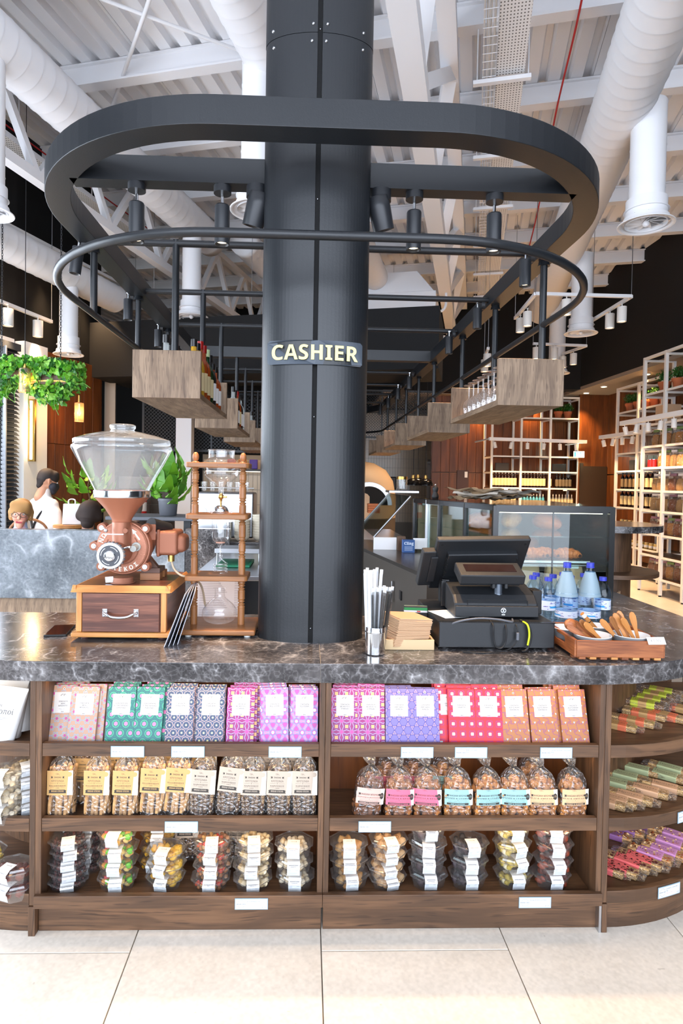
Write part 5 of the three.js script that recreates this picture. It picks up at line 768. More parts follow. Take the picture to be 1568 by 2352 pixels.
  part(r, 'swivel', [flat(new THREE.TorusGeometry(0.022, 0.008, 8, 20, Math.PI)).translate(0.02, 0.122, -0.032), rb(0.012, 0.024, 0.03, 0.004, -0.003, 0.115, -0.035), rb(0.012, 0.024, 0.03, 0.004, 0.043, 0.115, -0.035)], M.posBlack);
  const s = thing('card_terminal', 'slim black device standing on the cash drawer at the right', 'card terminal', [0.868, CT + 0.1005, -2.29]); part(s, 'body', [rb(0.036, 0.090, 0.06, 0.004, 0, 0.047, 0)], M.rubber); part(s, 'top_slot', [bx(0.02, 0.002, 0.045, 0, 0.0925, 0)], M.darkGap);
  one('receipt', [bx(0.10, 0.0008, 0.13, 0, 0.0006, 0)], M.paper, 'white paper slip lying on the cash drawer', 'paper', [0.535, CT + 0.1012, -2.26], 0.3); one('paper_sheet', [bx(0.16, 0.001, 0.2, 0, 0.001, 0)], M.paper, 'white sheet lying behind the register', 'paper', [0.90, CT + 0.001, -2.75], 0.1);
  one('data_cable', [tube([[0.50, 0.968, -2.06 - 0.11], [0.53, 1.0, -2.13], [0.60, 1.018, -2.115], [0.68, 1.014, -2.12], [0.73, 1.004, -2.13], [0.745, 1.004, -2.17]], 0.0035, 40, 8)], M.greyPlastic, 'grey cable curving across the front of the cash drawer', 'cable');
  one('power_cable', [tube([[0.66, 1.002, -2.16], [0.662, 0.99, -2.123], [0.664, 0.95, -2.122], [0.672, 0.918, -2.12], [0.69, 0.912, -2.12], [0.705, 0.93, -2.122], [0.708, 0.98, -2.124], [0.71, 1.003, -2.16]], 0.003, 40, 8)], M.rubber, 'thin black cable hanging in a loop before the cash drawer', 'cable');
  const pc = thing('plug_cable', 'dark cable with a grey plug trailing along the marble', 'cable'); part(pc, 'cable', [tube([[0.745, 1.003, -2.16], [0.746, 0.985, -2.122], [0.748, 0.95, -2.120], [0.735, 0.925, -2.116], [0.70, 0.908, -2.105], [0.62, 0.904, -2.09], [0.55, 0.904, -2.10]], 0.0022, 40, 6)], M.rubber); part(pc, 'plug', [rb(0.010, 0.028, 0.010, 0.003, 0.7475, 0.955, -2.119)], M.greyPlastic);
  const ec = thing('earth_cable', 'black and yellow-green cable hanging over the drawer edge', 'cable'); part(ec, 'cable', [tube([[0.77, 1.003, -2.16], [0.785, 0.995, -2.122], [0.795, 0.96, -2.120], [0.79, 0.925, -2.120], [0.775, 0.906, -2.115], [0.76, 0.904, -2.11]], 0.004, 36, 8)], M.rubber); part(ec, 'earth_wire', [tube([[0.772, 1.003, -2.157], [0.782, 0.995, -2.1185], [0.788, 0.96, -2.1165], [0.783, 0.925, -2.1165]], 0.0034, 30, 8)], M.plainTint(206, 226, 36, 0.4));
}
{ // water bottles
  const lt = canvasTex(256, 128, (g) => { g.fillStyle = '#dfe6f4'; g.fillRect(0, 0, 256, 128); g.fillStyle = '#5a50a8'; for (let i = 0; i < 40; i++) g.fillRect(R(0, 250), R(10, 110), R(3, 16), R(3, 10)); g.fillStyle = '#3aa0e0'; g.fillRect(40, 70, 50, 26); g.fillRect(170, 70, 50, 26); }), lm = std({ map: lt, roughness: 0.4 }), cap = M.plainTint(52, 62, 178, 0.4);
  const neckM = phy({ name: 'bottle_paper', color: srgb(160, 186, 200), roughness: 0.5, transmission: 0.3, thickness: 0 });
  const ribs = []; for (let i = 0; i < 40; i++) { const a = i / 40 * 6.283; ribs.push([a]); }
  function big() { const t = thing('water_bottle', 'x', 'bottle', [0, 0, 0], 0, 'tall water bottles'); part(t, 'bottle', [lathe([[0, 0.003], [0.04, 0.003], [0.045, 0.01], [0.046, 0.03], [0.0445, 0.033], [0.0445, 0.062], [0.0465, 0.066], [0.047, 0.10], [0.043, 0.135], [0.030, 0.19], [0.018, 0.225], [0.0135, 0.238], [0.0135, 0.25]], 36)], M.water); part(t, 'neck_wrap', [lathe([[0.0455, 0.122], [0.0335, 0.182], [0.0205, 0.224]], 44)], neckM); part(t, 'label', [lathe([[0.0458, 0.034], [0.0458, 0.062]], 36)], lm); part(t, 'cap', [cy(0.0155, 0.0155, 0.017, 0, 0.254, 0, 24), cy(0.0165, 0.0165, 0.004, 0, 0.243, 0, 24)], cap); return t; }
  const b = big(); b.position.set(1.104, CT, -2.55); b.userData.label = 'tall water bottle with pale neck wrap and blue cap, left of the pair'; copyOf(b, 'tall water bottle with pale neck wrap and blue cap, right of the pair', [1.203, CT, -2.55], 1);
  function small() { const t = thing('water_bottle', 'x', 'bottle', [0, 0, 0], 0, 'small water bottles'); part(t, 'bottle', [lathe([[0, 0.003], [0.028, 0.003], [0.033, 0.008], [0.0335, 0.05], [0.031, 0.054], [0.0335, 0.058], [0.034, 0.105], [0.0355, 0.115], [0.033, 0.138], [0.022, 0.16], [0.014, 0.172], [0.013, 0.182]], 30)], M.water); part(t, 'label', [lathe([[0.0338, 0.058], [0.0344, 0.098]], 30)], lm); part(t, 'cap', [cy(0.0155, 0.0155, 0.016, 0, 0.187, 0, 22)], cap); return t; }
  const s = small(); [[0.985, 2.62, 'at the left end'], [1.030, 2.70, 'behind the left end'], [1.035, 2.575, 'left of the tall pair'], [1.09, 2.66, 'behind the left tall bottle'], [1.155, 2.63, 'between the tall pair'], [1.16, 2.72, 'in the rear middle'], [1.245, 2.70, 'behind the right tall bottle'], [1.283, 2.60, 'right of the tall pair']].forEach(([x, d, w], i) => { const l = `small water bottle with blue cap and purple label, ${w}`, o = i ? copyOf(s, l, [x, CT, -d], i) : s; o.userData.label = l; o.position.set(x, CT, -d); });
}
{ // acacia tray with bowls of wooden spreaders
  const t = thing('wooden_tray', 'acacia wood tray holding bowls of wooden spreaders', 'tray', [1.062, CT, -2.145], -0.03), W = 0.292, Dp = 0.262, H = 0.056, b = 0.014;
  part(t, 'front_board', [wuv(rb(W, H, 0.01, 0.002, 0, b + H / 2, Dp / 2), 'x')], M.acacia); part(t, 'rear_board', [wuv(rb(W, H, 0.01, 0.002, 0, b + H / 2, -Dp / 2), 'x')], M.acacia);
  for (const s of [-1, 1]) part(t, 'end_board', [wuv(extr([[-Dp / 2, b], [Dp / 2, b], [Dp / 2, b + H], [-Dp / 2, b + H]], 0.01, 0.001, [arcs()]).rotateY(Math.PI / 2).translate(s * W / 2 - 0.005, 0, 0), 'z')], M.acacia);
  function arcs() { const o = []; for (const [x, a] of [[0.035, -Math.PI / 2], [-0.035, Math.PI / 2]]) o.push(...arc(x, b + 0.034, 0.012, a, a + Math.PI, 6)); return o.reverse(); }
  for (let i = 0; i < 8; i++) part(t, 'bottom_slat', [wuv(rb(0.022, 0.008, Dp + 0.006, 0.001, -W / 2 + 0.02 + i * 0.036, b - 0.004, 0), 'z')], i % 2 ? M.pine : M.acacia);
  part(t, 'runner', [wuv(bx(W, 0.008, 0.02, 0, 0.005, 0.09), 'x'), wuv(bx(W, 0.008, 0.02, 0, 0.005, -0.09), 'x')].slice(0, 1), M.acacia); part(t, 'runner', [wuv(bx(W, 0.008, 0.02, 0, 0.005, -0.09), 'x')], M.acacia);
  const bm = std({ name: 'bowl_outside', color: srgb(122, 124, 126), roughness: 0.6 }), bi = std({ name: 'bowl_glaze', color: srgb(226, 232, 238), roughness: 0.3 });
  function bowl(label, x, d, r, h) { const o = thing('ceramic_bowl', label, 'bowl', [x, CT + b + 0.0015, -d], 0, 'bowls in the wooden tray'); part(o, 'outside', [lathe([[0, 0], [r * 0.55, 0], [r * 0.8, h * 0.25], [r * 0.96, h * 0.7], [r, h - 0.002]], 40)], bm); part(o, 'glaze', [lathe([[r, h - 0.002], [r * 0.99, h], [r * 0.95, h - 0.002], [r * 0.9, h * 0.6], [r * 0.7, h * 0.2], [0, h * 0.14]], 40)], bi); return o; }
  bowl('grey bowl with white glaze at the front left of the tray', 0.993, 2.075, 0.062, 0.062); bowl('grey bowl with white glaze at the front right of the tray', 1.128, 2.080, 0.062, 0.062); bowl('deeper grey bowl behind the two front bowls', 1.06, 2.19, 0.046, 0.066); bowl('small grey bowl at the back left of the tray', 0.955, 2.20, 0.05, 0.056);
  const sp = wuv(extr([[-0.005, 0], [0.005, 0], [0.006, 0.06], [0.010, 0.085], [0.011, 0.105], [0.007, 0.118], [0, 0.122], [-0.007, 0.118], [-0.011, 0.105], [-0.010, 0.085], [-0.006, 0.06]], 0.003, 0.001), 'y');
  const wms = [M.pine, M.turned, M.acacia], put = (x, d, y, rx, ry, rz, k, l) => { const m = shadows(new THREE.Mesh(sp, wms[k])); m.name = numbered('wooden_spreader'); m.position.set(x, CT + y, -d); m.rotation.set(rx, ry, rz, 'YXZ'); scene.add(m); tag(m, l, 'spreader', 'wooden spreaders in the bowls'); };
  [[1.012, 2.075, 1.0, 0], [1.005, 2.06, 1.05, 2], [1.02, 2.085, 0.9, 2], [1.0, 2.09, 0.95, 1], [1.022, 2.07, 0.8, 1], [1.03, 2.06, 0.85, 0]].forEach(([x, d, tz, k], i) => put(x, d, 0.045, 0, 0.1 * i - 0.2, tz, k, `wooden spreader in the front left bowl, ${['lowest', 'second', 'third', 'fourth', 'fifth', 'topmost'][i]}, leaning left`));
  [[1.10, 0.75], [1.112, 0.6], [1.12, 0.45], [1.13, 0.35], [1.14, 0.5], [1.15, 0.62], [1.158, 0.28]].forEach(([x, tz], i) => put(x, 2.08 + 0.012 * Math.sin(i * 2), 0.04, 0.1 * Math.cos(i), 0.3 * Math.sin(i * 1.7), tz, i % 3 === 1 ? 1 : 0, `wooden spreader in the front right bowl, ${['leftmost', 'second', 'third', 'fourth', 'fifth', 'sixth', 'rightmost'][i]}`));
  const br = thing('pastry_brush', 'pale wooden stick with dark rings in the deeper bowl', 'brush', [1.075, CT + 0.05, -2.19]); br.rotation.z = 0.75; part(br, 'handle', [cy(0.0075, 0.0085, 0.1, 0, 0.05, 0, 14)], M.pine); part(br, 'ring', [cy(0.0087, 0.0087, 0.003, 0, 0.06, 0, 14), cy(0.0087, 0.0087, 0.003, 0, 0.068, 0, 14)].slice(0, 1), M.rubber); part(br, 'tape', [cy(0.0082, 0.0082, 0.014, 0, 0.09, 0, 14)], M.paper);
  const cu = thing('carved_spoon', 'carved olive wood spoon lying across the left bowl', 'spoon', [1.0, CT + 0.07, -2.10]); cu.rotation.set(0, 0.2, 1.15); part(cu, 'handle', [wuv(cy(0.006, 0.008, 0.1, 0, 0.03, 0, 10), 'y')], M.acacia); part(cu, 'ladle', [wuv(lump(0.02, 2, 0.1, 12, 8, 1, 1.1, 0.9).translate(0, 0.092, 0), 'y')], M.acacia);
  const pt = canvasTex(128, 64, (g) => { g.fillStyle = '#f4f4f2'; g.fillRect(0, 0, 128, 64); txt(g, '€1,80', 60, 42, 30, { c: '#555' }); }); const c = one('price_tag', [card(0.058, 0.026, 0.001, [0, 0, 1, 1])], std({ map: pt, roughness: 0.7 }), 'small handwritten price card on the tray rim', 'price card', [1.175, CT + 0.0735, -2.003], -0.06); c.rotation.x = -0.65;
  const dish = thing('ceramic_dish', 'small blue-green speckled dish behind the wooden tray', 'dish', [1.23, CT, -2.37]); part(dish, 'outside', [lathe([[0, 0.002], [0.03, 0.002], [0.055, 0.02], [0.062, 0.032]], 36)], M.plainTint(140, 84, 56, 0.5)); part(dish, 'glaze', [lathe([[0.062, 0.032], [0.058, 0.032], [0.05, 0.02], [0, 0.008]], 36)], M.plainTint(126, 140, 136, 0.25));
}
// ---------- right side: pastry case, grocery shelves ----------
{
  const c = thing('pastry_case', 'black framed glass pastry case standing on the right arm of the counter', 'display case');
  const P = [[0.985, 3.17], [1.60, 3.17], [1.62, 4.22], [0.75, 4.22]], y0 = 0.9, y1 = 1.375, V = ([x, d], y) => [x, y, -d];
  for (const p of P) part(c, 'post', [beam(V(p, y0), V(p, y1), 0.028, 0.028)], M.posDark);
  for (const k of [0, 1, 2, 3]) { const a = P[k], b = P[(k + 1) % 4]; part(c, 'top_rail', [beam(V(a, y1 - 0.012), V(b, y1 - 0.012), 0.03, 0.028)], M.posDark); part(c, 'bottom_rail', [beam(V(a, y0 + 0.012), V(b, y0 + 0.012), 0.03, 0.024)], M.posDark); if (k !== 1) part(c, 'pane', [beam(V(a, (y0 + y1) / 2), V(b, (y0 + y1) / 2), 0.006, y1 - y0 - 0.05)], M.glassPane); }
  part(c, 'mullion', [0.5].map((t) => beam([0.985 + 0.615 * t, y0, -3.172], [0.985 + 0.615 * t, y1, -3.172], 0.007, 0.007)), M.posDark);
  for (const t of [0.3, 0.62, 0.8]) part(c, 'door_frame', [beam([0.985 - 0.235 * t, y0, -(3.17 + 1.05 * t)], [0.985 - 0.235 * t, y1, -(3.17 + 1.05 * t)], 0.02, 0.03)], t < 0.7 ? M.posDark : M.steel);
  part(c, 'side_panel', [bx(0.012, 0.46, 1.0, 1.615, 1.137, -3.70)], M.posDark); part(c, 'top_panel', [plan(P, y1 - 0.004, y1 + 0.004)], std({ name: 'smoked_glass', color: srgb(22, 24, 26), roughness: 0.08 })); part(c, 'top_band', [bx(0.60, 0.03, 0.004, 1.29, y1 - 0.018, -3.166)], M.posDark);
  for (const y of [1.055, 1.10 + 0.11]) part(c, 'glass_shelf', [plan(P.map(([x, d]) => [1.25 + (x - 1.25) * 0.94, 3.7 + (d - 3.7) * 0.93]), y, y + 0.006)], M.glassPane);
  part(c, 'back_wall', [bx(0.84, 0.40, 0.01, 1.19, 1.13, -4.19)], std({ name: 'case_back', color: srgb(150, 128, 100), roughness: 0.5 }));
  part(c, 'led_strip', [bx(0.55, 0.008, 0.012, 1.30, y1 - 0.035, -3.22)], M.ledStrip); areaLight(0xffd9a8, 34, 0.55, 0.02, V3(1.30, y1 - 0.045, -3.22), V3(1.30, 0.9, -3.6));
  const crG = (() => { const g = flat(new THREE.TorusGeometry(0.06, 0.026, 10, 30, 3.5)), p = g.attributes.position; for (let i = 0; i < p.count; i++) { const x = p.getX(i), y = p.getY(i), a = Math.atan2(y, x), t = Math.min(1, Math.max(0, (a < -1.5 ? a + 6.283 : a) / 3.5)), k = (0.35 + 0.9 * Math.sin(Math.PI * t)) * (1 + 0.09 * Math.sin(t * 42)), cx = 0.06 * Math.cos(a), cyy = 0.06 * Math.sin(a); p.setXYZ(i, cx + (x - cx) * k, cyy + (y - cyy) * k, p.getZ(i) * k); } g.computeVertexNormals(); g.rotateX(-Math.PI / 2 + 0.1); return wuv(g, 'x', 0.6); })();
  const crM = std({ name: 'croissant_crust', map: T.crust, color: srgb(232, 168, 104), roughness: 0.45 });
  const tr = thing('pastry_tray', 'steel tray with croissants inside the pastry case', 'tray', [1.33, 1.066, -3.37]); part(tr, 'plate', [rb(0.42, 0.006, 0.2, 0.002, 0, 0.003, 0)], M.steel); part(tr, 'rim', [rb(0.42, 0.012, 0.004, 0.001, 0, 0.006, 0.1)], M.steel);
  [[1.17, 3.36, 0.3, 'first from the left'], [1.27, 3.34, -0.2, 'second, dusted with sugar'], [1.36, 3.37, 0.2, 'third from the left'], [1.455, 3.35, -0.3, 'rightmost']].forEach(([x, d, r, l]) => { const m = one('croissant', crG, crM, `golden croissant on the steel tray in the case, ${l}`, 'croissant', [x, 1.098, -d], r, 'croissants in the pastry case'); });
  const loafG = wuv(lump(0.07, 1.1, 0.08, 16, 10, 1.5, 0.75, 0.9), 'x', 0.7); [[1.08, 3.75, 1.262, 'back left'], [1.28, 3.8, 1.262, 'back middle'], [1.47, 3.7, 1.262, 'back right'], [1.12, 3.85, 1.105, 'lower left'], [1.40, 3.82, 1.105, 'lower right'], [0.98, 3.5, 0.957, 'bottom left'], [1.2, 3.5, 0.957, 'bottom middle']].forEach(([x, d, y, l], i) => one('bread_loaf', loafG, i % 2 ? M.crust : crM, `round brown loaf inside the pastry case, ${l}`, 'bread', [x, y, -d], i, 'loaves in the pastry case'));
  const kb = bagSkin([[0.001, 0.11, 0.07, 0, 0, 0.02], [0.05, 0.115, 0.075, 0, 0, 0.03], [0.11, 0.11, 0.05, 0, 0, 0.05], [0.135, 0.11, 0.01, 0, 0, 0.05]], 3, 20); [[1.22, 3.32, 0.924], [1.36, 3.30, 0.924], [1.48, 3.33, 0.924]].forEach(([x, d, y], i) => one('paper_bag', [kb.clone()], M.kraft, `small brown paper bag low in the pastry case, ${['left', 'middle', 'right'][i]} of three`, 'paper bag', [x, y, -d], i * 0.3, 'paper bags in the pastry case'));
  [1.34, 1.46].forEach((x, i) => one('price_tag', [bx(0.05, 0.022, 0.002, 0, 0, 0)], M.paper, `blank white tag under the croissant tray, ${i ? 'right' : 'left'} one`, 'price tag', [x, 1.045, -3.285], 0, 'tags in the pastry case'));
  // loose paper sheets on top
  for (let i = 0; i < 7; i++) { const g = flat(new THREE.PlaneGeometry(0.36, 0.26, 14, 10)), p = g.attributes.position; for (let k = 0; k < p.count; k++) p.setZ(k, 0.012 * Math.sin(p.getX(k) * 31 + i * 2) * Math.cos(p.getY(k) * 27 + i) + 0.004 * Math.sin(p.getX(k) * 90 + i)); g.computeVertexNormals(); g.rotateX(-Math.PI / 2); one('wrapping_sheet', [g], std({ name: 'wrapping_paper', color: i % 2 ? srgb(206, 196, 182) : srgb(178, 152, 120), roughness: 0.6, side: THREE.DoubleSide }), `crumpled ${i % 2 ? 'translucent' : 'brown'} wrapping sheet on the case top, ${['lowest', 'second', 'third', 'fourth', 'fifth', 'sixth', 'topmost'][i]}`, 'paper', [1.06 + (i % 3) * 0.07, 1.402 + i * 0.008, -3.72 + 0.04 * (i % 2)], i * 0.35, 'wrapping sheets on the case'); }
  const ph = thing('pepper_mill', 'small black mill standing on the far end of the case', 'mill', [0.86, 1.38, -4.08]); part(ph, 'mill_body', [lathe([[0, 0], [0.022, 0], [0.024, 0.02], [0.014, 0.045], [0.016, 0.05], [0.02, 0.07], [0.012, 0.085], [0, 0.09]], 20)], M.rubber); part(ph, 'mill_knob', [sph(0.006, 0, 0.094, 0)], M.steel);
  // chilled counter under the left side
  const f = thing('chilled_counter', 'dark steel chilled counter behind the cashier desk', 'chilled counter'); part(f, 'body', [plan([[0.60, 3.0], [0.885, 3.0], [0.885, 4.7], [0.30, 4.7]].map(([x, d]) => [x, d]), 0, 1.02)], std({ name: 'dark_steel', color: srgb(96, 90, 84), roughness: 0.35, metalness: 0.5 }));
  part(f, 'worktop', [plan([[0.58, 2.98], [0.90, 2.98], [0.9, 4.72], [0.28, 4.72]], 1.02, 1.04)], std({ color: srgb(70, 66, 62), roughness: 0.25, metalness: 0.4 })); const fv = []; for (let i = 0; i < 9; i++) fv.push(beam([0.56, 0.40 + i * 0.03, -3.22], [0.50, 0.40 + i * 0.03, -3.52], 0.004, 0.006)); part(f, 'vent', fv, M.darkGap, null, 'stuff'); part(f, 'thermostat', [bx(0.01, 0.05, 0.08, 0.532, 0.86, -3.4)], M.rubber); part(f, 'handle', [bar([0.50, 0.80, -3.5], [0.50, 0.92, -3.5], 0.006)], M.steel);
  // salad bar with sloping glass
  const s = thing('salad_bar', 'serving counter with sloping glass guard left of the pastry case', 'serving counter'); part(s, 'body', [wuv(bx(0.5, 1.0, 1.6, 0.62, 0.5, -5.5), 'y')], M.marble); part(s, 'end_panel', [bx(0.15, 0.30, 0.02, 0.525, 0.97, -4.05)], M.white); part(s, 'wood_end', [wuv(bx(0.05, 0.9, 0.04, 0.63, 0.68, -4.03), 'y')], M.oak);
  const gl = part(s, 'glass_guard', [bx(0.42, 0.006, 1.2, 0, 0, 0)], M.glassPane); gl.position.set(0.66, 1.22, -5.3); gl.rotation.z = 0.85; part(s, 'guard_frame', [bar([0.52, 1.06, -4.7], [0.80, 1.38, -4.7], 0.008), bar([0.52, 1.06, -5.9], [0.80, 1.38, -5.9], 0.008)].slice(0, 1), M.steel); part(s, 'guard_frame', [bar([0.52, 1.06, -5.9], [0.80, 1.38, -5.9], 0.008)], M.steel);
  const bxT = canvasTex(128, 128, (g) => { g.fillStyle = '#24508c'; g.fillRect(0, 0, 128, 128); txt(g, 'Cling', 64, 48, 40, { w: 'bold', c: '#eaf0f8', f: 'serif' }); g.fillStyle = '#b8c8e0'; for (let i = 0; i < 4; i++) g.fillRect(16, 66 + i * 12, 90, 4); }); one('film_box', [card(0.075, 0.08, 0.05, [0, 0, 1, 1])], std({ map: bxT, roughness: 0.5 }), 'blue box of cling film on the chilled counter', 'box', [0.655, 1.081, -3.9]);
  one('paper_note', [bx(0.09, 0.07, 0.004, 0, 0, 0)], M.paper, 'white notice taped beside the blue box', 'paper', [0.735, 1.095, -3.92]);
  for (let i = 0; i < 4; i++) one('tray_stack_box', [rb(0.16, 0.03, 0.14, 0.004, 0, 0.015, 0)], M.plainTint(206, 120, 72), `orange-brown carton in the pile beside the oven, ${['lowest', 'second', 'third', 'topmost'][i]}`, 'carton', [0.92, 1.06 + i * 0.032, -8.4], 0, 'cartons beside the oven');
}
// white steel shelf units
function shelfUnit(label, posts, back, levels, yTop, facing) {        // posts: list of [x,d] along the front; back: offset of the rear posts
  const t = thing('shelf_unit', label, 'shelving'), w = 0.04;
  for (const [x, d] of posts) { part(t, 'upright', [beam([x, 0.02, -d], [x, yTop, -d], w, w)], M.whiteGloss); part(t, 'upright', [beam([x + back[0], 0.02, -(d + back[1])], [x + back[0], yTop, -(d + back[1])], w, w)], M.whiteGloss); part(t, 'levelling_foot', [cy(0.015, 0.018, 0.02, x, 0.01, -d, 12)], M.rubber); for (const y of [...levels, yTop - 0.02]) part(t, 'bracket', [beam([x, y - 0.025, -d], [x + back[0], y - 0.025, -(d + back[1])], 0.03, 0.03)], M.whiteGloss); }
  const a = posts[0], b = posts[posts.length - 1]; part(t, 'top_rail', [beam([a[0], yTop - 0.02, -a[1]], [b[0], yTop - 0.02, -b[1]], 0.036, 0.036)], M.whiteGloss); part(t, 'top_rail', [beam([a[0] + back[0], yTop - 0.02, -(a[1] + back[1])], [b[0] + back[0], yTop - 0.02, -(b[1] + back[1])], 0.036, 0.036)], M.whiteGloss);
  for (const y of levels) { part(t, 'shelf_board', [wuv(plan([a, b, [b[0] + back[0], b[1] + back[1]], [a[0] + back[0], a[1] + back[1]]], y - 0.012, y + 0.012).translate(0, 0, 0), facing)], M.oak); part(t, 'front_edge', [beam([a[0], y, -a[1]], [b[0], y, -b[1]], 0.012, 0.03)], M.whiteGloss); }
  return t;
}
{
  shelfUnit('tall white steel shelf unit nearest on the right wall, stocked with clear food bags', [[4.78, 7.1], [4.78, 7.6], [4.78, 8.1], [4.78, 8.62]], [0.42, 0.0], [2.777, 2.344, 2.04, 1.74, 1.42, 1.142, 0.82, 0.526, 0.227], 3.31, 'z');
  shelfUnit('tall white steel shelf unit farther along the right wall beside the dark doorway', [[5.36, 9.15], [5.36, 9.83], [5.36, 10.5]], [0.36, 0.0], [2.73, 2.35, 2.03, 1.73, 1.42, 1.117, 0.80, 0.48, 0.19], 3.17, 'z');
  shelfUnit('wide white steel shelf unit on the back wall holding wine bottles', [[3.63, 12.0], [4.21, 12.0], [4.79, 12.0], [5.36, 12.0]], [-0.02, 0.42], [2.79, 2.03, 1.728, 1.405, 1.06, 0.7, 0.35], 3.22, 'x');
  // terracotta pots with herbs
  const lf = (() => { const g = new THREE.BufferGeometry(); g.setAttribute('position', new THREE.Float32BufferAttribute([0, 0, 0, 0.010, 0.018, 0.004, -0.010, 0.018, 0.004, 0, 0.036, 0, 0, 0.018, -0.002], 3)); g.setAttribute('uv', new THREE.Float32BufferAttribute(new Float32Array(10), 2)); g.setIndex([0, 1, 4, 0, 4, 2, 1, 3, 4, 4, 3, 2]); g.computeVertexNormals(); return flat(g); })();
  const foliage = []; for (let i = 0; i < 240; i++) { const a = R(0, 6.283), e = R(-0.1, 1.4), r = R(0.03, 0.12), g = lf.clone(); g.rotateX(R(-1, 1)); g.rotateY(R(0, 6)); g.translate(r * Math.cos(a) * Math.cos(e), 0.17 + r * Math.sin(e) * 1.1, r * Math.sin(a) * Math.cos(e)); foliage.push(g); }
  const pot = thing('potted_herb', 'x', 'potted plant', [0, 0, 0], 0, 'terracotta potted herbs on the shelves'); part(pot, 'pot', [lathe([[0, 0.002], [0.052, 0.002], [0.072, 0.105], [0.082, 0.108], [0.086, 0.15], [0.078, 0.15], [0.074, 0.12], [0, 0.12]], 24)], M.terracotta); part(pot, 'foliage', foliage, M.darkLeaf, null, 'stuff');
  const P = [[5.02, 2.802, 12.2, 'left one on the back wall unit'], [5.21, 2.802, 12.2, 'right one on the back wall unit'], [4.45, 2.802, 12.2, 'half hidden by the hanging oak box'], [4.95, 2.789, 8.42, 'leftmost on the nearest right unit'], [4.95, 2.789, 8.1, 'second on the nearest right unit'], [4.95, 2.789, 7.75, 'at the picture edge on the nearest right unit'], [5.5, 2.742, 10.35, 'farthest on the far right unit'], [5.5, 2.742, 10.1, 'second on the far right unit'], [5.5, 2.742, 9.85, 'third on the far right unit'], [5.5, 2.742, 9.6, 'fourth on the far right unit'], [5.5, 2.742, 9.35, 'nearest on the far right unit']];
  P.forEach(([x, y, d, l], i) => { const lab = `green herb in a terracotta pot, ${l}`, o = i ? copyOf(pot, lab, [x, y, -d], i) : pot; o.userData.label = lab; o.position.set(x, y, -d); });
  // bottles
  function bottle(h, r, body, label, cap, name, group) { const t = thing('wine_bottle', 'x', 'bottle', [0, 0, 0], 0, group); part(t, 'glass', [lathe([[0, 0.002], [r, 0.002], [r, h * 0.58], [r * 0.85, h * 0.66], [r * 0.36, h * 0.74], [r * 0.34, h * 0.98], [0, h]], 16)], body); if (label) part(t, 'label', [lathe([[r * 1.02, h * 0.12], [r * 1.02, h * 0.56]], 16)], label); part(t, 'capsule', [cy(r * 0.38, r * 0.38, h * 0.2, 0, h * 0.90, 0, 12)], cap); return t; }
  const dark = M.plainTint(30, 14, 16, 0.15), cream = M.plainTint(222, 200, 150, 0.7), capW = M.plainTint(214, 200, 190, 0.5), blk = M.plainTint(18, 16, 18, 0.15), lab2 = M.plainTint(120, 100, 70, 0.6);
  const a = bottle(0.33, 0.034, dark, cream, capW, '', 'cream-labelled wine bottles on the back wall'), b = bottle(0.31, 0.032, blk, lab2, blk, '', 'dark bottles on the back wall');
  const ords = ['first', 'second', 'third', 'fourth', 'fifth', 'sixth', 'seventh', 'eighth', 'ninth', 'tenth']; let n = 0;
  for (const [x0, k, bay] of [[3.69, 8, 'left bay'], [4.27, 8, 'middle bay'], [4.84, 1, 'right bay']]) for (let i = 0; i < k; i++) { const l = `cream-labelled wine bottle, ${ords[i]} from left in the ${bay} of the back unit`, o = n++ ? copyOf(a, l, [0, 0, 0]) : a; o.userData.label = l; o.position.set(x0 + i * 0.064, 1.418, -12.1); }
  n = 0; for (let i = 0; i < 5; i++) { const l = `dark slender bottle, ${ords[i]} from left in the right bay of the back unit`, o = n++ ? copyOf(b, l, [0, 0, 0]) : b; o.userData.label = l; o.position.set(4.98 + i * 0.066, 1.418, -12.1); }
  const c = bottle(0.22, 0.027, phy({ name: 'pale_glass', color: srgb(220, 220, 210), transmission: 0.6, thickness: 0, roughness: 0.1 }), cream, capW, '', 'small pale bottles under the wine'), e = bottle(0.22, 0.027, M.plainTint(90, 176, 196, 0.3), null, capW, '', 'turquoise bottles under the wine');
  n = 0; for (const [x0, bay, pr] of [[3.70, 'left bay', c], [4.27, 'middle bay', e], [4.85, 'right bay', c]]) for (let i = 0; i < 8; i++) { const l = `small ${pr === c ? 'pale' : 'turquoise'} bottle under the wine, ${bay}, ${ords[i]} from left`, first = (pr === c && bay === 'left bay' && i === 0) || (pr === e && i === 0), o = first ? pr : copyOf(pr, l, [0, 0, 0]); o.userData.label = l; o.position.set(x0 + i * 0.063, 1.073, -12.1); }
  n = 0; for (const [y, w] of [[1.432, 'upper'], [1.13, 'lower']]) for (let i = 0; i < 9; i++) { const l = `bottle on the far right unit, ${w} row, ${ords[i]} from the doorway end`, o = copyOf(w === 'upper' && i < 4 ? b : a, l, [5.44, y, -(10.42 - i * 0.13)], 0, 'bottles on the far right unit'); }
  const jar = thing('food_jar', 'x', 'jar', [0, 0, 0], 0, 'jars on the far right unit'); part(jar, 'jar_body', [lathe([[0, 0.002], [0.034, 0.002], [0.036, 0.01], [0.036, 0.075], [0.03, 0.085]], 16)], M.plainTint(206, 176, 96, 0.3)); part(jar, 'jar_lid', [cy(0.033, 0.033, 0.016, 0, 0.092, 0, 16)], M.plainTint(210, 190, 140, 0.4)); part(jar, 'jar_label', [lathe([[0.0368, 0.02], [0.0368, 0.06]], 16)], M.paper);
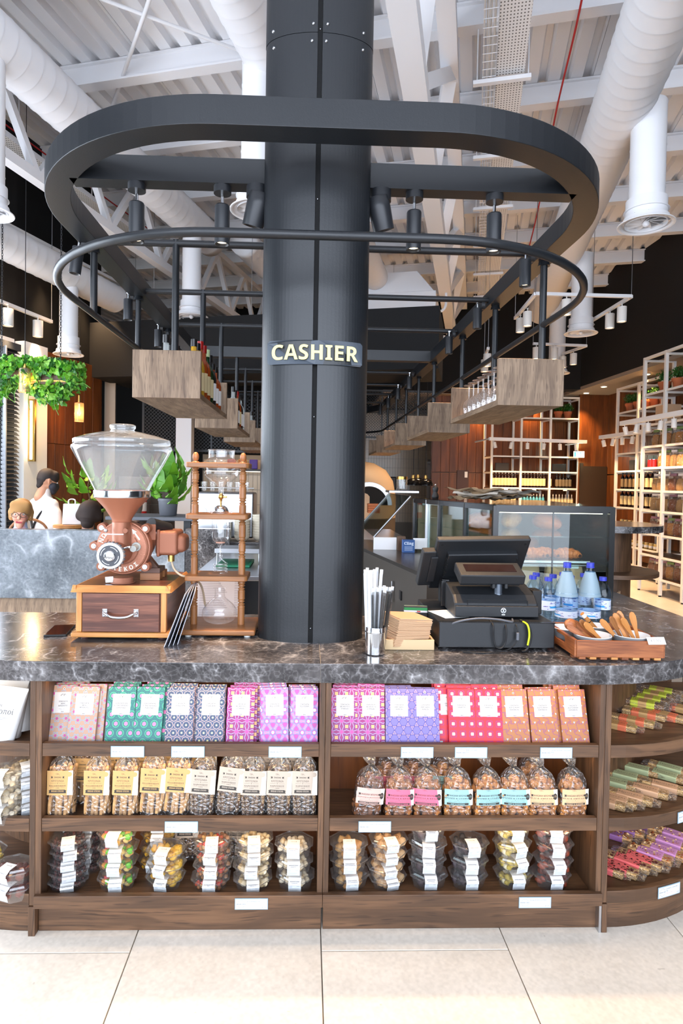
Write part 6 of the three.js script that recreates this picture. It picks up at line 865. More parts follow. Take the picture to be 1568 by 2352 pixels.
  n = 0; for (const [y, w] of [[0.812, 'upper'], [0.492, 'lower']]) for (let i = 0; i < 9; i++) { const l = `food jar on the far right unit, ${w} jar row, ${ords[i]} from the doorway end`, o = n++ ? copyOf(jar, l, [0, 0, 0]) : jar; o.userData.label = l; o.position.set(5.44, y, -(10.4 - i * 0.13)); }
  // clear food bags on the nearest unit
  function foodBag(col, kind) { const t = thing('food_bag', 'x', 'bag of food', [0, 0, 0], 0, 'clear food bags on the nearest right unit'); const sk = (k) => bagSkin([[0.002, 0.12 * k, 0.07 * k, 0, 0, 0.02], [0.03, 0.13 * k, 0.085 * k, 0, 0, 0.03], [0.10, 0.13 * k, 0.08 * k, 0, 0, 0.03], [0.145, 0.12 * k, 0.055 * k, 0, 0, 0.05], [0.165, 0.07 * k, 0.03 * k, 0, 0, 0.1]], kind, 18); part(t, 'filling', [wuv(sk(0.93), 'y')], col); part(t, 'film', [bagSkin([[0.001, 0.125, 0.075, 0, 0, 0.02], [0.10, 0.138, 0.088, 0, 0, 0.03], [0.16, 0.125, 0.05, 0, 0, 0.06], [0.215, 0.12, 0.012, 0, 0, 0.1]], kind, 18)], M.film); part(t, 'header', [rb(0.10, 0.035, 0.016, 0.003, 0, 0.215, 0)], [M.plainTint(120, 150, 90), M.paper, M.plainTint(150, 110, 130)][kind]); t.rotation.y = -Math.PI / 2; return t; }
  const fb = [foodBag(std({ map: T.crust, color: srgb(246, 214, 150), roughness: 0.8 }), 0), foodBag(std({ map: T.sesame, color: srgb(250, 236, 210), roughness: 0.8 }), 1), foodBag(std({ map: T.crust, color: srgb(176, 130, 96), roughness: 0.8 }), 2)], fbn = [0, 0, 0];
  const rowNames = { 2.052: 'row below the pots', 1.752: 'second bag row from above', 1.432: 'third bag row from above', 1.154: 'fourth bag row from above', 0.832: 'fifth bag row from above', 0.239: 'lowest row' };
  for (const [y, k0] of [[2.052, 0], [1.752, 0], [1.432, 1], [1.154, 1], [0.832, 2], [0.239, 2]]) for (let i = 0; i < 9; i++) { if (y === 1.752 && i === 0) continue; const k = (k0 + (i % 4 === 3 ? 1 : 0)) % 3, l = `bag of ${['pale pasta', 'white grain', 'brown pasta'][k]}, ${rowNames[y]}, ${ords[i]} from the far end`, o = fbn[k]++ ? copyOf(fb[k], l, [0, 0, 0], 0) : fb[k]; o.userData.label = l; o.position.set(4.93 + R(-0.02, 0.02), y, -(8.53 - i * 0.142)); o.rotation.y = -Math.PI / 2 + 0.35 + R(-0.2, 0.2); }
  const tin = thing('red_tin', 'x', 'tin', [0, 0, 0], 0, 'red tins on the nearest right unit'); part(tin, 'can', [cy(0.04, 0.04, 0.11, 0, 0.056, 0, 20)], M.plainTint(200, 30, 32, 0.3)); part(tin, 'tin_lid', [cy(0.041, 0.041, 0.006, 0, 0.113, 0, 20)], M.chrome); [[8.55, 0], [8.47, 1], [8.51, 2]].forEach(([d, k]) => { const l = `red tin beside the pasta bags, ${['far', 'near', 'rear'][k]} one`, o = k ? copyOf(tin, l, [0, 0, 0]) : tin; o.userData.label = l; o.position.set(4.86 + (k === 2 ? 0.1 : 0), 1.752, -d); });
  one('cardboard_box', [rb(0.2, 0.26, 0.28, 0.004, 0, 0.13, 0)], M.kraft, 'plain cardboard box under the pots on the nearest right unit', 'box', [5.0, 2.357, -8.4]);
  const bb = [[3.87, 12.1, 'left bay'], [5.02, 12.1, 'right bay']]; bb.forEach(([x, d, w]) => one('black_box', [rb(0.26, 0.16, 0.06, 0.004, 0, 0.08, 0)], M.plainTint(44, 40, 38, 0.3), `dark gift box above the bottles in the ${w} of the back unit`, 'box', [x, 1.741, -d], 0, 'dark gift boxes')); one('black_box', [rb(0.06, 0.18, 0.16, 0.004, 0, 0.09, 0)], M.plainTint(44, 40, 38, 0.3), 'dark gift box on the far right unit', 'box', [5.5, 1.743, -10.2], 0, 'dark gift boxes');
  [[3.92, 12.0], [4.48, 12.0], [5.1, 12.0]].forEach(([x, d], i) => one('price_tag', [bx(0.08, 0.04, 0.003, 0, 0, 0)], M.paper, `white price tag under the wine row, ${['left', 'middle', 'right'][i]} bay`, 'price tag', [x, 1.385, -d + 0.03], 0, 'price tags under the wine'));
  // exit sign
  const ex = thing('exit_sign', 'lit green and white emergency exit sign on the brown wall', 'exit sign', [5.30, 2.085, -11.84], -0.35), et = canvasTex(128, 80, (g) => { g.fillStyle = '#f2fff8'; g.fillRect(0, 0, 128, 80); g.fillStyle = '#16a07c'; g.fillRect(6, 8, 22, 64); g.fillRect(38, 8, 56, 64); g.fillStyle = '#f2fff8'; g.beginPath(); g.arc(66, 24, 7, 0, 7); g.fill(); g.fillRect(60, 30, 12, 22); g.fillRect(50, 34, 32, 6); g.fillRect(54, 50, 8, 16); g.fillRect(68, 50, 8, 16); });
  part(ex, 'housing', [rb(0.20, 0.125, 0.05, 0.006, 0, 0, -0.026)], M.white); part(ex, 'face', [card(0.19, 0.115, 0.002, [0, 0, 1, 1])], std({ name: 'exit_light', map: et, emissiveMap: et, emissive: 0xffffff, emissiveIntensity: 0.4, roughness: 0.3 })); const el = new THREE.PointLight(0xd8ffee, 0.6, 0, 2); el.name = 'exit_lamp'; el.position.set(5.27, 2.085, -11.74); scene.add(el);
  // round stand with paper sacks beside the case
  const rs = thing('display_stand', 'round wooden stand with marble top holding paper sacks', 'display stand', [2.42, 0, -4.9]); part(rs, 'marble_top', [wuv(cy(0.42, 0.42, 0.05, 0, 1.16, 0, 48), 'x')], M.marble); part(rs, 'core', [wuv(cy(0.2, 0.2, 1.1, 0, 0.58, 0, 32), 'y')], M.oak); for (const y of [0.80, 0.45, 0.14]) part(rs, 'shelf', [wuv(cy(0.40, 0.40, 0.03, 0, y, 0, 48), 'x')], M.oak); part(rs, 'led_strip', [bx(0.012, 0.3, 0.012, -0.205, 0.98, 0.05)], M.ledStrip);
  const sack = thing('paper_sack', 'x', 'paper sack', [0, 0, 0], 0, 'paper sacks on the round stand'); part(sack, 'paper', [bagSkin([[0.001, 0.11, 0.07, 0, 0, 0.02], [0.06, 0.118, 0.075, 0, 0, 0.03], [0.15, 0.112, 0.055, 0, 0, 0.04], [0.20, 0.11, 0.012, 0, 0, 0.04]], 2, 20)], M.kraft); part(sack, 'fold', [rb(0.11, 0.025, 0.016, 0.004, 0, 0.205, 0.004)], M.kraft);
  [[2.25, 0.466, 4.62, 'left on the middle level'], [2.38, 0.466, 4.58, 'right on the middle level'], [2.22, 0.156, 4.66, 'left on the low level'], [2.36, 0.156, 4.60, 'right on the low level'], [2.50, 0.156, 4.60, 'at the far right low level']].forEach(([x, y, d, w], i) => { const l = `brown paper sack on the round stand, ${w}`, o = i ? copyOf(sack, l, [0, 0, 0]) : sack; o.userData.label = l; o.position.set(x, y, -d); o.rotation.y = i; });
}
// ---------- left side and kitchen ----------
{
  const p = thing('bar_partition', 'grey veined marble partition with a wooden base behind the grinder', 'partition'); part(p, 'marble_slab', [wuv(plan([[-2.5, 5.0], [-0.98, 5.0], [-0.98, 5.12], [-2.5, 5.12]], 0.50, 1.055, 0.006), 'x')], M.marbleLight); part(p, 'marble_end', [wuv(plan([[-0.975, 5.0], [-0.62, 5.0], [-0.62, 5.12], [-0.975, 5.12]], 0.2, 1.08, 0.004), 'x')], M.marble); part(p, 'wood_base', [wuv(bx(1.52, 0.5, 0.08, -1.74, 0.25, -5.07), 'y')], M.greyOak);
  // black mesh panels and cream tile strip behind the bar
  struct('wall_bar', [bx(3.4, 3.0, 0.06, -1.75, 1.5, -9.85)], M.blackMatte).userData.label = 'black wall behind the bar';
  struct('trim_1', [bx(0.14, 2.2, 0.03, -2.62, 1.65, -8.25)], std({ name: 'cream_strip', color: srgb(196, 182, 164), roughness: 0.4 })).userData.label = 'narrow strip of cream tiles beside the wood panelling';
  { const kw = struct('wall_bar', [bx(1.6, 1.2, 0.03, -0.75, 1.25, -9.2)], M.grout); kw.userData.label = 'cream tiled wall behind the coffee bar'; const gs = []; for (let i = 0; i < 23; i++) for (let r = 0; r < 5; r++) gs.push(bx(0.062, 0.216, 0.012, -1.5 + i * 0.0665, 0.78 + r * 0.222, -9.18)); part(kw, 'tile', gs, M.plainTint(206, 186, 158, 0.25), null, 'stuff'); const kw2 = struct('wall_bar', [bx(0.9, 1.5, 0.03, -2.15, 0.75, -8.6)], M.grout); kw2.userData.label = 'brown tiled wall behind the fire extinguisher'; const g2 = []; for (let i = 0; i < 10; i++) for (let r = 0; r < 6; r++) g2.push(bx(0.084, 0.216, 0.012, -2.55 + i * 0.09, 0.12 + r * 0.222, -8.58)); part(kw2, 'tile', g2, M.plainTint(86, 74, 64, 0.3), null, 'stuff'); }
  const mesh = (label, x, w, y, h, d) => { const t = thing('mesh_panel', label, 'mesh panel', [x, y, -d]); part(t, 'frame', [bx(w, 0.03, 0.03, 0, -h / 2, 0), bx(w, 0.03, 0.03, 0, h / 2, 0), bx(0.03, h, 0.03, -w / 2, 0, 0), bx(0.03, h, 0.03, w / 2, 0, 0), bx(0.02, h, 0.02, 0, 0, 0)], M.lampBlack); const gs = []; const s = 0.05; for (let i = 0; i < w / s; i++) for (let j = 0; j < h / (s * 0.5); j++) { const X = -w / 2 + i * s + (j & 1 ? s / 2 : 0), Y = -h / 2 + j * s * 0.5; gs.push(bx(0.034, 0.006, 0.004).rotateZ(0.78).translate(X + 0.0125, Y + 0.0125, 0), bx(0.034, 0.006, 0.004).rotateZ(-0.78).translate(X + 0.0125, Y - 0.0125, 0)); } part(t, 'mesh', gs, M.lampBlack, null, 'stuff'); };
  mesh('black expanded metal panel hanging behind the left oak boxes', -1.35, 1.9, 2.28, 0.8, 8.7); mesh('black expanded metal panel before the kitchen tiles, right of the column', 1.35, 1.9, 2.72, 0.85, 11.2);
  // coffee bar bits seen between the tower and the column
  const st = thing('steel_bench', 'stainless steel work bench behind the drip tower', 'work bench'); part(st, 'top', [rb(0.5, 0.03, 1.3, 0.004, -0.42, 0.90, -4.3)], M.steel); for (const [x, z] of [[-0.64, -3.7], [-0.2, -3.7], [-0.64, -4.9], [-0.2, -4.9]]) part(st, 'leg', [beam([x, 0, z], [x, 0.89, z], 0.035, 0.035)], M.steel); part(st, 'under_shelf', [bx(0.46, 0.02, 1.2, -0.42, 0.35, -4.3)], M.oak);
  const gb = thing('green_board', 'green cutting board on the steel bench', 'cutting board', [-0.47, 0.917, -4.15]); part(gb, 'board', [rb(0.22, 0.014, 0.34, 0.004, 0, 0.007, 0)], M.plainTint(20, 120, 84, 0.5)); part(gb, 'juice_groove', [rb(0.19, 0.001, 0.30, 0.0004, 0, 0.0145, 0)], M.plainTint(16, 100, 70, 0.5));
  const rk = thing('steel_tray', 'dark steel tray rack above the green board', 'tray', [-0.45, 1.0, -4.3]); part(rk, 'pan', [rb(0.3, 0.012, 0.4, 0.003, 0, 0, 0)], M.lampBlack); part(rk, 'rim', [rb(0.31, 0.03, 0.008, 0.002, 0, 0.01, 0.2)], M.steel); for (const x of [-0.14, 0.14]) part(rk, 'support', [bar([x, -0.085, 0.18], [x, 0, 0.18], 0.006), bar([x, -0.085, -0.18], [x, 0, -0.18], 0.006)].slice(0, 1), M.steel);
  const bowlG = lathe([[0, 0.002], [0.035, 0.002], [0.062, 0.03], [0.068, 0.055], [0.064, 0.055], [0.05, 0.02], [0, 0.008]], 24), bm = M.plainTint(206, 196, 176, 0.5); for (const [x, d, n, w] of [[-0.55, 5.3, 7, 'left'], [-0.40, 5.35, 9, 'middle'], [-0.27, 5.3, 8, 'right']]) for (let i = 0; i < n; i++) { const m = one('soup_bowl', bowlG, bm, `cream bowl in the ${w} stack behind the drip tower, ${i === n - 1 ? 'topmost' : i ? nth(i + 1) + ' from below' : 'lowest'}`, 'bowl', [x, 0.955 + i * 0.022, -d], 0, 'stacked cream bowls'); }
  const sb = thing('bar_counter', 'dark bar counter carrying bowls and machines behind the drip tower', 'bar counter'); part(sb, 'body', [bx(2.0, 0.92, 0.6, -1.0, 0.46, -5.6)], M.lampBlack); part(sb, 'top', [rb(2.1, 0.03, 0.7, 0.004, -1.0, 0.936, -5.6)], M.marble);
  const em = thing('espresso_machine', 'silver espresso machine with a round gauge behind the drip tower', 'espresso machine', [-0.72, 0.952, -5.55]); part(em, 'case', [rb(0.52, 0.40, 0.34, 0.02, 0, 0.22, 0)], M.steel); part(em, 'gauge', [cy(0.035, 0.035, 0.012, 0, 0, 0, 24).rotateX(Math.PI / 2).translate(-0.18, 0.25, 0.176)], M.white); part(em, 'group_head', [cy(0.03, 0.03, 0.07, 0.05, 0.13, 0.2, 20)], M.chrome); part(em, 'handle', [bar([0.05, 0.11, 0.22], [0.05, 0.10, 0.36], 0.014)], M.rubber); part(em, 'cup_rail', [bar([-0.26, 0.46, 0.17], [0.26, 0.46, 0.17], 0.006)], M.chrome);
  for (let i = 0; i < 6; i++) one('glass_tumbler', [lathe([[0, 0.003], [0.026, 0.003], [0.03, 0.09], [0.0285, 0.09], [0.024, 0.01]], 16)], M.glass, `clear tumbler on top of the espresso machine, ${ORD[i].replace('front', 'first')} from the left`, 'glass', [-0.92 + i * 0.075, 1.373, -5.55], 0, 'tumblers on the machine');
  const sh = thing('wall_shelf', 'lit shelf with packets on the tiled wall behind the coffee bar', 'shelf', [-0.75, 1.62, -9.0]); part(sh, 'board', [rb(1.5, 0.03, 0.3, 0.003, 0, 0, 0)], M.lampBlack); part(sh, 'led_strip', [bx(1.4, 0.008, 0.012, 0, -0.02, 0.12)], M.ledStrip); areaLight(0xffdca8, 12, 1.4, 0.03, V3(-0.75, 1.96, -8.95), V3(-0.75, 1.3, -9.15));
  [['#c03028', 'red'], ['#d8883a', 'amber'], ['#5a3a9a', 'violet'], ['#e6e2da', 'white'], ['#a82c22', 'dark red']].forEach(([c, n], i) => { const t = one('food_packet', [rb(0.12, 0.14, 0.06, 0.012, 0, 0.072, 0)], std({ color: new THREE.Color(c), roughness: 0.5 }), `${n} packet on the shelf behind the coffee bar`, 'packet', [-1.1 + i * 0.16, 1.637, -9.0], 0, 'packets on the bar shelf'); });
  const fe = thing('fire_extinguisher', 'red fire extinguisher standing against the brown tiles', 'fire extinguisher', [-2.2, 0.95, -8.3]); fe.scale.setScalar(0.75); part(fe, 'cylinder', [lathe([[0, 0], [0.075, 0], [0.08, 0.02], [0.08, 0.36], [0.05, 0.42], [0.025, 0.44], [0, 0.45]], 24)], M.plainTint(200, 30, 26, 0.35)); part(fe, 'label', [lathe([[0.081, 0.12], [0.081, 0.28]], 24)], M.paper); part(fe, 'valve', [rb(0.05, 0.06, 0.04, 0.006, 0, 0.47, 0), rb(0.12, 0.015, 0.02, 0.004, 0.03, 0.51, 0)], M.rubber); one('extinguisher_shelf', [bx(0.7, 0.04, 0.4, 0, -0.02, 0)], M.lampBlack, 'dark ledge under the fire extinguisher', 'shelf', [-1.95, 0.95, -8.35]);
  const tb = thing('bar_table', 'dark table top with a low laptop beside the potted fig', 'table', [-1.35, 0, -5.6]); part(tb, 'table_top', [rb(0.75, 0.03, 0.55, 0.004, 0, 1.135, 0)], M.greyPlastic); part(tb, 'support', [bx(0.06, 0.17, 0.3, -0.3, 1.03, 0)], M.lampBlack); part(tb, 'support', [bx(0.06, 0.17, 0.3, 0.3, 1.03, 0)], M.lampBlack);
  // wall light, pendants
  const wl = thing('wall_light', 'slim vertical light bar glowing on the white pillar', 'wall light', HU(5.62, -4.565, 1.64).toArray(), -TH + 0.2); part(wl, 'housing', [rb(0.07, 0.66, 0.04, 0.004, 0, 0.33, 0)], M.brass); part(wl, 'light_tube', [rb(0.025, 0.62, 0.02, 0.006, 0.0, 0.33, 0.022)], M.glow); const wp = new THREE.PointLight(0xffd9a0, 0.5, 0, 2); wp.name = 'wall_lamp'; wp.position.copy(HU(5.45, -4.40, 1.98)); scene.add(wp);
  const pend = thing('pendant_lamp', 'smoked glass cylinder pendant in front of the hanging planter', 'pendant lamp', [-2.49, 2.22, -5.5], 0, 'cylinder pendants on the left');
  part(pend, 'shade', [lathe([[0.05, 0], [0.05, 0.205], [0.02, 0.215]], 24)], phy({ name: 'smoked_glass', color: srgb(190, 168, 140), transmission: 0.75, thickness: 0, roughness: 0.1, side: THREE.DoubleSide })); part(pend, 'holder', [cy(0.013, 0.018, 0.09, 0, 0.25, 0, 16)], M.brass); part(pend, 'bulb', [lathe([[0, 0.06], [0.012, 0.07], [0.017, 0.09], [0.012, 0.125], [0.006, 0.14], [0.006, 0.2], [0, 0.2]], 14)], M.glow); part(pend, 'cord', [cy(0.003, 0.003, 2.6, 0, 1.6, 0, 6)], M.rubber); part(pend, 'ceiling_cup', [cy(0.05, 0.05, 0.03, 0, 2.86, 0, 18)], M.brass);
  const p2 = copyOf(pend, 'smoked glass cylinder pendant hanging lower before the wood panelling', [-2.567, 2.105, -7.0]); for (const [x, y, d] of [[-2.49, 2.32, 5.5], [-2.567, 2.205, 7.0]]) { const l = new THREE.PointLight(0xffc888, 1.4, 0, 2); l.name = 'pendant_light'; l.position.set(x, y, -d); l.castShadow = true; scene.add(l); }
  // oven, lamps and fittings by the kitchen wall
  const ov = thing('pizza_oven', 'cream domed pizza oven with a steel mouth beside the column', 'oven', [0.86, 0, -10.2]); part(ov, 'dome', [lathe([[0.62, 0.9], [0.62, 1.25], [0.57, 1.5], [0.45, 1.68], [0.25, 1.79], [0, 1.83]], 40)], M.plainTint(206, 180, 150, 0.5)); part(ov, 'base', [cy(0.62, 0.62, 0.9, 0, 0.45, 0, 40)], M.plainTint(90, 80, 70)); const mouth = arc(0.10, 1.05, 0.33, 0, Math.PI, 18); part(ov, 'arch', [extr([...arc(0.12, 1.12, 0.36, 0, Math.PI, 18), ...arc(0.12, 1.12, 0.29, Math.PI, 0, 18)], 0.06, 0.004).translate(0, 0, 0.56)], M.steel); part(ov, 'mouth', [extr(arc(0.12, 1.12, 0.29, 0, Math.PI, 18), 0.02).translate(0, 0, 0.585)], M.darkGap); part(ov, 'flue', [cy(0.09, 0.09, 1.6, 0, 2.6, -0.1, 20)], M.blackMatte);
  const pl = thing('dome_lamp', 'black dome lamp over the serving pass, left of three', 'pendant lamp', [1.60, 1.44, -9.2], 0, 'black dome lamps'); part(pl, 'shade', [lathe([[0.115, 0], [0.112, 0.03], [0.09, 0.075], [0.05, 0.10], [0.02, 0.105]], 28)], std({ name: 'black_enamel', color: srgb(16, 15, 15), roughness: 0.1, side: THREE.DoubleSide })); part(pl, 'neck', [cy(0.022, 0.026, 0.05, 0, 0.13, 0, 16)], M.brass); part(pl, 'cord', [cy(0.005, 0.005, 1.7, 0, 1.0, 0, 6)], M.rubber); part(pl, 'bulb', [sph(0.025, 0, 0.05, 0)], M.glow); copyOf(pl, 'black dome lamp over the serving pass, middle of three', [1.70, 1.45, -9.35]); copyOf(pl, 'black dome lamp over the serving pass, right of three', [1.79, 1.44, -9.2]);
  const di = thing('towel_dispenser', 'dark towel dispenser on the kitchen tiles', 'dispenser', [2.07, 1.46, -14.93]); part(di, 'case', [rb(0.22, 0.30, 0.12, 0.03, 0, 0, 0)], M.plainTint(70, 62, 58, 0.4)); part(di, 'slot', [rb(0.2, 0.05, 0.1, 0.02, 0, -0.14, 0.01)], M.rubber); one('wall_notice', [bx(0.2, 0.26, 0.003, 0, 0, 0)], M.paper, 'small white notice on the kitchen tiles', 'notice', [2.42, 1.36, -14.98]);
  for (const y of [1.66, 1.2]) one('switch_plate', [rb(0.06, 0.12, 0.01, 0.003, 0, 0, 0)], M.white, `white switch plate on the dark panel, ${y > 1.5 ? 'upper' : 'lower'} one`, 'switch', [3.26, y, -12.5]); one('dark_panel', [bx(0.24, 1.7, 0.03, 0, 0.85, 0)], M.plainTint(62, 26, 14, 0.4), 'dark red-brown panel carrying two switches', 'panel', [3.2, 0.05, -12.53]);
  const gj = thing('glass_jar', 'clear jar of straws on the serving counter near the lamps', 'jar', [0.98, 1.40, -6.3]); part(gj, 'jar', [lathe([[0, 0.002], [0.05, 0.002], [0.055, 0.02], [0.055, 0.12], [0.05, 0.13]], 20)], M.glass); part(gj, 'band', [cy(0.056, 0.056, 0.03, 0, 0.13, 0, 20)], M.brass); one('jar_shelf', [bx(0.3, 0.02, 0.3, 0, -0.01, 0)], M.steel, 'narrow steel ledge under the glass jar', 'shelf', [0.98, 1.40, -6.3]);
}
// ---------- ceiling services, in hall axes: x = v, z = -u ----------
{
  const hall = (name, label, cat, group) => { const t = thing(name, label, cat, [0, 0, 0], -TH, group); return t; };
  const run = (v, y, u0, u1, r, step = 0.13) => { const p = [[0, 0], [r, 0]]; for (let t = step; t < u1 - u0; t += step) p.push([r, t - 0.004], [r + 0.004, t], [r, t + 0.004]); p.push([r, u1 - u0], [0, u1 - u0]); return lathe(p, 32).rotateX(-Math.PI / 2).translate(v, y, -u0); };
  const drop = (v, u, y0, y1, r) => { const p = [[r, 0]]; for (let t = 0.16; t < y1 - y0; t += 0.16) p.push([r, t - 0.003], [r + 0.003, t], [r, t + 0.003]); p.push([r, y1 - y0]); return lathe(p, 28).translate(v, y0, -u); };
  function diffuser(t, v, u, y, R0, rd, yTop) {
    part(t, 'drop', [drop(v, u, y + 0.10, yTop, rd)], M.duct); part(t, 'collar', [lathe([[rd, 0.19], [rd * 1.17, 0.185], [rd * 1.17, 0.03], [rd * 1.2, 0.0]], 32).translate(v, y, -u)], M.duct);
    const f = part(t, 'diffuser', [lathe([[rd * 1.1, 0.03], [R0, 0.004], [R0 + 0.004, 0], [R0, -0.006], [R0 * 0.86, 0.0], [R0 * 0.80, 0.05]], 40).translate(v, y, -u), sph(R0 * 0.13, v, y + 0.008, -u, 14, 10), cy(R0 * 0.8, R0 * 0.8, 0.004, v, y + 0.10, -u, 32)], M.duct);
    for (let i = 0; i < 10; i++) { const a = i / 10 * 6.283, m = part(f, 'vane', [rb(R0 * 0.68, 0.003, R0 * 0.34, 0.001, R0 * 0.45, 0, 0).rotateX(0.6)], M.duct); m.position.set(v, y + 0.035, -u); m.rotation.y = a; }
  }
  const A = hall('air_duct', 'white spiral air duct running diagonally at the upper left', 'air duct', 'white spiral ducts under the roof'); part(A, 'duct_run', [run(-3.3, 4.5, 1.2, 7.3, 0.19)], M.duct); diffuser(A, -3.3, 6.75, 3.40, 0.2, 0.11, 4.4); diffuser(A, -3.3, 3.62, 3.30, 0.16, 0.10, 4.4);
  const B = hall('air_duct', 'white spiral air duct low along the black left wall', 'air duct', 'white spiral ducts under the roof'); part(B, 'duct_run', [run(-4.3, 3.66, 1.0, 6.75, 0.16)], M.duct); diffuser(B, -4.3, 5.85, 2.81, 0.155, 0.095, 3.6);
  const D = hall('air_duct', 'white spiral air duct passing behind the black column', 'air duct', 'white spiral ducts under the roof'); part(D, 'duct_run', [run(-1.52, 4.62, 1.0, 4.5, 0.2)], M.duct); part(D, 'duct_run', [run(-1.45, 4.45, 4.7, 9.6, 0.18)], M.duct); diffuser(D, -1.60, 4.34, 3.48, 0.2, 0.125, 4.55); diffuser(D, -1.38, 9.4, 3.34, 0.2, 0.12, 4.4); part(D, 'elbow', [flat(new THREE.TorusGeometry(0.24, 0.19, 14, 14, Math.PI / 2)).rotateY(Math.PI / 2).translate(-1.45, 4.21, -9.6)], M.duct);
  const E = hall('air_duct', 'wide white spiral air duct at the upper right with three swirl diffusers', 'air duct', 'white spiral ducts under the roof'); part(E, 'duct_run', [run(1.05, 4.42, 1.5, 11, 0.22)], M.duct); diffuser(E, 1.24, 5.18, 3.49, 0.2, 0.125, 4.4); diffuser(E, 1.28, 8.36, 3.41, 0.2, 0.125, 4.4); diffuser(E, 1.26, 10.52, 3.28, 0.2, 0.125, 4.4);
  const G = hall('air_duct', 'short white duct drop with diffuser half hidden by the column', 'air duct', 'white spiral ducts under the roof'); part(G, 'duct_run', [run(-3.0, 4.6, 7.6, 11.5, 0.18)], M.duct); diffuser(G, -3.0, 8.7, 3.3, 0.17, 0.11, 4.55);
  const F = hall('fan_coil', 'white boxy fan coil unit hanging at the back of the roof', 'ventilation unit'); part(F, 'case', [rb(1.15, 0.32, 0.7, 0.01, -1.15, 4.05, -9.2)], M.white); part(F, 'hood', [extr([[-0.55, 0], [0.55, 0], [0.3, 0.3], [-0.3, 0.3]], 0.6, 0.004).translate(-1.15, 4.21, -9.5)], M.white); part(F, 'drain_pipe', [tube([[-0.58, 3.95, -9.0], [-0.5, 3.95, -9.0], [-0.45, 4.0, -9.0], [-0.44, 4.2, -9.0], [-0.44, 4.9, -9.0]], 0.02, 24, 8)], M.white);
  const ordp = ['first', 'second', 'third', 'fourth', 'fifth', 'sixth', 'seventh', 'eighth', 'ninth'];
  for (let k = 0; k < 9; k++) { const u = 2.65 + 1.1 * k, t = struct('roof_beam', [rotH(bx(14, 0.17, 0.05, 0, 5.02, -u)), rotH(bx(14, 0.016, 0.11, 0, 4.93, -u)), rotH(bx(14, 0.016, 0.11, 0, 5.10, -u))], M.white); t.userData.label = `white steel roof beam, ${ordp[k]} from the front`; }
  function truss(label, v, y0, y1, w, u0, u1, step, dv = 0) { const t = hall('roof_truss', label, 'truss', 'white steel roof trusses'); part(t, 'lower_chord', [beam([v, y0, -u0], [v, y0, -u1], w, w * 0.9)], M.white); part(t, 'upper_chord', [beam([v + dv, y1, -u0], [v + dv, y1, -u1], w * 0.8, w * 0.8)], M.white); let k = 0; for (let u = u0; u < u1 - step * 0.4; u += step / 2, k++) part(t, 'web_bar', [beam([v + (k & 1 ? dv : 0), k & 1 ? y1 : y0, -u], [v + (k & 1 ? 0 : dv), k & 1 ? y0 : y1, -(u + step / 2)], w * 0.62, w * 0.62)], M.white); return t; }
  truss('white lattice roof truss at the left between the two ducts', -3.78, 4.1, 4.85, 0.10, 1.4, 12, 1.1); truss('white lattice roof truss right of the column', -0.46, 4.28, 4.85, 0.17, 1.2, 12, 1.6, 0.2);
  const C = hall('cable_tray', 'white perforated cable tray with a wire basket beside it', 'cable tray'); part(C, 'tray_bed', [bx(0.20, 0.006, 9.5, 0.20, 4.56, -6.2)], std({ name: 'perforated_sheet', map: texture(128, 0.022, 0.03, (u, v) => { const h = Math.abs(u - 0.5) < 0.2 && Math.abs(v - 0.5) < 0.2 ? 96 : 236; return [h, h, h]; }), roughness: 0.5 })); { const p = C.children[0].geometry; C.children[0].geometry = wuv(p, 'x'); }
  for (const s of [0.10, 0.30]) part(C, 'side_lip', [bx(0.006, 0.04, 9.5, s, 4.58, -6.2)], M.white); const w = []; for (let i = 0; i < 4; i++) w.push(bx(0.004, 0.004, 9.5, 0.0 + i * 0.03, 4.54, -6.2)); for (let i = 0; i < 110; i++) w.push(bx(0.1, 0.004, 0.004, 0.045, 4.538, -1.5 - i * 0.085)); part(C, 'wire_basket', w, M.white, null, 'stuff'); for (let i = 0; i < 6; i++) part(C, 'cable', [tube(Array.from({ length: 9 }, (_, k) => [0.005 + i * 0.016 + R(-0.008, 0.008), 4.556 + (i % 2) * 0.012, -1.5 - k * 1.18]), 0.005, 60, 5)], M.whiteGloss);
  for (let k = 0; k < 8; k++) { const u = 2.65 + 1.1 * k; part(C, 'strut', [bx(0.42, 0.03, 0.04, 0.14, 4.52, -u)], M.white); part(C, 'hanger_rod', [bar([-0.04, 4.52, -u], [-0.04, 4.95, -u], 0.005, 6)], M.white); part(C, 'hanger_rod', [bar([0.33, 4.52, -u], [0.33, 4.95, -u], 0.005, 6)], M.white); }
  const red = M.plainTint(206, 40, 44, 0.5); one('red_cable', [rotH(tube([[0.62, 5.06, -1.5], [0.60, 4.9, -3.4], [0.66, 4.88, -4.6], [0.66, 4.9, -6], [0.7, 4.88, -8], [0.7, 4.9, -10]], 0.008, 60, 6))], red, 'red alarm cable running under the right side of the roof', 'cable'); one('red_cable', [rotH(tube([[-4.45, 4.9, -2], [-4.45, 4.86, -5], [-4.4, 4.9, -8]], 0.008, 40, 6))], red, 'red alarm cable under the left side of the roof', 'cable');
  one('brace_rod', [bar([-1.0, 4.97, -4.2], [-1.98, 4.97, -6.1], 0.016)], M.white, 'white brace rod crossing in front, running down to the left', 'brace', [0, 0, 0], 0, 'roof brace rods'); one('brace_rod', [bar([-2.5, 4.99, -4.15], [-0.45, 4.99, -5.2], 0.014)], M.white, 'white brace rod running across to the column', 'brace', [0, 0, 0], 0, 'roof brace rods');
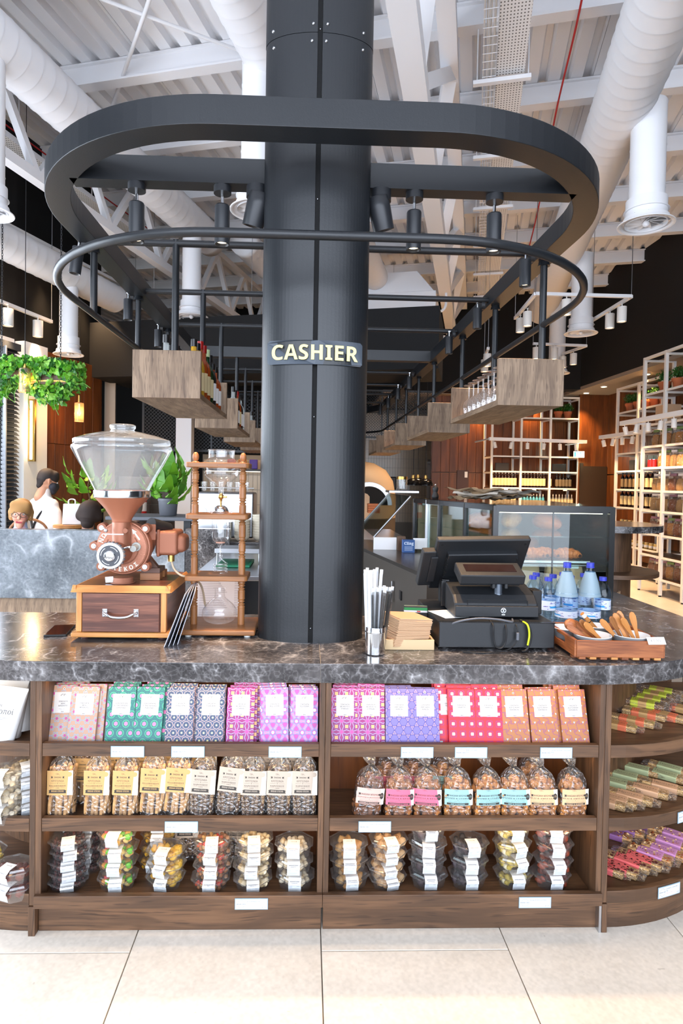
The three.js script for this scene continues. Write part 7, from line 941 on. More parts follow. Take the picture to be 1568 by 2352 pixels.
  const T2 = hall('cable_tray', 'second white perforated tray high on the left', 'cable tray'); part(T2, 'tray_bed', [wuv(bx(0.28, 0.006, 7, -4.1, 4.4, -5), 'x')], C.children[0].material); for (const s of [-4.24, -3.96]) part(T2, 'side_lip', [bx(0.006, 0.05, 7, s, 4.42, -5)], M.white); for (let k = 0; k < 6; k++) part(T2, 'hanger_rod', [bar([-4.1, 4.4, -(2.65 + 1.1 * k)], [-4.1, 4.95, -(2.65 + 1.1 * k)], 0.006, 6)], M.white);
}
// ---------- spot lamps ----------
{
  function spotLamp(name, mat, r, L, label, group) { const t = thing(name, label, 'spot lamp', [0, 0, 0], 0, group); part(t, 'barrel', [lathe([[0, L / 2], [r, L / 2], [r, -L / 2], [r * 0.86, -L / 2], [r * 0.82, -L / 2 + 0.012], [0, -L / 2 + 0.012]], 24)], mat); part(t, 'lens', [cy(r * 0.78, r * 0.78, 0.006, 0, -L / 2 + 0.014, 0, 20)], M.glow); part(t, 'arm', [bar([0, L / 2, 0], [0, L / 2 + 0.035, 0], 0.006), rb(0.02, 0.012, 0.02, 0.003, 0, L / 2 + 0.04, 0)], mat === M.lampBlack ? M.chrome : mat); return t; }
  const warm = 0xffd2a0;
  // black spots on the front cross beam
  const cp = thing('spot_lamp', 'x', 'spot lamp', [0, 0, 0], 0, 'black spots under the front cross beam'); part(cp, 'canopy', [cy(0.033, 0.033, 0.026, 0, 2.577, 0, 28)], M.lampBlack); part(cp, 'rod', [cy(0.006, 0.006, 0.05, 0, 2.54, 0, 12)], M.chrome); part(cp, 'barrel', [lathe([[0, 2.52], [0.026, 2.52], [0.028, 2.515], [0.028, 2.375], [0.024, 2.375], [0.022, 2.39], [0, 2.39]], 28)], M.lampBlack); part(cp, 'lens', [cy(0.021, 0.021, 0.004, 0, 2.388, 0, 20)], M.glow);
  [[-0.655, 'leftmost'], [-0.335, 'left of the column'], [0.392, 'right of the column'], [0.70, 'rightmost']].forEach(([x, w], i) => { const l = `black cylinder spot hanging under the front cross beam, ${w}`, o = i ? copyOf(cp, l, [0, 0, 0]) : cp; o.userData.label = l; o.position.set(x, 0, -2.352); spotLight(warm, 6, V3(x, 2.37, -2.352), V3(x * 0.95, 0.9, -2.3), 0.6, 0.7); });
  [[0.262, 'right'], [-0.205, 'left']].forEach(([x, w]) => { const t = thing('spot_lamp', `stubby black swivel spot beside the column, ${w} side`, 'spot lamp', [x, 2.55, -2.345], 0, 'swivel spots beside the column'); part(t, 'mount', [cy(0.04, 0.04, 0.04, 0, 0.02, 0, 24)], M.lampBlack); const b = part(t, 'head', [lathe([[0, 0.07], [0.038, 0.06], [0.042, 0.02], [0.04, -0.06], [0.034, -0.06], [0.032, -0.045], [0, -0.045]], 28)], M.lampBlack); b.position.set(0.0, -0.05, 0.01); b.rotation.set(0.25, 0, w === 'right' ? 0.25 : -0.25); part(b, 'lens', [cy(0.031, 0.031, 0.004, 0, -0.047, 0, 20)], M.plainTint(96, 60, 30, 0.2)); });
  // black spots along the side beams
  const bs = spotLamp('beam_spot', M.lampBlack, 0.027, 0.125, 'x', 'black spots along the side beams'); part(bs, 'mount', [cy(0.03, 0.03, 0.02, 0, 0, 0, 20).rotateZ(Math.PI / 2).translate(0.03, 0.085, 0)], M.lampBlack); let n = 0; const oo = ['nearest', 'second', 'third', 'fourth', 'fifth', 'sixth', 'farthest'];
  for (const s of [-1, 1]) [2.98, 3.82, 4.58, 6.35, 7.15, 8.0, 8.85].forEach((d, i) => { const l = `black cylinder spot on the ${s < 0 ? 'left' : 'right'} side beam, ${oo[i]} of seven`, x = RX0 + (s < 0 ? -1.165 : 0.99), o = n++ ? copyOf(bs, l, [0, 0, 0]) : bs; o.userData.label = l; o.position.set(x, 2.515, -d); o.rotation.set(0, 0, s < 0 && i === 0 ? -0.14 : 0); if (i < 5) spotLight(warm, 5, V3(x, 2.44, -d), V3(x * 0.9, 0, -d - 0.1), 0.5, 0.7); });
  // white spots on hanging tracks
  const ws = spotLamp('track_spot', M.whiteGloss, 0.052, 0.17, 'x', 'white cylinder spots on the ceiling tracks'); n = 0;
  const track = (label, a, b, w = 0.035, arm) => { const t = thing('light_track', label, 'light track', [0, 0, 0], 0, 'white light tracks'); part(t, 'rail', [beam(a, b, w, w)], M.white); for (const p of [a, b]) part(t, 'suspension', arm ? [beam(p, [p[0] + arm[0], p[1], p[2] + arm[1]], 0.025, 0.025)] : [bar(p, [p[0], 4.9, p[2]], 0.004, 6)], arm ? M.white : M.steel); return t; };
  const put = (x, y, d, l, tilt = 0, p = 16) => { const o = n++ ? copyOf(ws, l, [0, 0, 0]) : ws; o.userData.label = l; o.position.set(x, y - 0.14, -d); o.rotation.z = tilt; if (p) spotLight(warm, p, V3(x, y - 0.24, -d), V3(x + (tilt ? 0.8 : 0.12), 0, -d - 0.2), 0.55, 0.7, 2); };
  track('front rail of the square track frame right of the column', [2.5, 3.6, -6.78], [3.58, 3.6, -6.78]); track('left rail of the square track frame', [2.5, 3.6, -6.78], [2.62, 3.6, -7.8]); track('right rail of the square track frame', [3.58, 3.6, -6.78], [3.62, 3.6, -7.8]); track('front rail of the lower track frame near the right wall', [3.3, 3.56, -9.0], [4.12, 3.56, -9.05]); track('side rail of the lower track frame near the right wall', [4.12, 3.56, -9.05], [4.0, 3.56, -9.8]);
  [[2.62, 7.6, 'far left corner'], [2.60, 7.3, 'left rail middle'], [2.85, 6.78, 'front rail left'], [3.6, 7.3, 'right rail middle'], [3.59, 7.0, 'right rail front']].forEach(([x, d, w]) => put(x, 3.6, d, `white cylinder spot on the square track frame, ${w}`)); [[3.35, 9.0, 'left'], [3.62, 9.0, 'middle'], [4.0, 9.6, 'rear right'], [4.06, 9.35, 'front right']].forEach(([x, d, w]) => put(x, 3.56, d, `white cylinder spot on the lower track frame, ${w}`));
  track('short track behind the right row of boxes', [2.4, 3.3, -8.2], [2.55, 3.3, -8.9]); put(2.42, 3.3, 8.3, 'white cylinder spot on the short track behind the boxes, front'); put(2.5, 3.3, 8.7, 'white cylinder spot on the short track behind the boxes, rear'); track('short track over the display cases', [1.3, 3.8, -9.6], [2.2, 3.8, -9.4]); put(1.62, 3.8, 9.5, 'white cylinder spot over the display cases'); put(2.05, 3.8, 9.45, 'white cylinder spot over the display cases, next to the truss');
  track('white track on the black left wall', [-3.12, 3.2, -5.9], [-2.86, 3.2, -6.95]); put(-3.0, 3.2, 6.25, 'white cylinder spot on the black left wall, left one', 0, 10); put(-2.9, 3.2, 6.7, 'white cylinder spot on the black left wall, right one', 0, 10); track('white track under the left duct', [-3.4, 4.05, -5.5], [-2.4, 4.05, -8.6]); put(-3.05, 4.05, 6.2, 'white spot tilted sideways under the left duct, nearest', 1.0, 14); put(-2.88, 4.05, 6.9, 'white spot tilted sideways under the left duct, middle', 1.0, 14); put(-2.7, 4.05, 7.6, 'white spot tilted sideways under the left duct, farthest', 0.9, 14);
  track('white track before the bar bulkhead', [-1.9, 3.35, -7.6], [-0.75, 3.35, -8.0]); put(-1.55, 3.35, 7.7, 'white cylinder spot before the bar bulkhead, left', 0, 12); put(-1.2, 3.35, 7.85, 'white cylinder spot before the bar bulkhead, beside the glaring bulb', 0, 12);
  const gb = thing('ceiling_bulb', 'bright bare lamp glaring before the bar bulkhead', 'lamp', [-1.02, 3.20, -7.9]); part(gb, 'bulb', [sph(0.05, 0, 0, 0, 18, 12)], std({ name: 'bright_bulb_light', color: 0xffffff, emissive: srgb(255, 220, 160), emissiveIntensity: 24 })); part(gb, 'socket', [cy(0.03, 0.03, 0.09, 0, 0.08, 0, 16)], M.whiteGloss); const gl = new THREE.PointLight(0xffd8a0, 9, 0, 2); gl.name = 'bulb_light'; gl.position.set(-1.02, 3.20, -7.9); gl.castShadow = true; scene.add(gl);
  // small spots on the shelf tracks
  const ss2 = spotLamp('shelf_spot', M.whiteGloss, 0.032, 0.11, 'x', 'small white spots on the shelf tracks'); n = 0; const shelfTrack = (label, a, b, k, tl, aim) => { const t = track(label, a, b, 0.06, aim); for (let i = 0; i < k; i++) { const f = (i + 0.35) / k, p = [0, 1, 2].map((q) => a[q] + (b[q] - a[q]) * f), l = `small white spot on the ${tl}, ${ordw[i]} from the left`, o = n++ ? copyOf(ss2, l, [0, 0, 0]) : ss2; o.userData.label = l; o.position.set(p[0], p[1] - 0.11, p[2] + 0.02); o.rotation.set(0, 0, [0.25, -0.2, 0, -0.15, 0.05, 0.1][i]); spotLight(warm, Math.abs(aim[0]) > 0.1 ? 3.2 : 3.2, V3(p[0] + aim[0] * 0.1, p[1] - 0.19, p[2] + aim[1] * 0.1), V3(p[0] + aim[0], 1.1, p[2] + aim[1]), 0.75, 0.8, 2); } };
  const ordw = ['first', 'second', 'third', 'fourth', 'fifth', 'sixth', 'seventh'];
  shelfTrack('white track lighting the wine shelves', [3.3, 2.3, -11.1], [5.1, 2.28, -11.1], 6, 'wine shelf track', [0, -0.9]); shelfTrack('white track lighting the far right shelves', [5.02, 2.31, -10.4], [5.06, 2.31, -8.95], 5, 'far right shelf track', [0.55, 0]); shelfTrack('white track lighting the nearest right shelves', [4.45, 2.37, -8.6], [4.45, 2.37, -6.9], 6, 'nearest right shelf track', [0.55, 0]);
}
// ---------- bottles and glasses in the hanging boxes ----------
{
  const liq = (body, capc, lab, h) => { const t = thing('liquor_bottle', 'x', 'bottle', [0, 0, 0], 0, 'liquor bottles in the hanging boxes'); part(t, 'glass', [lathe([[0, 0.002], [0.036, 0.002], [0.038, 0.01], [0.038, h * 0.55], [0.030, h * 0.66], [0.014, h * 0.74], [0.0135, h * 0.93]], 18)], body); part(t, 'label', [lathe([[0.0388, h * 0.12], [0.0388, h * 0.45]], 18)], lab); part(t, 'cap', [cy(0.016, 0.016, h * 0.13, 0, h * 0.93, 0, 14)], capc); return t; };
  const amb = M.plainTint(150, 62, 14, 0.1), grn = M.plainTint(20, 52, 22, 0.1), clr = phy({ name: 'pale_spirit', color: srgb(225, 228, 226), transmission: 0.7, thickness: 0, roughness: 0.08 }), red = M.plainTint(150, 18, 14, 0.3), cr = M.plainTint(222, 206, 160, 0.6), bk = M.plainTint(20, 18, 18, 0.3), gold = M.plainTint(184, 140, 40, 0.15);
  const ks = [[gold, bk, cr, 0.27, 'golden'], [amb, red, cr, 0.30, 'amber red-capped'], [grn, M.plainTint(190, 210, 160), cr, 0.30, 'green pale-capped'], [bk, bk, M.paper, 0.29, 'black'], [amb, bk, M.paper, 0.26, 'amber'], [clr, bk, M.paper, 0.3, 'clear']].map((k) => [liq(...k), k[4]]), cnt = ks.map(() => 0);
  const put = (k, x, d, w) => { const l = `${ks[k][1]} bottle in ${w}`, o = cnt[k]++ ? copyOf(ks[k][0], l, [0, 0, 0]) : ks[k][0]; o.userData.label = l; o.position.set(x, 1.8915, -d); o.rotation.y = d * 5; };
  [[0, 3.0, 'nearest'], [0, 3.09, 'second'], [1, 3.18, 'third'], [1, 3.28, 'fourth'], [2, 3.38, 'fifth'], [3, 3.48, 'sixth'], [4, 3.58, 'seventh'], [4, 3.68, 'farthest']].forEach(([k, d, w]) => put(k, -0.555, d, `the nearest left box, ${w} along its open side`)); [[5, 3.05, 'front'], [0, 3.15, 'second'], [5, 3.3, 'rear']].forEach(([k, d, w]) => put(k, -0.70, d, `the nearest left box, ${w} of the hidden outer row`)); [[5, 4.70, 'nearest'], [3, 4.82, 'second'], [1, 4.95, 'third'], [3, 5.08, 'fourth'], [5, 5.2, 'farthest']].forEach(([k, d, w]) => put(k, -0.57, d, `the second left box, ${w} along its open side`)); put(5, -0.585, 6.4, 'the third left box at its open side');
  const g = thing('wine_glass', 'x', 'wine glass', [0, 0, 0], 0, 'upturned wine glasses in the nearest right box'); part(g, 'bowl', [lathe([[0.033, 0], [0.037, 0.03], [0.038, 0.05], [0.030, 0.078], [0.012, 0.096], [0.004, 0.104]], 22)], M.glass); part(g, 'stem', [cy(0.0038, 0.0038, 0.07, 0, 0.138, 0, 10)], M.glass); part(g, 'foot', [lathe([[0.004, 0.168], [0.02, 0.1745], [0.034, 0.177], [0.034, 0.179], [0, 0.179]], 22)], M.glass);
  let n = 0; for (let i = 0; i < 8; i++) for (let j = 0; j < 2; j++) { const l = `upturned wine glass in the nearest right box, ${ORD[i].replace('front', 'nearest')} in the ${j ? 'outer' : 'inner'} row`, o = n++ ? copyOf(g, l, [0, 0, 0]) : g; o.userData.label = l; o.position.set(0.958 + j * 0.09, 1.8915, -(2.965 + i * 0.097)); }
  const nap = rb(0.10, 0.012, 0.12, 0.004, 0, 0.006, 0); [[1.0, 4.75], [1.0, 4.95]].forEach(([x, d], i) => one('folded_napkin', [nap.clone(), rb(0.09, 0.010, 0.11, 0.004, 0.005, 0.018, 0)], M.paper, `folded white napkin in the second right box, ${i ? 'far' : 'near'} one`, 'napkin', [x, 1.8915, -d], 0.3 * i, 'napkins in the right boxes')); one('pink_packet', [rb(0.12, 0.09, 0.09, 0.01, 0, 0.045, 0)], M.plainTint(196, 130, 130, 0.6), 'pink packet in the third right box', 'packet', [1.0, 1.8915, -6.55]); one('folded_napkin', [nap.clone()], M.paper, 'folded white napkin in the fourth right box', 'napkin', [1.0, 1.8915, -8.1], 0.2, 'napkins in the right boxes');
}
// ---------- people and plants ----------
{
  const smin = (a, b, k) => { const h = Math.max(0, Math.min(1, 0.5 + 0.5 * (b - a) / k)); return b + (a - b) * h - k * h * (1 - h); };
  function cap(px, py, pz, b) { const [a, c, ra, rc, sx = 1, sz = 1] = b; const ax = a[0], ay = a[1], az = a[2], dx = c[0] - ax, dy = c[1] - ay, dz = c[2] - az, L = dx * dx + dy * dy + dz * dz || 1e-9; let t = ((px - ax) * dx + (py - ay) * dy + (pz - az) * dz) / L; t = Math.max(0, Math.min(1, t)); const qx = (px - ax - dx * t) / sx, qy = py - ay - dy * t, qz = (pz - az - dz * t) / sz; return Math.sqrt(qx * qx + qy * qy + qz * qz) - (ra + (rc - ra) * t); }
  function surface(bones, c, half, n, k) {                                // marching cubes over a smooth union of tapered capsules
    const mc = new MarchingCubes(n, M.paper, false, false, 60000), f = mc.field, hn = n / 2; mc.isolation = 0;
    for (let z = 0; z < n; z++) for (let y = 0; y < n; y++) for (let x = 0; x < n; x++) { const X = c[0] + (x - hn) / hn * half, Y = c[1] + (y - hn) / hn * half, Z = c[2] + (z - hn) / hn * half; let d = 1e3; for (const b of bones) { const q = cap(X, Y, Z, b); d = d > 900 ? q : smin(d, q, b[6] || k); } f[z * n * n + y * n + x] = -d; }
    mc.update(); const m = mc.count, P = new Float32Array(mc.positionArray.slice(0, m * 3)), N = new Float32Array(mc.normalArray.slice(0, m * 3)); for (let i = 0; i < m; i++) { P[3 * i] = c[0] + P[3 * i] * half; P[3 * i + 1] = c[1] + P[3 * i + 1] * half; P[3 * i + 2] = c[2] + P[3 * i + 2] * half; }
    const g = new THREE.BufferGeometry(); g.setAttribute('position', new THREE.BufferAttribute(P, 3)); g.setAttribute('normal', new THREE.BufferAttribute(N, 3)); g.setAttribute('uv', new THREE.BufferAttribute(new Float32Array(m * 2), 2)); return g;
  }
  function paint(g, fn) { const p = g.attributes.position, a = new Float32Array(p.count * 3), c = new THREE.Color(); for (let i = 0; i < p.count; i++) { c.set(fn(p.getX(i), p.getY(i), p.getZ(i))); a.set([c.r, c.g, c.b], i * 3); } g.setAttribute('color', new THREE.BufferAttribute(a, 3)); return g; }
  const skinM = std({ name: 'skin_and_cloth', color: 0xffffff, vertexColors: true, roughness: 0.7 });
  // head: centre at the origin, face towards +z, 0.23 tall
  const head = (lip) => [[[0, 0.03, -0.012], [0, 0.02, 0.01], 0.085, 0.080, 0.9, 1.08], [[0, -0.03, 0.025], [0, -0.085, 0.048], 0.058, 0.034, 1.0, 0.9], [[0, 0.012, 0.088], [0, -0.022, 0.108], 0.009, 0.013, 1, 1, 0.012], [[-0.028, -0.028, 0.064], [-0.028, -0.03, 0.066], 0.026, 0.026], [[0.028, -0.028, 0.064], [0.028, -0.03, 0.066], 0.026, 0.026], [[-0.026, -0.058, 0.085], [0.026, -0.058, 0.085], 0.007, 0.007, 1, 1, 0.01], [[-0.078, 0.015, -0.008], [-0.08, -0.018, -0.004], 0.014, 0.010, 0.6, 1, 0.01], [[0.078, 0.015, -0.008], [0.08, -0.018, -0.004], 0.014, 0.010, 0.6, 1, 0.01], [[0, -0.08, -0.02], [0, -0.17, -0.03], 0.052, 0.056]];
  const place = (bones, m) => bones.map((b) => [V3(...b[0]).applyMatrix4(m).toArray(), V3(...b[1]).applyMatrix4(m).toArray(), ...b.slice(2)]);
  function hand(o, dir, curl) { const b = [[o, [o[0] + dir[0] * 0.05, o[1] + dir[1] * 0.05, o[2] + dir[2] * 0.05], 0.026, 0.03, 1, 1]]; const s = V3(...dir).cross(V3(0, 1, 0)).normalize(); if (s.length() < 0.1) s.set(0, 0, 1); for (let i = 0; i < 4; i++) { const w = (i - 1.5) * 0.017, L = [0.036, 0.042, 0.040, 0.030][i], p = [0, 1, 2].map((k) => o[k] + dir[k] * 0.075 + s.getComponent(k) * w), q = [p[0] + dir[0] * L, p[1] + dir[1] * L - curl * 0.02, p[2] + dir[2] * L], r = [q[0] + dir[0] * L * 0.6, q[1] + dir[1] * L * 0.6 - curl * 0.035, q[2] + dir[2] * L * 0.6]; b.push([p, q, 0.0088, 0.008, 1, 1, 0.006], [q, r, 0.008, 0.007, 1, 1, 0.006]); } const t0 = [0, 1, 2].map((k) => o[k] + dir[k] * 0.02 - s.getComponent(k) * 0.03), t1 = [0, 1, 2].map((k) => t0[k] + dir[k] * 0.045 - s.getComponent(k) * 0.02); b.push([t0, t1, 0.011, 0.009, 1, 1, 0.008]); return b; }
  function person(label, pos, ry, o) {
    const t = thing('person', label, 'person', pos, ry), H = o.head, hm = new THREE.Matrix4().makeRotationFromEuler(new THREE.Euler(o.nod, o.turn, o.roll || 0)).setPosition(0, H, o.fwd || 0), sh = H - 0.205, torso = [[[0, sh - 0.46, 0], [0, sh - 0.1, 0.0], 0.155, 0.165, 1.05, 0.68], [[-0.17, sh - 0.02, -0.01], [0.17, sh - 0.02, -0.01], 0.062, 0.062, 1, 0.95], [[0, sh - 0.02, -0.01], [0, sh + 0.12, -0.012 + (o.fwd || 0) * 0.6], 0.062, 0.052]];
    const arms = []; for (const a of o.arms) { arms.push([a[0], a[1], 0.052, 0.041], [a[1], a[2], 0.040, 0.029]); }
    const legs = o.legs || []; const g1 = surface([...torso, ...arms, ...legs], [0, sh - 0.36, 0.08], 0.62, 76, 0.05), g2 = surface(place(head(), hm), [0, H - 0.03, o.fwd || 0], 0.19, 76, 0.022), gs = [paint(g1, o.cloth), paint(g2, (x, y, z) => { const q = V3(x, y, z).applyMatrix4(hm.clone().invert()); return q.y < -0.13 ? o.neck : q.z > 0.075 && Math.abs(q.y + 0.06) < 0.009 && Math.abs(q.x) < 0.027 ? o.lips : q.z > 0.05 && q.y < 0.01 && Math.abs(Math.abs(q.x) - 0.04) < 0.022 ? o.cheek : o.skin; })];
    for (const a of o.arms) { const d = V3(...a[2]).sub(V3(...a[1])).normalize(); gs.push(paint(surface(hand(a[2], d.toArray(), 0.7), [a[2][0] + d.x * 0.06, a[2][1] + d.y * 0.06, a[2][2] + d.z * 0.06], 0.12, 60, 0.014), () => o.skin)); }
    part(t, 'body', gs, skinM); return { t, hm };
  }
  const hairPart = (t, hm, bones, col, amp, name = 'hair') => { const g = surface(bones, [0, 0.02, -0.01], 0.2, 70, 0.03), p = g.attributes.position, n = g.attributes.normal; for (let i = 0; i < p.count; i++) { const x = p.getX(i), y = p.getY(i), z = p.getZ(i), k = amp * (Math.sin(x * 90 + Math.sin(y * 60) * 2) * 0.6 + Math.sin(y * 130 + z * 80) * 0.5); p.setXYZ(i, x + n.getX(i) * k, y + n.getY(i) * k, z + n.getZ(i) * k); } g.computeVertexNormals(); g.applyMatrix4(hm); return part(t, name, [g], std({ name, color: new THREE.Color(col), roughness: 0.75 })); };
  const eyes = (t, hm, glasses) => { const gs = [], pu = []; for (const s of [-1, 1]) { gs.push(sph(0.0115, s * 0.031, 0.012, 0.079, 14, 10).applyMatrix4(hm)); pu.push(sph(0.006, s * 0.031, 0.011, 0.0865, 10, 8).applyMatrix4(hm)); } part(t, 'eyes', gs, M.plainTint(236, 232, 228, 0.3)); part(t, 'irises', pu, M.plainTint(58, 46, 40, 0.2)); part(t, 'brows', [-1, 1].map((s) => rb(0.032, 0.005, 0.006, 0.002, s * 0.032, 0.034, 0.085).applyMatrix4(hm)), M.plainTint(128, 98, 72)); if (glasses) part(t, 'glasses', [...[-1, 1].map((s) => flat(new THREE.TorusGeometry(0.024, 0.0024, 8, 24)).scale(1.1, 0.85, 1).translate(s * 0.032, 0.008, 0.103).applyMatrix4(hm)), ...[-1, 1].map((s) => bar([s * 0.058, 0.014, 0.10], [s * 0.082, 0.012, 0.0], 0.0022, 6).applyMatrix4(hm)), bar([-0.008, 0.012, 0.104], [0.008, 0.012, 0.104], 0.002, 6).applyMatrix4(hm)], M.plainTint(60, 44, 40, 0.3)); };
  // seated woman facing the room
  { const o = { head: 1.135, nod: 0.05, turn: 0.05, roll: -0.04, skin: '#d9a186', cheek: '#d68f78', lips: '#b23c48', neck: '#d9a8a8', cloth: (x, y, z) => y > 0.88 && Math.abs(x) < 0.09 && z > 0.02 ? '#d8a8b4' : '#a9bbd8', arms: [[[-0.21, 0.84, 0], [-0.27, 0.62, 0.08], [-0.12, 0.68, 0.28]], [[0.21, 0.84, 0], [0.27, 0.62, 0.08], [0.1, 0.68, 0.28]]], legs: [[[-0.09, 0.46, 0], [-0.1, 0.48, 0.4], 0.085, 0.06], [[0.09, 0.46, 0], [0.1, 0.48, 0.4], 0.085, 0.06]] }; const { t, hm } = person('seated woman with short blonde hair, glasses and a light blue top behind the marble partition', [-2.575, 0, -5.62], 0.25, o); hairPart(t, hm, [[[0, 0.055, -0.03], [0, 0.045, 0.0], 0.094, 0.092, 0.98, 1.05], [[-0.078, 0.02, -0.025], [-0.078, -0.035, -0.025], 0.028, 0.022], [[0.078, 0.02, -0.025], [0.078, -0.035, -0.025], 0.028, 0.022], [[0, 0.0, -0.07], [0, -0.07, -0.075], 0.07, 0.05], [[-0.05, 0.095, 0.045], [0.05, 0.09, 0.05], 0.034, 0.036]], '#a87c48', 0.003); eyes(t, hm, true); part(t, 'collar', [flat(new THREE.TorusGeometry(0.062, 0.012, 8, 24)).rotateX(Math.PI / 2 - 0.2).translate(0, 0.945, 0)], M.plainTint(214, 164, 176)); const c = thing('bentwood_chair', 'bentwood cafe chair behind the seated woman', 'chair', [-2.62, 0, -5.86]); part(c, 'back_hoop', [tube([[-0.2, 0.45, 0], [-0.21, 0.8, 0.0], [-0.15, 1.02, -0.02], [0, 1.08, -0.02], [0.15, 1.02, -0.02], [0.21, 0.8, 0.0], [0.2, 0.45, 0]], 0.013, 40, 8)], M.turned); part(c, 'seat', [wuv(cy(0.2, 0.2, 0.03, 0, 0.44, 0.2, 28), 'x')], M.turned); for (const [x, z] of [[-0.15, 0.05], [0.15, 0.05], [-0.14, 0.34], [0.14, 0.34]]) part(c, 'leg', [bar([x, 0.43, z], [x * 1.2, 0, z], 0.014)], M.turned); }
  // standing waiter seen from behind
  { const o = { head: 1.425, nod: 0.28, turn: -0.25, fwd: 0.03, skin: '#c08a6c', cheek: '#c08a6c', lips: '#9a6a58', neck: '#c08a6c', cloth: (x, y, z) => y < 0.78 ? '#1e1c1c' : '#e2dad4', arms: [[[-0.22, 1.12, 0], [-0.26, 0.88, 0.02], [-0.08, 0.84, 0.22]], [[0.22, 1.12, 0], [0.27, 0.90, 0.04], [0.12, 0.90, 0.24]]], legs: [[[-0.09, 0.70, 0], [-0.1, 0.38, 0.02], 0.09, 0.06], [[0.09, 0.70, 0], [0.1, 0.38, 0.02], 0.09, 0.06]] }; const { t, hm } = person('waiter in a white shirt with crossed black straps, looking down to the right', [-2.655, 0.0, -6.32], 2.45, o);
    hairPart(t, hm, [[[0, 0.052, -0.02], [0, 0.05, 0.01], 0.088, 0.084, 0.93, 1.05], [[0, 0.0, -0.06], [0, -0.05, -0.068], 0.058, 0.035, 1.1, 0.8], [[-0.04, 0.1, 0.05], [0.04, 0.1, 0.05], 0.02, 0.02]], '#2a211e', 0.0008); part(t, 'face_mask', [surface([[[0, -0.03, 0.075], [0, -0.07, 0.066], 0.05, 0.045, 1.15, 0.9], [[-0.05, -0.035, 0.045], [0.05, -0.035, 0.045], 0.04, 0.04]], [0, -0.04, 0.05], 0.13, 48, 0.02).applyMatrix4(hm)], M.plainTint(44, 44, 52, 0.8)); part(t, 'ear_loop', [1, -1].map((s) => bar([s * 0.07, -0.02, 0.06], [s * 0.083, 0.012, -0.005], 0.002, 6).applyMatrix4(hm)), M.plainTint(40, 40, 44)); eyes(t, hm, false);
    part(t, 'apron_straps', [[1, -1], [-1, 1]].map(([a]) => tube([[a * 0.11, 1.15, 0.06], [a * 0.12, 1.20, -0.01], [a * 0.10, 1.13, -0.085], [a * 0.02, 1.0, -0.122], [-a * 0.06, 0.86, -0.118], [-a * 0.12, 0.74, -0.09]], 0.011, 40, 7)), M.plainTint(26, 24, 24, 0.8)); part(t, 'apron', [surface([[[0, 0.42, 0.06], [0, 0.72, 0.05], 0.17, 0.15, 1.05, 0.7]], [0, 0.55, 0.05], 0.4, 40, 0.02)], M.plainTint(34, 30, 30, 0.85)); part(t, 'legs_lower', [bar([-0.1, 0.38, 0.02], [-0.1, 0.03, 0.0], 0.05, 14), bar([0.1, 0.38, 0.02], [0.1, 0.03, 0.0], 0.05, 14), rb(0.09, 0.07, 0.25, 0.03, -0.1, 0.036, 0.05), rb(0.09, 0.07, 0.25, 0.03, 0.1, 0.036, 0.05)], M.rubber); }
  // guests seen from behind
  { const chk = (x, y, z) => ((Math.floor(x * 55) + Math.floor(y * 55)) & 1) ? '#14262e' : '#2f5058', arms = [[[-0.21, 0.80, 0], [-0.26, 0.58, 0.08], [-0.12, 0.66, 0.26]], [[0.21, 0.80, 0], [0.26, 0.58, 0.08], [0.12, 0.66, 0.26]]], legs = [[[-0.09, 0.44, 0], [-0.1, 0.46, 0.4], 0.085, 0.06], [[0.09, 0.44, 0], [0.1, 0.46, 0.4], 0.085, 0.06]]; const a = person('seated guest with dark curly hair and a green checked shirt, back turned', [-2.09, 0, -6.0], Math.PI - 0.2, { head: 1.105, nod: 0.2, turn: 0.3, skin: '#b98468', cheek: '#b98468', lips: '#9a6050', neck: '#22363c', cloth: chk, arms, legs }); hairPart(a.t, a.hm, [[[0, 0.05, -0.03], [0, 0.04, 0.0], 0.105, 0.10, 1.0, 1.05], [[-0.07, 0, -0.03], [0.07, 0, -0.03], 0.055, 0.055], [[0, -0.03, -0.06], [0, -0.07, -0.06], 0.075, 0.06]], '#2a1c16', 0.007); eyes(a.t, a.hm, false);
    const b = person('seated guest in dark purple, half hidden behind the copper funnel', [-1.84, 0, -6.5], -1.9, { head: 1.15, nod: 0.1, turn: 0, skin: '#c09a84', cheek: '#c09a84', lips: '#9a6a60', neck: '#2a2436', cloth: () => '#2c2638', arms, legs }); hairPart(b.t, b.hm, [[[0, 0.05, -0.03], [0, 0.04, 0.0], 0.096, 0.09, 0.98, 1.05], [[0, -0.01, -0.06], [0, -0.06, -0.06], 0.06, 0.05]], '#6a625c', 0.003); eyes(b.t, b.hm, false);
    for (const [x, d, l] of [[-2.09, 6.0, 'stool under the guest in the checked shirt'], [-1.84, 6.5, 'stool under the guest in dark purple']]) { const s = thing('stool', 'low wooden ' + l, 'stool', [x, 0, -d]); part(s, 'seat', [wuv(cy(0.18, 0.17, 0.04, 0, 0.34, 0, 26), 'x')], M.turned); for (const [p, q] of [[-1, -1], [1, -1], [-1, 1], [1, 1]]) part(s, 'leg', [bar([p * 0.1, 0.33, q * 0.1], [p * 0.14, 0, q * 0.14], 0.014)], M.turned); }
    const tb = thing('cafe_table', 'round pale wooden cafe table beside the guests', 'table', [-2.33, 0, -6.12]); part(tb, 'table_top', [wuv(cy(0.15, 0.15, 0.03, 0, 1.0, 0, 36), 'x')], M.pine); part(tb, 'stem', [cy(0.025, 0.025, 0.98, 0, 0.5, 0, 14)], M.lampBlack); part(tb, 'foot', [cy(0.14, 0.15, 0.02, 0, 0.01, 0, 28)], M.lampBlack);
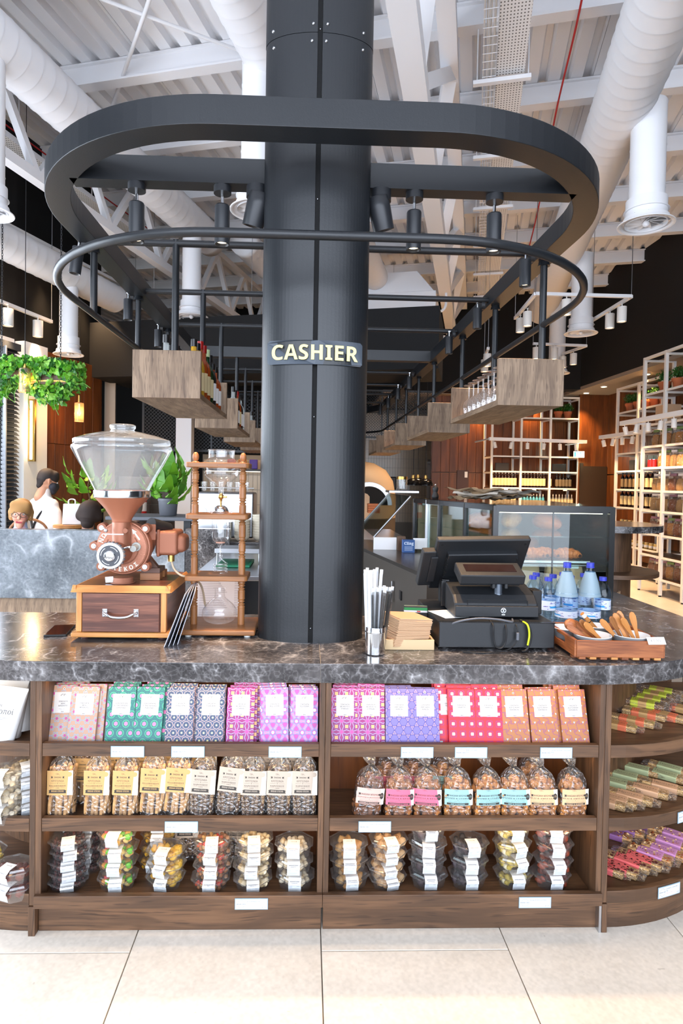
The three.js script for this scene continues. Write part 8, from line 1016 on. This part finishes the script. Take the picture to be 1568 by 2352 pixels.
    const bg = thing('paper_bag', 'white paper carrier bag with twisted handles on the round table', 'paper bag', [-2.30, 1.016, -6.1], 0.3); part(bg, 'bag', [extr([[-0.085, 0], [0.085, 0], [0.075, 0.2], [-0.075, 0.2]], 0.07, 0.003).translate(0, 0.003, -0.035)], M.paper); for (const z of [-0.03, 0.03]) part(bg, 'handle', [tube([[-0.03, 0.2, z], [-0.028, 0.24, z], [0, 0.25, z], [0.028, 0.24, z], [0.03, 0.2, z]], 0.005, 20, 6)], M.paper); }
  // fiddle-leaf figs: every large leaf is a piece
  const figLeaf = (() => { const out = []; for (let i = 0; i <= 16; i++) { const t = i / 16, w = 0.055 * Math.sin(Math.PI * Math.pow(t, 0.75)) * (1 + 0.25 * Math.sin(t * 7 + 0.6)); out.push([w, t * 0.17]); } const pts = [...out, ...out.slice(1, -1).reverse().map(([x, y]) => [-x, y])], s = new THREE.Shape(pts.map(([x, y]) => new THREE.Vector2(x, y))), g = flat(new THREE.ShapeGeometry(s)), p = g.attributes.position; for (let i = 0; i < p.count; i++) { const x = p.getX(i), y = p.getY(i); p.setZ(i, Math.abs(x) * 0.45 - 3.2 * y * y + 0.006 * Math.sin(y * 120)); } g.computeVertexNormals(); return g; })();
  function fig(label, pos, n, spread, mat, pot, H) { const t = thing('fig_plant', label, 'potted plant', pos); if (pot) part(t, 'pot', [lathe([[0, 0.002], [0.075, 0.002], [0.085, 0.13], [0.09, 0.13], [0.09, 0.155], [0.08, 0.155], [0.078, 0.13], [0, 0.13]], 28)], M.greyPlastic); part(t, 'stem', [tube([[0, pot ? 0.12 : -0.9, 0], [0.02, H * 0.4, 0], [-0.01, H * 0.8, 0.01], [0, H, 0]], 0.009, 20, 7)], M.oak); for (let i = 0; i < n; i++) { const m = part(t, 'leaf', figLeaf, mat[i % 2]); const a = i * 2.4, y = H * (0.25 + 0.75 * (i / n)); m.position.set(0.02 * Math.cos(a), y, 0.02 * Math.sin(a)); m.rotation.set(0, -a + Math.PI / 2, 0); m.rotateX(R(0.5, 1.9)); m.translateY(R(0.02, spread)); m.rotateZ(R(-0.5, 0.5)); m.scale.setScalar(R(0.8, 1.25)); } return t; }
  const bright = phy({ name: 'fig_leaf', color: srgb(118, 176, 44), roughness: 0.4, side: THREE.DoubleSide, transmission: 0.3, thickness: 0 });
  fig('leafy fiddle-leaf fig behind the waiter and the paper bag', [-2.36, 0.95, -6.75], 34, 0.16, [bright, M.leaf], false, 0.52); fig('leafy fiddle-leaf fig in a grey pot beside the drip tower', [-1.24, 1.152, -5.55], 40, 0.11, [M.leaf, bright], true, 0.40);
  const po = thing('plant_stand', 'low dark stand holding the fig behind the waiter', 'plant stand', [-2.36, 0, -6.75]); part(po, 'planter', [lathe([[0, 0], [0.14, 0], [0.17, 0.4], [0.15, 0.4], [0.14, 0.36], [0, 0.36]], 24)], M.lampBlack); part(po, 'soil', [cy(0.14, 0.14, 0.02, 0, 0.37, 0, 20)], M.plainTint(50, 36, 26, 0.9));
  // hanging planter with ivy
  const hp = thing('hanging_planter', 'long wooden planter overflowing with bright ivy, hung on chains at the left', 'hanging planter', [-2.45, 2.36, -5.62]); part(hp, 'trough', [wuv(rb(0.78, 0.12, 0.18, 0.005, 0, 0, 0), 'x')], M.oak); part(hp, 'band', [bx(0.79, 0.015, 0.19, 0, -0.03, 0)], M.brass);
  for (const x of [-0.3, 0.22]) { const ch = []; for (let i = 0; i < 60; i++) ch.push(flat(new THREE.TorusGeometry(0.009, 0.0028, 5, 9)).scale(0.8, 1.6, 1).rotateY(i & 1 ? Math.PI / 2 : 0).translate(x, 0.09 + i * 0.024, 0)); ch.push(bar([x, 1.5, 0], [x, 2.6, 0], 0.005, 6)); part(hp, 'chain', ch, M.lampBlack, null, 'stuff'); }
  const ivy = (() => { const s = new THREE.Shape([[0, 0], [0.014, -0.004], [0.024, 0.008], [0.015, 0.016], [0.012, 0.026], [0, 0.038], [-0.012, 0.026], [-0.015, 0.016], [-0.024, 0.008], [-0.014, -0.004]].map(([x, y]) => new THREE.Vector2(x, y))), g = flat(new THREE.ShapeGeometry(s)), p = g.attributes.position; for (let i = 0; i < p.count; i++) p.setZ(i, Math.abs(p.getX(i)) * 0.4 - p.getY(i) * p.getY(i) * 4); g.computeVertexNormals(); return g; })();
  const N = 1700, im = new THREE.InstancedMesh(ivy, phy({ name: 'ivy_leaf', color: 0xffffff, roughness: 0.45, side: THREE.DoubleSide, transmission: 0.3, thickness: 0 }), N), mt = new THREE.Matrix4(), q = new THREE.Quaternion(), cc = new THREE.Color();
  for (let i = 0; i < N; i++) { const x = R(-0.44, 0.40), k = rnd(), y = k < 0.6 ? 0.08 + R(-0.05, 0.11) * (1 - Math.abs(x) * 0.8) : R(-0.24, 0.06) * (0.6 + 0.4 * Math.sin(x * 11)) , z = R(-0.13, 0.15); q.setFromEuler(new THREE.Euler(R(-0.9, 0.9), R(-1.2, 1.2), R(1.8, 4.4))); const s = R(0.8, 1.6); mt.compose(V3(x, y, z), q, V3(s, s, s)); im.setMatrixAt(i, mt); const c = pick([[92, 172, 38], [124, 196, 52], [64, 138, 40], [150, 206, 84], [48, 110, 40]]); im.setColorAt(i, cc.copy(srgb(...c))); }
  im.name = 'foliage'; im.userData.kind = 'stuff'; shadows(im); hp.add(im); for (let i = 0; i < 9; i++) { const x = -0.35 + i * 0.085, L = R(0.15, 0.34); part(hp, 'vine', [tube([[x, 0.05, 0.1], [x + 0.02, -0.05, 0.13], [x + R(-0.03, 0.05), -L * 0.7, 0.13], [x + R(-0.04, 0.08), -L, 0.12]], 0.003, 16, 5)], M.leaf); } part(hp, 'vine', [tube([[0.34, -0.02, 0.1], [0.40, -0.06, 0.12], [0.47, -0.05, 0.12], [0.53, -0.09, 0.12]], 0.003, 16, 5)], M.leaf);
}
renderer.render(scene, camera);
